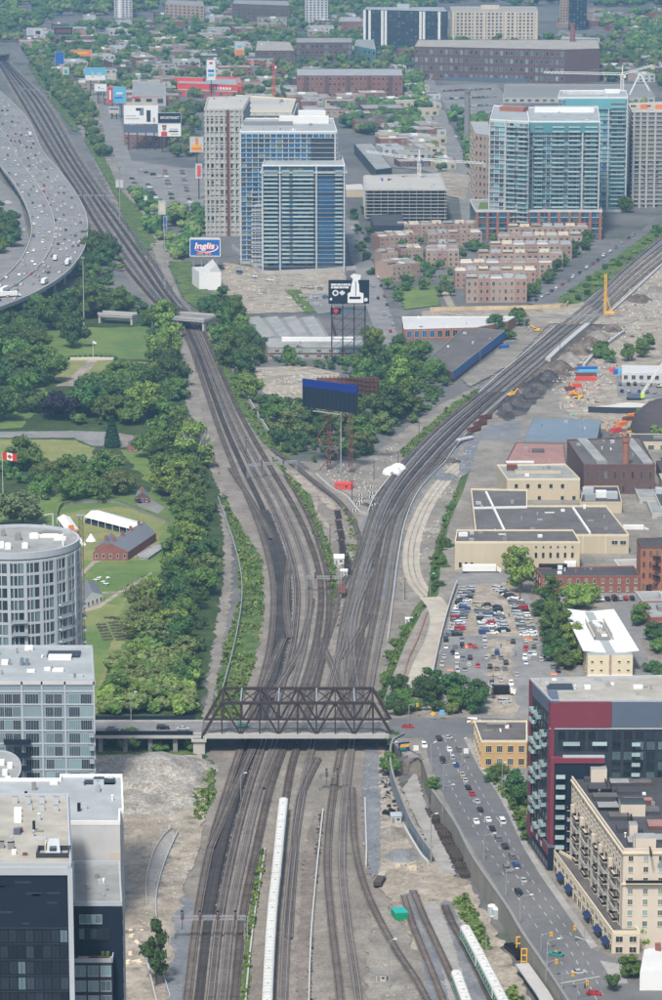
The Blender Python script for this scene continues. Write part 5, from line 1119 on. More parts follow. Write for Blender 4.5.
b = Bld('dark_box_building','dark grey box building below the concrete frame block',[(374,226),(404,226),(402,214),(370,216)],base=240,wall='slate',roofm='roofdark',par=.5); b.done()
b = Bld('storage_shed','pale roofed market shed across the street from the glass tower',[(346,190),(364,190),(362,184),(344,185)],h=6,wall='tan',roofm='offwhite',par=.3); b.done()

# terraces of brick houses: every house a thing
def terrace(A,B,depth,h,n,where,group,seed,side=True):
 r = random.Random(seed); a,b_ = G(*A),G(*B); d = (b_ - a); L = d.length; d.normalize(); nn = Vector((-d.y,d.x,0))
 if nn.y < 0: nn = -nn
 for i in range(n):
  p = a + d * (L * i / n); q = a + d * (L * (i + 1) / n - .06)
  lab = 'flat roofed brick terrace house %s, %s from left' % (where,ordn(i + 1))
  b = Bld.world('terrace_house',lab,[p,q,q + nn * depth,p + nn * depth],h + (i % 2) * .35 + r.uniform(0,.25),wall=('bricktan','brickpink','bricktan')[(i + seed) % 3],roofm='roofgrey',par=.5,parm='bricktan',cat='house',group=group,cap=100)
  b.wins(0,2,3,.42,.55,z0=.3,z1=h - .3,f='cream',ms=['g_dark','g_mid'],mull=1)
  if i == n - 1: b.wins(1,3,3,.35,.5,z0=.3,z1=h - .3,f='cream',m='g_dark',mull=0)
  m = MB(); c = (p + q) / 2 + nn * depth * .62; m.box(c.x,c.y,b.zt - .02,L / n * .8,depth * .34,2.1,math.atan2(d.y,d.x),0,1); m.build('roof_house',[C[r.choice(('cream','lightgrey','bricktan'))],C[r.choice(('offwhite','roofgrey','rooflight'))]],b.o)
  m = MB(); c = (p + q) / 2 + nn * depth * .3; m.box(c.x,c.y,b.zt,L / n * .96,.15,1.1,math.atan2(d.y,d.x) + math.pi / 2 * (i % 2)); m.build('deck_screen',C[r.choice(('white','wood','lightgrey'))],b.o)
  b.done()
ROWS = [(466,527,303,14.5),(455,536,289,11),(460,552,279,9.5),(478,563,269,9.5),(490,572,260,9.5),(498,582,251,9.5),(508,588,242,9.5)]
for k,(x0,x1,y,h) in enumerate(ROWS): terrace((x0,y),(x1,y - .5),11,h + 1,7 if k else 5,'in stepped row %s from the front' % ordn(k + 1),'terrace houses in stepped rows',k)
terrace((392,282),(420,279),20,11,3,'at the lawn corner','terrace houses by the lawn',11)
terrace((426,267),(459,267),22,11,3,'in the block behind the lawn','terrace houses by the lawn',12)
terrace((380,251),(418,249),18,10,4,'along the street beside the glass towers','terrace houses by the lawn',13)
terrace((428,247),(482,245),11,9,5,'in the long row below the podium','terrace houses by the lawn',14)
terrace((398,238),(478,236),11,9,7,'in the rearmost row below the podium','terrace houses by the lawn',15)
terrace((401,262),(423,261),14,9,3,'in the block behind the lawn corner','terrace houses by the lawn',16)
terrace((382,268),(398,267),14,10,2,'at the street corner by the lawn','terrace houses by the lawn',17)
terrace((430,257),(458,256),10,9,3,'in the second block behind the lawn','terrace houses by the lawn',18)

# generic small buildings of the districts beyond
def filler(P,n,smin,smax,hmin,hmax,where,group,seed,ang=0,z0=0.0,walls=('brickdark','bricktan','concrete','tan','brick','offwhite'),roofs=('roofgrey','roofdark','roofbrown','roofbeige','rooflight'),wins=True,nm='small_building',avoid=()):
 r = random.Random(seed); Q = W(P,z0); xs = [p.x for p in Q]; ys = [p.y for p in Q]; PP = [(p.x,p.y) for p in Q]; pts = []; t = 0
 while len(pts) < n and t < n * 200:
  t += 1; x = r.uniform(min(xs),max(xs)); y = r.uniform(min(ys),max(ys)); sx = r.uniform(smin,smax); sy = r.uniform(smin,smax)
  rad = math.hypot(sx,sy) / 2
  if inpoly(x,y,PP) and not excl(x,y) and all(math.hypot(x - a,y - b) > (rad + c) * .8 for a,b,c,*_ in pts): pts.append((x,y,rad,sx,sy))
 pts.sort()
 WN = dict(brickdark='dark brick',bricktan='tan brick',concrete='grey concrete',tan='tan',brick='red brick',offwhite='white',cream='cream',brickorange='orange brick')
 RN = dict(roofgrey='grey',roofdark='black',roofbrown='brown',roofbeige='beige',rooflight='pale',roofred='red',shingle='slate')
 for i,(x,y,rad,sx,sy) in enumerate(pts):
  wl,rf = r.choice(walls),r.choice(roofs); a = ang + r.choice((0,0,math.pi / 2)); c,s = math.cos(a),math.sin(a); h = r.uniform(hmin,hmax)
  PW = [(x + c * u - s * v,y + s * u + c * v) for u,v in ((-sx/2,-sy/2),(sx/2,-sy/2),(sx/2,sy/2),(-sx/2,sy/2))]
  # first corner nearest and leftmost
  b = Bld.world(nm,'%s roofed %s building %s, %s from the left' % (RN[rf],WN[wl],where,ordn(i + 1)),PW,h,z0,wall=wl,roofm=rf,par=.5,group=group,cap=5)
  if wins:
   fe = min(range(4),key=lambda e: b.edge(e)[3].y)
   b.cap = 100; rws = max(1,int(h / 3.4)); cl = max(2,int(b.edge(fe)[4] / 6)); st = b.stuff; mbx = MB()
   b.cap = 8 if cl * rws <= 8 else 4
   b.wins(fe,min(cl,7),min(rws,3),.5,.5,f='cream',ms=['g_dark','g_mid','g_curtain'],mull=0)
  m = MB(); m.box(x + r.uniform(-2,2),y + r.uniform(-2,2),b.zt - .05,sx * .2,sy * .2,r.uniform(1,2.4),a); m.build('roof_unit',C[r.choice(('lightgrey','white','conc_dark'))],b.o)
  b.done()
filler([(52,74),(100,52),(180,50),(175,75),(120,84),(96,92),(72,92)],17,16.8,45.9,5,10,'in the sign district at upper left','low buildings of the sign district',61,.3)
filler([(60,48),(110,34),(255,34),(250,58),(180,48),(100,50)],20,14.7,37.8,6,10,'below the far woodland on the left','low buildings below the woodland',62,.2)
filler([(110,96),(180,78),(176,100),(158,108),(124,106)],6,23.1,48.6,6,9,'above the white phone billboard','low buildings of the sign district',63,.1)
filler([(300,100),(402,100),(410,118),(380,132),(360,130),(345,118),(300,112)],15,16.8,43.2,6,10,'behind the glass towers','low buildings behind the glass towers',64,.1)
filler([(372,130),(440,130),(470,172),(440,172),(396,162)],17,14.7,35.1,5,8,'round the upper car park','low buildings round the upper car park',65,.2,roofs=('rooflight','roofgrey','roofbeige'))
filler([(408,88),(424,88),(434,124),(420,128)],3,18.9,35.1,6,9,'along the upper street','low buildings along the upper street',66,.2)
filler([(180,56),(260,52),(262,74),(240,76),(182,76)],11,16.8,40.5,5,10,'behind the red store','low buildings behind the red store',67,.1)
filler([(600,62),(700,66),(700,96),(652,92),(610,74)],13,18.9,40.5,5,9,'in the upper right district','low buildings of the upper right district',68,.2)
filler([(404,86),(430,84),(470,150),(440,170),(420,140)],8,14,24,5,9,'beside the upper street','low buildings beside the upper street',81,.2)
filler([(250,92),(300,96),(300,112),(256,112)],5,14,26,6,10,'right behind the concrete tower','low buildings behind the concrete tower',82,.1)
filler([(20,22),(700,8),(700,30),(20,44)],60,12,24,5,9,'in the farthest wooded suburb','houses of the farthest suburb',83,.3,walls=('brickdark','brick','bricktan','offwhite'),roofs=('shingle','roofgrey','roofbrown','roofbeige'),wins=False)
filler([(440,84),(600,84),(640,60),(700,66),(700,100),(506,84)],12,18,34,5,9,'around the long grey shed','low buildings around the long shed',84,.1)
filler([(60,48),(700,42),(700,84),(440,84),(400,104),(250,94),(120,90),(60,74)],60,14,30,5,9,'of the broad middle suburb','low buildings of the broad suburb',85,.15,wins=False)
filler([(580,18),(700,16),(700,56),(640,46),(590,30)],17,14.7,35.1,5,9,'in the far right suburb','houses of the far right suburb',69,.3,walls=('brickdark','brick','bricktan'),roofs=('shingle','roofgrey','roofbrown'))
filler([(640,560),(720,560),(720,660),(668,650),(660,610)],6,12.6,29.7,4,7,'in the yards at the right edge','yard buildings at the right edge',70,.1,TZ)
filler([(20,44),(60,34),(110,20),(120,26),(60,52),(40,56)],8,14.7,32.4,5,8,'beside the top of the railway','low buildings at the railway top',71,.2)
filler([(260,20),(300,18),(440,22),(440,38),(260,38)],13,16.8,40.5,6,14,'in front of the far apartment slabs','low buildings before the far slabs',72,.05)
filler([(130,18),(300,4),(300,18),(130,32)],13,14.7,32.4,6,9,'scattered in the woodland suburb','houses in the woodland suburb',73,.3,walls=('brickdark','bricktan','brick','offwhite'),roofs=('shingle','roofgrey','roofbeige'))
filler([(650,440),(720,440),(720,520),(664,520),(660,470)],5,14.7,32.4,5,8,'right of the brick warehouse','sheds right of the brick warehouse',74,.0,TZ - 2)
filler([(638,500),(700,500),(700,530),(640,530)],3,16.8,29.7,4,6,'behind the orange brick mill','sheds behind the mill',75,0,TZ - 2,walls=('offwhite','concrete'),roofs=('rooflight','roofgrey'))
# big known blocks of the distance
def block(name,label,roof,base,wall,roofm,cols,rows,f='cream',ms=('g_dark','g_mid'),cap=36,par=.6,wf=.5,hf=.5,cat='building',e3=0,z0=0.0):
 b = Bld(name,label,roof,base=base,wall=wall,roofm=roofm,par=par,cap=cap,cat=cat,z0=z0); b.wins(0,cols,rows,wf,hf,z0=.5,z1=b.h - .3,f=f,ms=list(ms),mull=0)
 if e3: b.wins(3,e3,rows,wf,hf,z0=.5,z1=b.h - .3,f=f,ms=list(ms),mull=0)
 return b
b = block('brick_loft_block','long red brick loft block with notched front behind the glass towers',[(297,76),(403,76),(402,69),(296,69)],98,'brick','rooflight',24,4)
for k in range(5): b.fin(0,.08 + k * .2,4,1.2,0,b.h,'brickdark','bay')
b.done()
b = block('brick_loft_block','dark brick three storey loft block left of centre in the distance',[(255,51),(295,51),(290,42),(257,41)],66,'brickdark','roofbeige',9,3); b.clutter(5,80); b.done()
b = block('brick_loft_block','dark brick loft block with tall pale windows in the distance',[(296,43),(352,43),(352,38),(296,38)],62,'brickdark','roofgrey',12,3,wf=.6); b.done()
b = block('brick_factory','very long dark brick factory with many windows below the far slabs',[(414,47),(565,50),(600,49),(598,40),(418,40)],80,'brickdark','roofbeige',30,4,cap=60,ms=('g_mid','g_dark','g_curtain')); b.panel(0,.2,.75,0,b.h * .12,'bluegrey',.5); b.done()
chimney('tall red brick chimney in front of the very long brick factory',572,23,74,0,4.2,2.6,'brick')
chimney('dark slender chimney beside the upper car park',467,90,146,0,3.4,2.4,'conc_dark')
b = block('apartment_slab','dark blue apartment slab with white window strips at the top',[(363,10),(448,12),(444,7),(366,7)],51,'slate','rooflight',20,12,f='slate',cap=30,cat='apartment block',ms=('g_dark','g_mid'))
for u in (.02,.08,.23,.27,.68,.72,.9): b.fin(0,u,3.2,.6,0,b.h,'white','white_strip')
b.unit(404,8,16,8,5,'lightgrey'); b.done()
b = block('apartment_slab','beige apartment slab right of the dark blue one at the top',[(452,12),(538,12),(536,7),(450,7)],43,'beige','roofbeige',22,9,f='beige',cap=30,cat='apartment block',ms=('g_dark','g_mid'))
for k in range(9): b.fin(0,.02 + k * .12,2,.8,0,b.h,'cream','pier')
b.unit(490,9,24,8,5,'beige'); b.done()
b = block('white_tower','white apartment tower in the woods at top centre',[(305,-4),(328,-4),(327,-7),(306,-7)],27,'offwhite','rooflight',6,12,f='offwhite',cap=20,cat='apartment tower'); b.done()
b = block('white_tower','white apartment tower in the woods at top left',[(114,-6),(132,-6),(131,-9),(115,-9)],18,'offwhite','rooflight',5,10,f='offwhite',cap=15,cat='apartment tower'); b.fin(0,.3,3,.5,m='white'); b.done()
b = block('dark_tower','dark blue tower at the top edge right of the beige slab',[(569,-4),(587,-4),(585,-8),(570,-8)],30,'navy','roofdark',5,12,f='slate',cap=12,cat='apartment tower'); b.done()
b = block('beige_tower','narrow tan tower beside the dark blue tower at the top',[(560,-2),(569,-2),(569,-6),(561,-6)],26,'bricktan','roofbeige',3,10,cap=10,cat='apartment tower'); b.done()
b = block('apartment_slab','grey stepped apartment block in the woods at top left',[(165,4),(204,6),(203,2),(167,0)],20,'bricktan','roofgrey',9,5,cap=14,cat='apartment block'); b.done()
b = block('apartment_slab','brown apartment block left of the white tower at the top',[(232,4),(290,6),(288,1),(234,0)],22,'brickdark','roofgrey',12,5,cap=14,cat='apartment block'); b.done()
b = block('far_house','brown block with pale gables right of the white tower',[(338,22),(362,22),(360,17),(340,17)],34,'brick','rooflight',5,3,cap=10); b.done()
# red store
b = Bld('red_store','bright red store with white roof and large lettering',[(177,84),(238,86),(236,79),(178,78)],base=96,wall='redstore',roofm='rooflight',par=1.2,parm='redstore',cap=20); b.unit(190,81,34,8,4,'redstore',top='rooflight'); b.wins(0,9,1,.5,.6,z0=0,z1=b.h * .5,f='offwhite',ms=['g_curtain','g_mid']); b.panel(0,.02,.98,b.h * .5,b.h * .58,'offwhite',.4); RS = b; b.done()
b = Bld('red_store','second red store with bright orange sign band behind the concrete tower',[(213,83),(242,84),(240,78),(214,77)],base=92,ref=1,wall='redstore',roofm='roofgrey',par=1,parm='redstore',cap=10); b.panel(0,0,1,b.h - 3.5,b.h - .6,'orange',.5); b.done()
b = block('grey_warehouse','grey warehouse with short red band left of the red store',[(132,96),(166,96),(165,84),(133,82)],106,'concrete','roofgrey',3,1,cap=6,ms=('g_dark',)); b.panel(0,.0,.22,b.h - 2.5,b.h - .5,'redstore',.3); b.panel(0,.22,.9,b.h - 1,b.h - .6,'redstore',.2); b.done()
b = block('brick_shop','brick shop block under the phone billboard',[(124,135),(165,137),(168,126),(126,124)],146,'brick','roofgrey',7,2,cap=14); b.done()
b = block('long_deck','long grey railway shed roof behind the teal towers',[(503,98),(655,98),(648,85),(505,85)],103,'concrete','conc_dark',20,1,cap=0,ms=('g_mid',)); b.o['label'] = 'long grey ribbed shed behind the teal towers'; b.done()
b = block('school','brown and pale low block right of the upper street',[(560,40),(600,44),(600,38),(562,36)],56,'brickdark','rooflight',7,2,cap=8); b.done()
b = block('green_house_block','teal glass roofed block between loft blocks in the distance',[(354,46),(376,50),(374,40),(356,40)],60,'g_teal','roofgrey',5,2,cap=6); b.done()

# ---- tree masses of the far districts and the low growth between the park trees: nobody could count these
def masses(name,lab,L):
 mb = None
 for i,(P,n,a,b_,lf) in enumerate(L): tag(wood(name,P,n,a,b_,lf,100 + i),None,None,None,'stuff')
DK = ('dark','mid','olive'); DU = ('dark','dark','mid')
masses('far_woodland','',[([(-60,44),(20,42),(60,16),(300,16),(360,26),(450,4),(700,10),(720,-30),(-80,-30)],2300,10,18,DK),
 ([(20,56),(60,30),(300,14),(440,20),(360,50),(260,60),(120,70),(60,78)],430,9,15,DK),([(590,16),(720,14),(720,60),(640,58)],260,10,16,DK),
 ([(560,50),(620,56),(720,84),(720,96),(640,88),(500,84),(500,70),(540,76)],150,10,15,DK),([(400,84),(424,70),(440,84),(448,110),(460,122),(440,126),(410,110)],60,9,14,DK),
 ([(30,62),(44,68),(70,86),(100,122),(112,160),(100,158),(84,130),(56,98)],260,8,14,DK),([(128,190),(150,168),(205,160),(205,236),(180,262),(150,236)],70,8,13,DK),
 ([(160,110),(205,104),(204,160),(170,160)],50,9,14,DK),([(340,106),(412,104),(424,140),(372,136),(344,130)],120,9,14,DK),([(60,44),(700,40),(700,110),(600,110),(480,86),(300,104),(180,100),(100,92),(60,74)],800,8,14,DK),([(400,130),(470,130),(476,170),(440,176)],30,8,12,DK),
 ([(468,112),(492,104),(500,84),(504,126),(480,150),(474,180),(466,160)],60,10,15,DK),([(380,250),(500,230),(500,262),(455,290),(400,290)],60,5,8,DK),([(640,410),(700,410),(700,500),(662,500)],30,7,11,DK),([(640,606),(720,600),(720,700),(660,694)],0,7,10,DK)])
masses('undergrowth','',[([(-10,318),(40,316),(38,345),(30,372),(-10,372)],64,4.34,6.82,DU),([(140,316),(168,322),(180,345),(186,380),(188,410),(160,425),(150,380)],56,3.72,6.2,DU),([(86,404),(96,388),(150,382),(190,400),(180,428),(66,428)],64,3.72,6.82,DU),
 ([(0,464),(95,462),(122,468),(124,498),(90,500),(40,502),(4,482)],72,3.72,6.2,DU),([(148,446),(200,440),(206,470),(212,520),(210,580),(202,640),(194,690),(188,700),(178,680),(140,650),(160,590),(178,530),(160,496)],264,3.1,5.58,DU),
 ([(104,716),(112,668),(140,650),(190,664),(200,716)],130,4,8,('olive','light','mid')),([(202,305),(226,302),(240,322),(266,352),(254,380),(268,420),(294,450),(296,462),(280,446),(246,400),(222,350),(206,330)],144,3.72,5.58,DU),
 ([(268,408),(304,402),(362,430),(388,428),(394,440),(364,460),(320,466),(290,452)],120,3.1,5.58,DU),([(352,372),(395,350),(436,362),(450,378),(440,404),(404,430),(366,430),(350,404)],152,3.72,6.2,DU),([(258,356),(340,363),(420,354),(420,366),(360,378),(300,368),(262,364)],48,2.48,4.34,DU),
 ([(60,300),(85,290),(130,300),(150,312),(120,318),(60,318),(20,322)],72,4.34,6.2,DU),([(90,232),(112,240),(124,268),(110,286),(84,296),(88,262)],40,3.72,6.2,DU),([(528,608),(556,606),(566,622),(580,662),(572,682),(556,664),(542,636)],0,3.1,4.96,DU)])
# ============================================================ BRIDGES, VIADUCT, RETAINING WALLS
def bridge():
 y0,y1 = G(297,735,TZ).y,G(297,720,TZ).y; X = lambda px,y=None: (px - 331) / FPX * ((Vector((0,y or y0,TZ)) - Vector((0,0,CAMZ))).dot(_F))
 xl,xr = X(203),X(392); zb = TZ; zt = zb + HT(300,703,735,TZ); n = 10; dx = (xr - xl) / n; o = thing('truss_bridge','dark brown steel truss road bridge over the railway tracks','bridge',((xl + xr) / 2,(y0 + y1) / 2,0))
 m = C['rust']
 qb(o,'road_deck','asphalt',(xl + xr) / 2,(y0 + y1) / 2,zb - .5,xr - xl + 1.0,y1 - y0 - 1,.5,0)
 q = MB()
 for k in range(40): q.box(xl + (k + .5) * (xr - xl) / 40,(y0 + y1) / 2,zb + .005,1.1,.16,.01)
 q.build('lane_marking',C['marking'],o)
 for yy,nm in ((y0,'front'),(y1,'rear')):
  q = MB(); q.box((xl + xr) / 2,yy,zb - 1.2,xr - xl,.9,1.7); q.build('bottom_chord',C['concrete'] if nm == 'front' else m,o)
  q = MB(); q.beam((xl + dx,yy,zt),(xr - dx,yy,zt),1.0,1.0); q.build('top_chord',m,o)
  for a,b_ in ((0,1),(n,n - 1)): q = MB(); q.beam((xl + a * dx,yy,zb),(xl + b_ * dx,yy,zt),1.0,1.0); q.build('end_post',m,o)
  for i in range(1,n):
   q = MB(); q.beam((xl + i * dx,yy,zb),(xl + i * dx,yy,zt),.5,.5); q.build('vertical',m,o)
  for i in range(1,n,2):
   for j in (i - 1,i + 1):
    if j in (0,n): continue
    q = MB(); q.beam((xl + i * dx,yy,zt),(xl + j * dx,yy,zb),.62,.62); q.build('diagonal',m,o)
  zm = (zb + zt) / 2
  for j in range(2,n - 1,2):
   pass
  q = MB(); q.beam((xl,yy + (1.2 if nm == 'front' else -1.2),zb + 1.1),(xr,yy + (1.2 if nm == 'front' else -1.2),zb + 1.1),.1,.1)
  for k in range(60): x = xl + (xr - xl) * k / 60; q.beam((x,yy + (1.2 if nm == 'front' else -1.2),zb),(x,yy + (1.2 if nm == 'front' else -1.2),zb + 1.1),.07,.07)
  q.build('railing',m,o)
  qb(o,'footway','sidewalk',(xl + xr) / 2,yy + (2.2 if nm == 'front' else -2.2),zb,xr - xl,1.8,.2)
 for i in range(1,n):
  q = MB(); q.beam((xl + i * dx,y0,zt + .1),(xl + i * dx,y1,zt + .1),.5,.6); q.build('top_strut',C['steel'] if i % 2 == 0 else m,o)
  if i < n - 1:
   q = MB(); q.beam((xl + i * dx,y0,zt),(xl + (i + 1) * dx,y1,zt),.28,.28); q.beam((xl + i * dx,y1,zt - .4),(xl + (i + 1) * dx,y0,zt - .4),.28,.28); q.build('top_bracing',m,o)
  q = MB(); q.box(xl + i * dx,(y0 + y1) / 2,zb - 1.4,.5,y1 - y0,.9); q.build('floor_beam',m,o)
 q = MB()
 for px in (196,199): pass
 xx = X(199); q.box(xx,(y0 + y1) / 2,-.4,4.2,y1 - y0 + 2,TZ - 1.2 + .4); q.box(xx,(y0 + y1) / 2,TZ - 2.2,5.4,y1 - y0 + 3.4,1.0); q.build('pier',C['concrete'],o)
 xx = X(393); qb(o,'abutment','concrete',xx + 1,(y0 + y1) / 2,-.4,4,y1 - y0 + 2.5,TZ - .8)
 # approach spans to the left
 o = thing('approach_bridge','concrete approach bridge with dark fences leading left to the truss','bridge',(X(148),(y0 + y1) / 2,0)); xa,xb = X(-60),xl - .6; L = xb - xa; c = (xa + xb) / 2
 q = MB(); q.box(c,(y0 + y1) / 2,TZ - 1.2,L,y1 - y0 + 1,1.2,0,0,1); q.build('deck',[C['concrete'],C['asphalt_old']],o)
 for yy in (y0,y1): qb(o,'fence','nearblack',c - 1,yy,TZ,L - 4,.3,1.5)
 for yy in (y0 + 1.6,y1 - 1.6): qb(o,'footway','sidewalk',c,yy,TZ,L,2.6,.18)
 qb(o,'edge_beam','concrete',c,y0 - .3,TZ - .9,L,.5,.5)
 for px in (175,150,125,100,75,50): qb(o,'pier','conc_dark',X(px),(y0 + y1) / 2,-.4,1.6,y1 - y0 - 2,TZ - .8)
 for k in range(6): qb(o,'girder','rust',c,lerp(y0 + 2,y1 - 2,k / 5),TZ - 2.2,L,.5,1.0)
 return xl,xr,y0,y1
BX = bridge()
def low_bridge(name,label,A,B,wd,z,piers=2,m='concrete',deck='asphalt_old'):
 a,b_ = G(*A,z),G(*B,z); d = (b_ - a).normalized(); n = Vector((-d.y,d.x,0)); n = n if n.y > 0 else -n; c = (a + b_) / 2; ang = math.atan2(d.y,d.x); L = (b_ - a).length
 o = thing(name,label,'bridge',(c.x,c.y,0)); q = MB(); cc = c + n * wd / 2; q.box(cc.x,cc.y,z - 1.6,L,wd,1.6,ang,0,1); q.build('deck',[C[m],C[deck]],o)
 for s_ in (0,wd): e = c + n * s_; qb(o,'parapet','conc_white',e.x,e.y,z - .4,L + .5,.5,1.5,ang)
 for t in [(-.5 + (k + .5) / (piers + 1) + .5 / (piers + 1)) for k in range(piers)] + [-.47,.47]:
  e = cc + d * (L * t); q = MB(); q.box(e.x,e.y,-.3,1.4,wd * .9,z - 1.2,ang); q.build('pier',C[m],o)
 for k in range(5): e = c + n * wd * (k + .5) / 5; qb(o,'girder','conc_dark',e.x,e.y,z - 2.5,L,.6,.9,ang)
 return o
low_bridge('road_overpass','pale concrete road bridge crossing the left tracks by the park',(150,316),(204,320),18,8,1)
low_bridge('road_overpass','short pale road bridge glimpsed between the park trees',(98,314),(132,316),8,6,0)
low_bridge('rail_overpass','small concrete overpass across the tracks at the top left corner',(-16,56),(11,53),24,9,0)
# gate-like signal bridge across the far left tracks
def gantry(label,A,B,h,lights=3,m='steel',name='signal_gantry',z=0):
 a,b_ = G(*A,z),G(*B,z); d = (b_ - a).normalized(); L = (b_ - a).length; c = (a + b_) / 2; o = thing(name,label,'signal gantry',(c.x,c.y,z))
 for e in (a,b_):
  q = MB()
  for s_ in (-.5,.5): q.beam(e + d * s_,e + d * s_ + Vector((0,0,h)),.22)
  for k in range(int(h)): q.beam(e + d * (-.5 if k % 2 else .5) + Vector((0,0,k)),e + d * (.5 if k % 2 else -.5) + Vector((0,0,k + 1)),.12)
  q.build('post',C[m],o)
 q = MB(); n = Vector((-d.y,d.x,0)) * .6
 for s_ in (-1,1):
  for zz in (h - 1,h): q.beam(a + n * s_ + Vector((0,0,zz)),b_ + n * s_ + Vector((0,0,zz)),.2)
 k = 0
 while k < L - 1.2:
  for s_ in (-1,1): q.beam(a + d * k + n * s_ + Vector((0,0,h - 1)),a + d * (k + 1.2) + n * s_ + Vector((0,0,h)),.12)
  q.beam(a + d * k - n + Vector((0,0,h)),a + d * k + n + Vector((0,0,h)),.12); k += 1.2
 q.build('truss_beam',C[m],o)
 for i in range(lights):
  e = a.lerp(b_,(i + .6) / (lights + .2)) - n * 1.3; q = MB(); q.box(e.x,e.y,h + z - .6,.7,.5,2.6); q.cyl(e + Vector((0,0,h + z - 4)) - Vector((0,0,2 * z)),e + Vector((0,0,h)),.08)
  q.build('signal_head',C['black'],o)
  for j in range(3): q = MB(); q.cyl((e.x,e.y - .26,h + z + j * .75 - .2),(e.x,e.y - .4,h + z + j * .75 - .2),.26); q.build('lens',C['conc_dark'] if j else C['red'],o)
 return o
gantry('steel signal gantry over the tracks at the lower left',(172,941),(246,941),8,4)
gantry('steel signal gantry at the point of the railway wedge',(306,592),(340,592),7,2)
gantry('long steel signal gantry over the far left tracks',(76,206),(112,206),9,3)
gantry('steel signal gantry over the tracks beside the park trees',(248,480),(296,476),8,2)
gantry('short steel signal gantry just below the truss bridge',(320,790),(344,790),6,2,'conc_dark')
gantry('long pale pipe gantry beside the hoarding across the right tracks',(524,330),(618,326),8,0)
gantry('tall thin signal gantry over the far left tracks by the highway',(20,96),(50,100),9,2)
# elevated highway on the left
HZ = 11.0
HR = [(-30,66),(0,92),(15,105),(30,123),(42,150),(60,172),(75,192),(85,212),(88,230),(84,250),(72,268),(55,282),(30,296),(0,308),(-40,322)]
HL = [(-60,100),(-30,128),(-10,150),(2,168),(14,184),(25,204),(31,224),(30,240),(22,258),(8,274),(-10,288),(-40,300)]
def resamp(P,n):
 Q = smooth_line(W(P,HZ),3); out = []; tot = sum((b - a).length for a,b in zip(Q,Q[1:])); acc = 0; t = 0; j = 0
 for i in range(n):
  tgt = tot * i / (n - 1)
  while j < len(Q) - 2 and acc + (Q[j + 1] - Q[j]).length < tgt: acc += (Q[j + 1] - Q[j]).length; j += 1
  f = (tgt - acc) / max(1e-6,(Q[j + 1] - Q[j]).length); out.append(Q[j].lerp(Q[j + 1],min(1,f)))
 return out
NR = 90
hr,hl = resamp(HR,NR),resamp(HL,NR)
q = MB()
for i in range(NR - 1):
 a,b_,c,d = hl[i],hl[i + 1],hr[i + 1],hr[i]; D = Vector((0,0,-1.6)); q.face((d,c,b_,a) if (c - d).cross(b_ - c).z > 0 else (a,b_,c,d),0); q.face((a + D,d + D,c + D,b_ + D),1)
 q.face((d + D,d,c,c + D),1); q.face((a,a + D,b_ + D,b_),1)
tag(q.build('highway',[C['hwy'],C['concrete']]),'elevated curving highway full of traffic',None,None,'structure')
def hpt(i,f): return hl[i].lerp(hr[i],f)
q = MB()
for f in (0.004,.41,.996): ribbon('',[hpt(i,f) for i in range(NR)],.5,None,mb=q,h=1.0,lift=.02,smooth=False)
o = struct('highway_barrier',q,C['conc_white'])
q = MB()
for f in (.1,.19,.28,.36,.47,.56,.65,.74,.83,.92):
 for i in range(0,NR - 1):
  a,b_ = hpt(i,f),hpt(i + 1,f); d = b_ - a; L = d.length; d.normalize(); n = Vector((-d.y,d.x,0)) * .08; t = 0
  while t < L - 3:
   p0,p1 = a + d * t + Vector((0,0,.015)),a + d * (t + 3) + Vector((0,0,.015)); q.face((p0 - n,p1 - n,p1 + n,p0 + n)); t += 9
struct('highway_markings',q,C['marking'])
pil = []
for i in range(2,NR,2):
 o = thing('highway_pier','concrete pier holding up the highway, %s from the far end' % ordn(len(pil) + 1),'highway pier',(hpt(i,.5).x,hpt(i,.5).y,0),'piers under the highway'); pil.append(o)
 for f in (.12,.5,.88): p = hpt(i,f); q = MB(); q.cyl((p.x,p.y,-.3),(p.x,p.y,HZ - 2.6),.9,.9,10); q.build('shaft',C['concrete'],o)
 a,b_ = hpt(i,.02),hpt(i,.98); qm(o,'crossbeam','concrete',a - Vector((0,0,2.2)),b_ - Vector((0,0,2.2)),1.6,1.2)
C['retw'] = mat('stained_retaining_concrete',(.25,.235,.2),var=.2,scale=.8,streak=.15,bigv=.2,big=.1)
# retaining walls, fences, barriers
def wall_thing(name,label,P,z,h,t,m,cat,capm=None,posts=0,group=None,z0off=-.2,smooth=True,zend=None):
 Lw = smooth_line(W(P,z),4) if smooth else W(P,z); c = Lw[len(Lw) // 2]; o = thing(name,label,cat,(c.x,c.y,z),group)
 if zend is not None:
  for i,p in enumerate(Lw): p.z = lerp(z,zend,i / (len(Lw) - 1))
 q = ribbon('',Lw,t,None,mb=MB(),h=h - z0off,lift=z0off,smooth=False); q.build('wall' if posts == 0 else 'panel',C[m],o)
 if capm: q = ribbon('',Lw,t + .25,None,mb=MB(),h=.25,lift=h,smooth=False); q.build('coping',C[capm],o)
 if posts:
  d = 0; nn = 0
  for a,b_ in zip(Lw,Lw[1:]):
   d += (b_ - a).length
   if d > posts and nn < 60: d = 0; nn += 1; q = MB(); q.box(b_.x,b_.y,b_.z,t + .15,t + .15,h + .25); q.build('post',C[capm or m],o)
 return o
wall_thing('retaining_wall','long concrete retaining wall topped by a rail below the street',[(432,792),(455,825),(474,861),(507,909),(523,936),(560,991),(600,1056)],TZ,.9,.7,'retw','retaining wall','conc_dark',z0off=-TZ - .2)
wall_thing('panel_wall','curved blue grey panelled wall along the ramp to the yard',[(404,755),(394,760),(390,772),(392,790),(400,812),(412,838),(424,856),(431,864)],0,8.2,.4,'bluesteel','panelled wall','conc_dark',6,zend=-3.5)
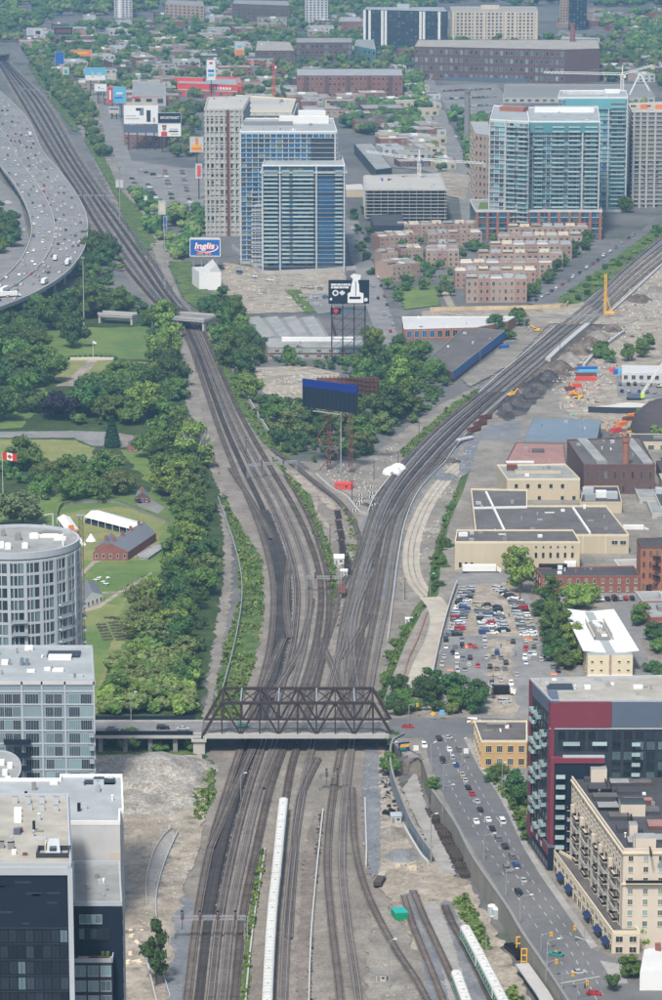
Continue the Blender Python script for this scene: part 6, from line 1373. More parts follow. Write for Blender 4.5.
wall_thing('concrete_kerb_wall','white concrete wall winding beside the middle tracks below the bridge',[(323,812),(320,840),(315,890),(311,940),(309,1000),(309,1060)],0,1.3,.5,'conc_white','low wall')
wall_thing('concrete_kerb_wall','long white concrete wall on the near side of the right tracks',[(446,462),(420,490),(406,520),(398,560),(393,600),(388,640)],0,1.0,.45,'conc_white','low wall')
wall_thing('concrete_kerb_wall','white concrete wall between right tracks and black soil',[(447,460),(470,430),(500,402),(512,392)],0,1.0,.45,'conc_white','low wall')
wall_thing('concrete_kerb_wall','white concrete wall on the far side of the right tracks',[(479,394),(500,375),(530,350),(557,326)],0,1.2,.6,'conc_white','low wall')
wall_thing('precast_wall','thick white precast wall lying beside the upper right tracks',[(548,362),(562,349),(576,337),(588,327)],0,2.6,3.2,'conc_white','precast wall')
wall_thing('precast_wall','long white precast wall on the right side of the broken dirt',[(584,368),(594,357),(610,344),(624,334)],0,2.4,1.4,'conc_white','precast wall')
wall_thing('precast_wall','white wall beside the distant right tracks beyond the crossing',[(612,312),(632,294),(662,266),(690,240)],0,1.6,1.4,'conc_white','precast wall')
wall_thing('hoarding','plywood hoarding along the foot of the stepped terraces',[(430,312),(470,311),(520,310),(560,309),(568,306)],0,3.0,.4,'plywood','hoarding',None,8)
wall_thing('hoarding','white hoarding around the foot of the glass towers',[(232,248),(248,262),(262,274),(290,274),(330,272),(356,270)],0,3,.4,'conc_white','hoarding',None,8)
wall_thing('fence','thin white fence along the tree belt left of the tracks',[(218,500),(232,540),(240,570),(242,600),(236,640),(226,680),(220,700)],0,1.6,.14,'steel','fence','steel',6)
wall_thing('fence','pale fence between the middle tree belt and the left tracks',[(212,330),(232,360),(244,392),(266,430),(282,448)],0,2.2,.2,'conc_white','fence','conc_white',8)
wall_thing('fence','tall pale fence around the left side of the car park',[(457,586),(449,610),(441,640),(434,672),(431,690),(440,700),(448,704)],TZ,2.4,.2,'lightgrey','fence','conc_white',8)
wall_thing('barrier','red and white plastic barrier along the haul road',[(427,614),(418,640),(408,662),(403,684)],TZ,1.0,.4,'brickorange','barrier')
wall_thing('barrier','long low white barrier beside the gravel works lane below the bridge',[(365,800),(365.5,820),(366.5,850),(366,868)],0,1.1,.5,'conc_white','barrier')
wall_thing('barrier','grey concrete wall holding the gravel heaps by the panelled wall',[(404,832),(412,846),(422,862),(428,868)],0,2.4,.8,'concrete','barrier')
wall_thing('fence','dark fence screen in front of the storage dome',[(588,413),(620,414),(650,414)],0,3.4,.3,'slate','fence','slate',8)
wall_thing('low_wall','crooked white wall in the sand yard left of the tracks',[(178,834),(168,856),(160,880),(156,905),(160,960),(170,1000)],0,1.3,.3,'lightgrey','low wall')
wall_thing('low_wall','white edged ramp wall in the sand yard beside the dark block',[(147,906),(146,885),(152,858),(163,838),(172,830)],0,1.1,.3,'conc_white','low wall')
wall_thing('low_wall','white wall of the lane beside the lone tree',[(143,950),(148,970),(155,1000),(160,1020)],0,1.8,.5,'conc_white','low wall')
wall_thing('earth_wall','stone edged earth wall around the fort lawn',[(56,516),(62,506),(90,503),(116,503),(140,511),(168,522)],0,1.6,1.4,'conc_dark','earth wall','grass')
wall_thing('platform_edge','concrete strip along the grassy strip beside the long train',[(243,1040),(247,985),(254,920),(262,870),(265,850)],0,.8,.5,'conc_white','platform edge')
wall_thing('guard_rail','white guard rail on the left side of the approach road by the bridge',[(425,762),(418,757),(408,757),(398,762)],TZ,.9,.08,'steel','guard rail')
wall_thing('low_wall','angled concrete wall of the works yard above the wedge tip',[(316,476),(332,490),(346,498),(360,514),(368,516)],0,1.4,.8,'concrete','low wall')
wall_thing('low_wall','straight concrete wall on the right side of the works yard tip',[(368,514),(374,500),(386,484),(398,470)],0,1.6,.6,'concrete','low wall')
# timber crib stacks beside the retaining wall
sp = smooth_line(W([(433,812),(442,830),(450,846),(459,862),(467,876)],0),5.2)
for i,p in enumerate(sp):
 o = thing('timber_stack','criss-crossed stack of dark old sleepers by the retaining wall, %s from the far end' % ordn(i + 1),'timber stack',p,'stacks of old sleepers'); d = (sp[min(i + 1,len(sp) - 1)] - sp[max(0,i - 1)]).normalized(); a0 = math.atan2(d.y,d.x)
 for k in range(RND.randint(3,7)):
  q = MB()
  for j in range(5):
   off = (j - 2) * 1.0; aa = a0 + (math.pi / 2 if k % 2 else 0) + RND.uniform(-.12,.12); q.box(p.x - math.sin(aa) * off,p.y + math.cos(aa) * off,k * .42,4.8,.34,.32,aa)
  q.build('sleeper_layer',C['wood'],o)
# ============================================================ BILLBOARDS
def lattice(o,p,q,wd,m,step=3.0,name='lattice_leg',bw=.22):
 p,q = Vector(p),Vector(q); mb = MB(); L = (q - p).length; n = max(2,int(L / step)); u = Vector((wd / 2,0,0)); v = Vector((0,wd / 2,0)); cs = [-u - v,u - v,u + v,-u + v]
 for c in cs: mb.beam(p + c,q + c,bw * 1.3)
 for i in range(n):
  a,b_ = p.lerp(q,i / n),p.lerp(q,(i + 1) / n)
  for c,d in zip(cs,cs[1:] + cs[:1]): mb.beam(a + c,b_ + d,bw); mb.beam(a + c,a + d,bw)
 return mb.build(name,C[m],o)
def board(o,c,w_,h,a,m,t=.6,name='panel',fm='white',fr=0.0):
 mb = MB(); mb.box(c[0],c[1],c[2],w_,t,h,a); ob = mb.build(name,C[m],o)
 if fr:
  mb = MB(); x,y = math.cos(a),math.sin(a)
  for s_ in (-1,1): mb.box(c[0] + x * s_ * (w_ / 2 + fr / 2 - .01),c[1] + y * s_ * (w_ / 2 + fr / 2 - .01),c[2] - fr,fr,t + .2,h + fr * 2,a)
  mb.box(c[0],c[1],c[2] - fr,w_,t + .15,fr,a); mb.box(c[0],c[1],c[2] + h,w_,t + .15,fr,a); mb.build('frame',C[fm],o)
 return ob
def lay(o,c,a,x,z,w_,h,m,d=.36,t=.05,name='printed_panel',sh=0):
 """a flat shape on a board face: x, z from the board's lower middle"""
 ux,uy = math.cos(a),math.sin(a); nx,ny = math.sin(a),-math.cos(a); mb = MB(); px_,py_ = c[0] + ux * x + nx * d,c[1] + uy * x + ny * d
 V = []
 for dd in (0,t):
  for xx,zz in ((-w_/2,0),(w_/2,0),(w_/2 + sh,h),(-w_/2 + sh,h)): V.append((px_ + ux * xx + nx * dd,py_ + uy * xx + ny * dd,c[2] + z + zz))
 mb.mesh(V,[(0,1,2,3),(4,5,6,7),(0,1,5,4),(1,2,6,5),(2,3,7,6),(3,0,4,7)]); return mb.build(name,C[m],o)
def disc(o,c,a,x,z,rx,rz,m,d=.36,n=20,name='printed_shape',ring=0,a0=0,a1=2 * math.pi):
 ux,uy = math.cos(a),math.sin(a); nx,ny = math.sin(a),-math.cos(a); mb = MB(); P = lambda t,k: (c[0] + ux * (x + rx * k * math.cos(t)) + nx * d,c[1] + uy * (x + rx * k * math.cos(t)) + ny * d,c[2] + z + rz * k * math.sin(t))
 for i in range(n):
  t0,t1 = lerp(a0,a1,i / n),lerp(a0,a1,(i + 1) / n)
  if ring: wq = ring * math.sin(math.pi * (i + .5) / n) if a1 - a0 < 6 else ring; mb.face((P(t0,1),P(t1,1),P(t1,1 - wq),P(t0,1 - wq)))
  else: mb.face((P(t0,1),P(t1,1),P(0,0)))
 return mb.build(name,C[m],o)
def text(o,body,c,a,x,z,size,m,d=.42,shear=0,bold=0,align='CENTER',sx=1,name='lettering'):
 cu = bpy.data.curves.new('lettering','FONT'); cu.body = body; cu.size = size; cu.align_x = align; cu.shear = shear; cu.offset = bold; cu.extrude = .03; cu.materials.append(C[m])
 ob = bpy.data.objects.new('t',cu); COL.objects.link(ob); bpy.context.view_layer.update(); me = bpy.data.meshes.new_from_object(ob.evaluated_get(bpy.context.evaluated_depsgraph_get())); bpy.data.objects.remove(ob)
 ob = bpy.data.objects.new(name,me); COL.objects.link(ob); ob.parent = o; wl = Vector(o['_w']); ux,uy = math.cos(a),math.sin(a); nx,ny = math.sin(a),-math.cos(a)
 ob.location = Vector((c[0] + ux * x + nx * d,c[1] + uy * x + ny * d,c[2] + z)) - wl; ob.rotation_euler = (math.pi / 2,0,a); ob.scale = (sx,1,1); return ob
def sign_at(px,pbase,x0,x1,ptop,pbot):
 """centre, width, height of an upright board standing at (px,pbase) and filling x0..x1, ptop..pbot"""
 g = G(px,pbase); k = (Vector((0,g.y,0)) - Vector((0,0,CAMZ))).dot(_F) / FPX; zb = HT(px,pbot,pbase); zt = HT(px,ptop,pbase); xc = ((x0 + x1) / 2 - 331) * (G(px,pbase) - Vector((0,0,CAMZ))).dot(_F) / FPX
 return Vector((xc,g.y,zb)),(x1 - x0) * (G(px,pbase) - Vector((0,0,CAMZ))).dot(_F) / FPX,zt - zb
# blue script sign
c,w_,h = sign_at(206,268,190.5,220,239.5,255.5); o = thing('billboard','blue billboard with white script lettering above the white shed','billboard',(c.x,c.y,0)); a = -.04
board(o,c,w_,h,a,'blue',1.2,fr=.5); board(o,(c.x,c.y,c.z + h + .5),w_,1.0,a,'offwhite',1.2,'top_rail')
C['pinkwhite'] = mat('pink_white_print',(.85,.72,.72),var=.05)
text(o,'Inglis',c,a,-.4,h * .40,h * .52,'red',.66,.18,.28,sx=1.2); text(o,'Inglis',c,a,-.6,h * .44,h * .52,'pinkwhite',.72,.18,.16,sx=1.2)
disc(o,c,a,.6,h * .52,w_ * .42,h * .32,'pinkwhite',.67,28,ring=.16,a0=-2.9,a1=.75)
for x_,ww in ((-.17,.2),(.05,.12),(.17,.07)): lay(o,c,a,x_ * w_,h * .06,ww * w_,h * .14,'orange',.66)
for s_ in (-.4,-.13,.13,.4): mb = MB(); x = c.x + w_ * s_; mb.beam((x,c.y + .3,0),(x,c.y + .3,c.z + .4),.5); mb.build('post',C['steel'],o)
qm(o,'catwalk','conc_dark',(c.x - w_ / 2,c.y - .6,c.z - 1),(c.x + w_ / 2,c.y - .6,c.z - 1),1.0,.2)
# black billboard on the tall tower
c,w_,h = sign_at(348,365,328.5,369,280,303.5); o = thing('billboard','black billboard with a white shirt picture on tall steel tower','billboard',(c.x,c.y,0)); a = .02
board(o,c,w_,h,a,'nearblack',1.6)
C['greywhite'] = mat('grey_white_print',(.6,.62,.64),var=.08)
for z_,ws in ((.77,(3.2,2.1,.8,2.4,1.6)),(.655,(1.1,3.0,1.9,.9,2.2))):
 x_ = -w_ * .44
 for ww in ws: lay(o,c,a,x_ + ww * w_ * .0215,h * z_,ww * w_ * .043,h * .085,'greywhite',.84); x_ += (ww + .28) * w_ * .043
disc(o,c,a,-w_ * .33,h * .46,h * .13,h * .13,'greywhite',.83); disc(o,c,a,-w_ * .33,h * .46,h * .07,h * .07,'slate',.85)
def poly_on(o,c,a,pts,m,d=.83,name='printed_shape'):
 ux,uy = math.cos(a),math.sin(a); nx,ny = math.sin(a),-math.cos(a); Q = [Vector((c[0] + ux * x + nx * d,c[1] + uy * x + ny * d,c[2] + z)) for x,z in pts]; mb = MB()
 for t in tessellate_polygon([Q]): mb.face([Q[i] for i in t])
 return mb.build(name,C[m],o)
leaf = [(0,1),(.18,.62),(.42,.72),(.38,.3),(.62,.52),(.7,.36),(1,.34),(.86,.02),(.96,-.1),(.45,-.45),(.5,-.62),(.07,-.55),(.07,-1),(-.07,-1),(-.07,-.55),(-.5,-.62),(-.45,-.45),(-.96,-.1),(-.86,.02),(-1,.34),(-.7,.36),(-.62,.52),(-.38,.3),(-.42,.72),(-.18,.62)]
poly_on(o,c,a,[(-w_ * .165 + x * h * .13,h * .46 + z * h * .13) for x,z in leaf],'greywhite')
poly_on(o,c,a,[(x * w_,z * h) for x,z in ((-.03,.03),(-.03,.44),(.04,.5),(.06,.8),(.1,1.05),(.03,1.18),(.12,1.28),(.3,1.22),(.28,1.02),(.22,1.0),(.25,.8),(.26,.5),(.36,.44),(.36,.03))],'white',name='shirt_picture')
lay(o,c,a,w_ * .15,h * .2,w_ * .28,h * .1,'nearblack',.86); lay(o,c,a,w_ * .17,h * .35,w_ * .02,h * .6,'blue',.86); disc(o,c,a,w_ * .42,h * .17,h * .08,h * .08,'greywhite',.83); disc(o,c,a,-w_ * .44,h * .2,h * .05,h * .06,'greywhite',.83)
for s_ in (-.42,-.15,.13,.4):
 mb = MB(); x = c.x + w_ * s_
 mb.beam((x,c.y + .6,-.2),(x,c.y + .6,c.z + .4),.8); mb.beam((x,c.y + 3.8,-.2),(x,c.y + 3.8,c.z + .4),.6); mb.build('leg',C['slate'],o)
mb = MB()
for k in range(6):
 z = c.z * (k + .6) / 6.2; mb.beam((c.x - w_ * .42,c.y + .6,z),(c.x + w_ * .4,c.y + .6,z),.3)
for k in range(5):
 for s0,s1 in ((-.42,-.15),(-.15,.13),(.13,.4)):
  z0,z1 = c.z * (k + .6) / 6.2,c.z * (k + 1.6) / 6.2; mb.beam((c.x + w_ * s0,c.y + .6,z0),(c.x + w_ * s1,c.y + .6,z1),.22)
mb.build('bracing',C['slate'],o); qb(o,'catwalk','conc_dark',c.x,c.y - 1,c.z - 1,w_,2,.3); disc(o,c,a,-w_ * .32,-h * .3,h * .1,h * .1,'red',.5,name='round_lamp')
lay(o,c,a,w_ * -.02,-h * .42,w_ * .24,h * .24,'bluegrey',.5); board(o,(c.x - w_ * .32,c.y,c.z - h * .45),w_ * .26,h * .26,a,'nearblack',.6,'lower_panel')
# blue and black billboard in front of a rusty frame
c,w_,h = sign_at(330,470,303,357,382,410); o = thing('billboard','big blank black billboard with bright blue top strip on a rusty lattice','billboard',(c.x,c.y,0)); a = -.62
w2 = w_ / math.cos(a); board(o,c,w2,h * .72,a,'nearblack',1.0); board(o,(c.x,c.y,c.z + h * .72),w2,h * .28,a,'royal',1.1,'top_strip')
for k in range(13): lay(o,c,a,(k / 12 - .5) * w2 * .97,.1,.12,h * .7,'slate',.51,name='panel_seam')
board(o,(c.x + 9,c.y + 10,c.z + h * .45),w2 * .95,h * .58,.1,'rustred',.5,'rear_frame')
mb = MB()
for k in range(16): x = c.x + 9 + (k - 7.5) * w2 * .95 / 16; mb.box(x,c.y + 9.5,c.z + h * .45,.4,.6,h * .62)
for k in range(4): mb.beam((c.x + 9 - w2 * .47,c.y + 9.3,c.z + h * (.5 + k * .16)),(c.x + 9 + w2 * .47,c.y + 9.6,c.z + h * (.5 + k * .16)),.35)
mb.build('rear_ribs',C['rust'],o)
ux,uy = math.cos(a),math.sin(a)
for s_ in (-.02,.38):
 x,y = c.x + ux * w2 * s_,c.y + uy * w2 * s_ + 1.2; lattice(o,(x,y,-.2),(x,y,c.z + h * .3),1.8,'rustred',3.6,bw=.24)
x,y = c.x + ux * w2 * .2,c.y + uy * w2 * .2; qm(o,'pale_post','steel',(x,y,0),(x,y,c.z),.5)
mb = MB(); x0,x1 = c.x - w_ * .24,c.x + w_ * .2; zz = c.z; y = c.y - 1
for p,q_ in (((x0,zz * .55),(x1 - 4,zz)),((x0,zz * .55),(x1,zz * .42)),((x0,zz * .55),(x0 + 6,zz * .2)),((x0 + 1,zz * .0),(x1,zz * .42)),((x1 - 9,zz * .62),(x1 + 3,zz * .66)),((x1 - 6,zz * .62),(x1 - 1,zz * .2))): mb.beam((p[0],y,p[1]),(q_[0],y,q_[1]),.4)
mb.build('bracing',C['rustred'],o); qb(o,'catwalk','steel',c.x + ux * -2,c.y - 1.6,c.z - 1.2,w2 * .5,1.6,.3,a)
# smaller far signs:   label, foot, x0,x1,ytop,ybot, base colour, contents
def sign(label,px,pb,x0,x1,yt,yb,m,parts=(),texts=(),a=0.0,fr=.4,legs=2):
 c,w_,h = sign_at(px,pb,x0,x1,yt,yb); o = thing('billboard',label,'billboard',(c.x,c.y,0)); board(o,c,w_,h,a,m,.9,fr=fr,fm='lightgrey')
 for (x,z,pw,ph,pm) in parts: lay(o,c,a,(x - .5) * w_,z * h,pw * w_,ph * h,pm,.5 + .02 * len(o.children))
 for (t_,x,z,sz,tm) in texts: text(o,t_,c,a,(x - .5) * w_,z * h,sz * h,tm,.9,0,.05)
 for k in range(legs): s_ = (k + .5) / legs - .5; qm(o,'post','slate',(c.x + w_ * s_,c.y + .8,-.2),(c.x + w_ * s_,c.y + .8,c.z + h * .5),.9)
 return o,c,w_,h
C['skin'] = mat('printed_skin_tone',(.6,.38,.3),var=.1); C['darkprint'] = mat('dark_print',(.03,.035,.05),var=.3)
o,c,w_,h = sign('white billboard with dark phone pictures above the brick shop',141,150,124.5,158.5,105,123.5,'white',((.72,.1,.12,.62,'darkprint'),(.52,.45,.12,.4,'bluesteel'),(.42,.7,.14,.14,'darkprint'),(.88,.08,.06,.25,'bricktan'),(.25,.25,.4,.05,'lightgrey'),(.2,.4,.3,.04,'lightgrey')),legs=4)
board(o,(c.x,c.y,c.z + h + .5),w_ * .9,2.2,0,'tan',.8,'top_rail'); lay(o,c,0,0,-h * .5,w_,h * .42,'bluegrey',.4,name='lower_panel')
sign('black billboard reading SPORTSNET beside the phone billboard',170,152,158.5,181,113,123,'nearblack',(),(('SPORTSNET',.52,.42,.36,'white'),('',.7,.2,.14,'white')),legs=3)
sign('white billboard showing a red haired figure in sunglasses',170,153.5,158.5,181,124,136,'white',((.26,.0,.26,.35,'red'),(.27,.35,.13,.4,'skin'),(.27,.72,.2,.2,'brick'),(.27,.55,.16,.1,'black'),(.68,.55,.36,.08,'lightgrey'),(.68,.35,.42,.1,'darkprint'),(.72,.15,.3,.06,'lightgrey')),legs=0)
sign('pale blue billboard over the tree belt, widest of the upper left signs',97,96,85.5,106,68,80,'skyb',((.5,0,.96,.4,'white'),(.36,.2,.12,.5,'tan'),(.7,.3,.24,.3,'offwhite')))
sign('small white sign just below the pale blue billboard',102,104,95,107,84,91,'white',((.35,.35,.14,.3,'teal'),(.65,.3,.3,.12,'lightgrey')))
sign('tall red and turquoise billboard beside the tree belt',117,118,108,126,87,103,'skyb',((.14,0,.28,1,'red'),(.14,.2,.1,.6,'white'),(.66,.55,.36,.12,'white'),(.6,.3,.44,.08,'blue')))
sign('small blue white and yellow sign low in the tree belt',114,120,109,119,107,113,'offwhite',((.5,.55,.9,.25,'blue'),(.5,.1,.9,.2,'caty')))
sign('white billboard with orange sandwich picture left of the concrete tower',198,178,190.5,203.5,137,152,'offwhite',((.5,.1,.8,.2,'orange'),(.5,.3,.7,.2,'caty'),(.5,.5,.2,.45,'orange'),(.5,.02,.9,.1,'plywood')),legs=1)
sign('tall white billboard with red strip above the red store',211,98,207,215.5,60,80,'white',((.5,.4,.7,.12,'blue'),(.5,.18,.7,.14,'skyb'),(.5,.8,.4,.1,'red')),legs=1)
sign('small orange and white sign before the far lofts',239,62,235,244,42,55,'offwhite',((.5,0,.9,.4,'orange'),(.5,.55,.5,.2,'skyb')),legs=1)
sign('yellow and white sign board by the parked cars',162,232,159,165.5,201,214,'offwhite',((.5,.2,.6,.6,'cream'),),legs=1)
sign('low white sign beside the tracks right of the rail gantry',143,206,138,147,196,200,'white',((.3,.2,.3,.5,'darkprint'),),legs=1)
sign('small white sign box at the side of the far tracks',120,190,116,123,180,187,'offwhite',(),legs=1)
sign('narrow tall blue banner sign in front of the lot trees',165,234,164,166.5,217,231,'blue',(),legs=1)
sign('red sign panel at the edge of the concrete tower',199,200,196,202,164,178,'offwhite',((.55,.1,.6,.8,'redstore'),),legs=1)
sign('narrow blue column sign at far left of the sign district',60,70,55.5,64,52,66,'blue',(),legs=1)
sign('white sign with green ring beside the tree belt top',66,84,63,69,67,76,'offwhite',((.5,.3,.5,.4,'teal'),),legs=1)
sign('orange lit sign on a roof in the sign district',80,62,70,92,50,56,'orange',((.5,.3,.6,.4,'caty'),),legs=2)
sign('twin white billboard on a roof at far upper left',34,44,27,43,28,35,'offwhite',((.25,.1,.3,.7,'lightgrey'),(.7,.1,.3,.5,'darkprint')),legs=2)
sign('dark framed billboard left of the far upper roofs',62,48,54,73,27,35,'darkprint',((.5,.3,.8,.4,'rustred'),),legs=2)
# letters on the red store
p,q_,d,n_,L = RS.edge(0); a = math.atan2(d.y,d.x); m_ = (p + q_) / 2; [lay(RS.o,(m_.x,m_.y,0),a,L * (.12 + k * .05),RS.h - 4.4,L * .035,2.6,'white',.3) for k in range(6)]
# small advertising sign near the bridge
g = G(404,752,TZ); o = thing('advertising_sign','small yellow and blue advertising sign among the bushes by the bridge','advertising sign',(g.x,g.y,TZ)); cc = (g.x,g.y,TZ + .6); board(o,cc,4,3,.35,'royal',.3); lay(o,cc,.35,0,1.2,3.4,1.2,'caty',.18,sh=.4); lay(o,cc,.35,-.4,.3,2.4,.7,'green',.18); text(o,'Big Sale',cc,.35,0,1.45,.8,'red',.3,.2) if False else None
for s_ in (-1.4,1.4): qm(o,'post','steel',(g.x + s_,g.y + .5,TZ - 1),(g.x + s_,g.y + .5,TZ + 1),.2)
# ============================================================ CRANES
def tower_crane(label,px,pbase,ptop,jib,cj,m,zr=None,cabm='white',wd=2.4):
 g = G(px,pbase); h = HT(px,ptop,pbase); o = thing('tower_crane',label,'tower crane',(g.x,g.y,0)); lattice(o,(g.x,g.y,-.2),(g.x,g.y,h),wd,m,3.5,'mast',.3)
 def at(x,y):  # a point of the jib at the mast's own distance
  k = (Vector((g.x,g.y,0)) - Vector((0,0,CAMZ))).dot(_F); return Vector(((x - 331) * k / FPX,g.y,HT(x,y,pbase)))
 A = Vector((g.x,g.y,h)); J = at(*jib[:2]) + Vector((0,jib[2],0)); K = at(*cj[:2]) + Vector((0,cj[2],0))
 def tri(P,Q,s_,name):
  mb = MB(); n = max(2,int((Q - P).length / 3)); e = (Q - P).normalized(); u = e.cross(Vector((0,0,1))).normalized() * s_ / 2; t = Vector((0,0,s_)); mb.beam(P + u,Q + u,.35); mb.beam(P - u,Q - u,.35); mb.beam(P + t,Q + t * .6,.35)
  for i in range(n):
   a_,b_ = P.lerp(Q,i / n),P.lerp(Q,(i + .5) / n); c_ = P.lerp(Q,(i + 1) / n)
   for s2 in (-1,1): mb.beam(a_ + u * s2,b_ + t,.2); mb.beam(b_ + t,c_ + u * s2,.2)
  return mb.build(name,C[m],o)
 tri(A,J,1.8,'jib'); tri(A,K,1.8,'counter_jib')
 apex = A + Vector((0,0,8)); mb = MB(); mb.beam(A,apex,.8); mb.build('tower_peak',C[m],o); mb = MB(); mb.beam(apex,A.lerp(J,.65),.16); mb.beam(apex,K,.16); mb.build('tie_bar',C['steel'],o)
 qb(o,'counterweight','concrete',K.x,K.y,K.z - 2.5,3.2,2.4,3); mb = MB(); mb.box(g.x + 1.8,g.y - 1,h - 2.4,1.8,1.8,2.4); mb.build('cab',C[cabm],o)
 return o
tower_crane('red and white tower crane behind the glass towers',274,128,66,(245,62,0),(286,76,10),'redstore')
tower_crane('white tower crane standing behind the rear teal tower',620,196,75,(542,73,0),(650,66,0),'white')
tower_crane('blue and white tower crane over the concrete frame block',419,208,160,(366,152,0),(484,164,0),'white',cabm='blue')
for lab,x0,y0,x1,y1 in (('low white luffing crane arm on the concrete tower roof, left one',628,96,638,74),('low white luffing crane arm on the concrete tower roof, right one',648,92,639,75)):
 k = G(640,208); c0 = (k - Vector((0,0,CAMZ))).dot(_F); P = Vector(((x0 - 331) * c0 / FPX,k.y + 8,HT(x0,y0,208))); Q = Vector(((x1 - 331) * c0 / FPX,k.y + 8,HT(x1,y1,208))); o = thing('crane_arm',lab,'crane',(P.x,P.y,P.z)); qm(o,'mount','steel',P - Vector((0,0,4)),P + Vector((0,0,.5)),1.4); qm(o,'arm','white',P,Q,1.0)
# yellow drill rig
g = G(605,317); h = HT(605,274,317); o = thing('drill_rig','yellow piling rig with tall mast beside the upper right tracks','piling rig',g); lattice(o,g,g + Vector((0,0,h)),1.2,'caty',2.4,'mast',.3); qb(o,'body','caty',g.x + 3,g.y,.9,6,3.2,2.6); mb = MB(); mb.box(g.x + 3,g.y - 1.3,0,6,.8,1); mb.box(g.x + 3,g.y + 1.3,0,6,.8,1); mb.build('tracks',C['black'],o); qm(o,'stay','caty',(g.x + 4,g.y,3),(g.x,g.y,h * .6),.4)
# white mobile crane
g = G(641,400); o = thing('mobile_crane','crawler crane with long white lattice boom and lime cab in the works yard','crawler crane',g); tip = Vector((G(664,400).x + 6,g.y,HT(664,345,400))); P = g + Vector((0,0,3)); mb = MB(); e = (tip - P).normalized()
for s_,t_ in ((-.7,-.7),(.7,-.7),(.7,.7),(-.7,.7)): u = Vector((0,s_,0)) + e.cross(Vector((0,1,0))) * t_; mb.beam(P + u * .5,tip + u,.28)
for i in range(26): a_,b_ = P.lerp(tip,i / 26),P.lerp(tip,(i + 1) / 26); u = e.cross(Vector((0,1,0))) * .7; mb.beam(a_ - u + Vector((0,-.7,0)),b_ + u + Vector((0,-.7,0)),.2); mb.beam(a_ + u + Vector((0,.7,0)),b_ - u + Vector((0,.7,0)),.2)
mb.build('boom',C['white'],o); qb(o,'body','bluegrey',g.x - 4,g.y,1.3,7,3.4,2.4); mb = MB(); mb.box(g.x - 4,g.y - 2,0,8,1,1.2); mb.box(g.x - 4,g.y + 2,0,8,1,1.2); mb.build('tracks',C['black'],o); mb = MB(); mb.box(g.x + .6,g.y - 1,1.6,2.2,2,2.4); mb.build('cab',mat('lime_paint',(.45,.65,.05),rough=.5),o)
# ============================================================ FORT AND PARK
def gable(name,label,P,base,z0,eave,rise,wall,roof,cat='building',chim=(),wins=(8,1),par=0,f='white',group=None):
 b = Bld(name,label,P,base=base,z0=z0,wall=wall,roofm=roof,par=0,cat=cat,cap=30,group=group) if base else Bld(name,label,P,h=eave,z0=z0,wall=wall,roofm=roof,par=0,cat=cat,cap=30,group=group)
 p0,p1,p2,p3 = b.P; L0,L1 = (p1 - p0).length,(p3 - p0).length; U = Vector((0,0,rise)); ov = .4
 if L0 > L1: r0,r1 = (p0 + p3) / 2 + U,(p1 + p2) / 2 + U; F = [(0,1,5,4),(2,3,4,5)]; G_ = [(3,0,4),(1,2,5)]
 else: r0,r1 = (p0 + p1) / 2 + U,(p3 + p2) / 2 + U; F = [(1,2,5,4),(3,0,4,5)]; G_ = [(0,1,4),(2,3,5)]
 mb = MB(); mb.mesh([p0,p1,p2,p3,r0,r1],F); mb.build('pitched_roof',C[roof],b.o); mb = MB(); mb.mesh([p0,p1,p2,p3,r0,r1],G_); mb.build('gable',C[wall],b.o)
 b.wins(0,wins[0],wins[1],.3,.5,z0=.2,z1=b.h,f=f,m='g_dark',mull=0)
 for t in chim: q = r0.lerp(r1,t); qb(b.o,'chimney','brick',q.x,q.y,b.zt,1.4,1.0,rise + 1.8)
 b.done(); return b
gable('brick_barracks','long old brick barracks with slate roof on the fort lawn',[(93,552),(128,552),(156,533),(132,528)],None,0,4,4.2,'brick','shingle',chim=(.1,.35,.6,.85),wins=(5,1))
gable('brick_barracks','shorter brick barracks wing nearer the round tower',[(95,548),(113,551),(120,541),(103,539)],None,0,4,3.4,'brick','shingle',chim=(.3,),wins=(3,1))
gable('white_blockhouse','white walled fort building with grey roof right of the hoist mast',[(82,603),(103,595),(97,584),(78,588)],None,0,3,3.0,'white','shingle',wins=(5,1),f='conc_dark')
gable('brick_lodge','small dark brick lodge beside the fort parking',[(135,497),(149,497),(147,491),(137,491)],None,0,3,2.2,'brickdark','shingle',chim=(.2,),wins=(3,1))
gable('garden_shed','small white shed at the head of the garden plots',[(132,620),(138,620),(138,616),(132,616)],None,0,2.4,1.4,'bricktan','offwhite',wins=(1,1))
gable('park_hut','small brown park hut beside the park road',[(127,447),(138,447),(138,442),(128,442)],None,0,2.6,1.4,'brick','roofbrown',wins=(2,1))
gable('low_brick_range','low stone edged range right of the long barracks',[(136,556),(148,558),(164,547),(158,544)],None,0,1.2,.2,'conc_dark','roofgrey',wins=(1,1))
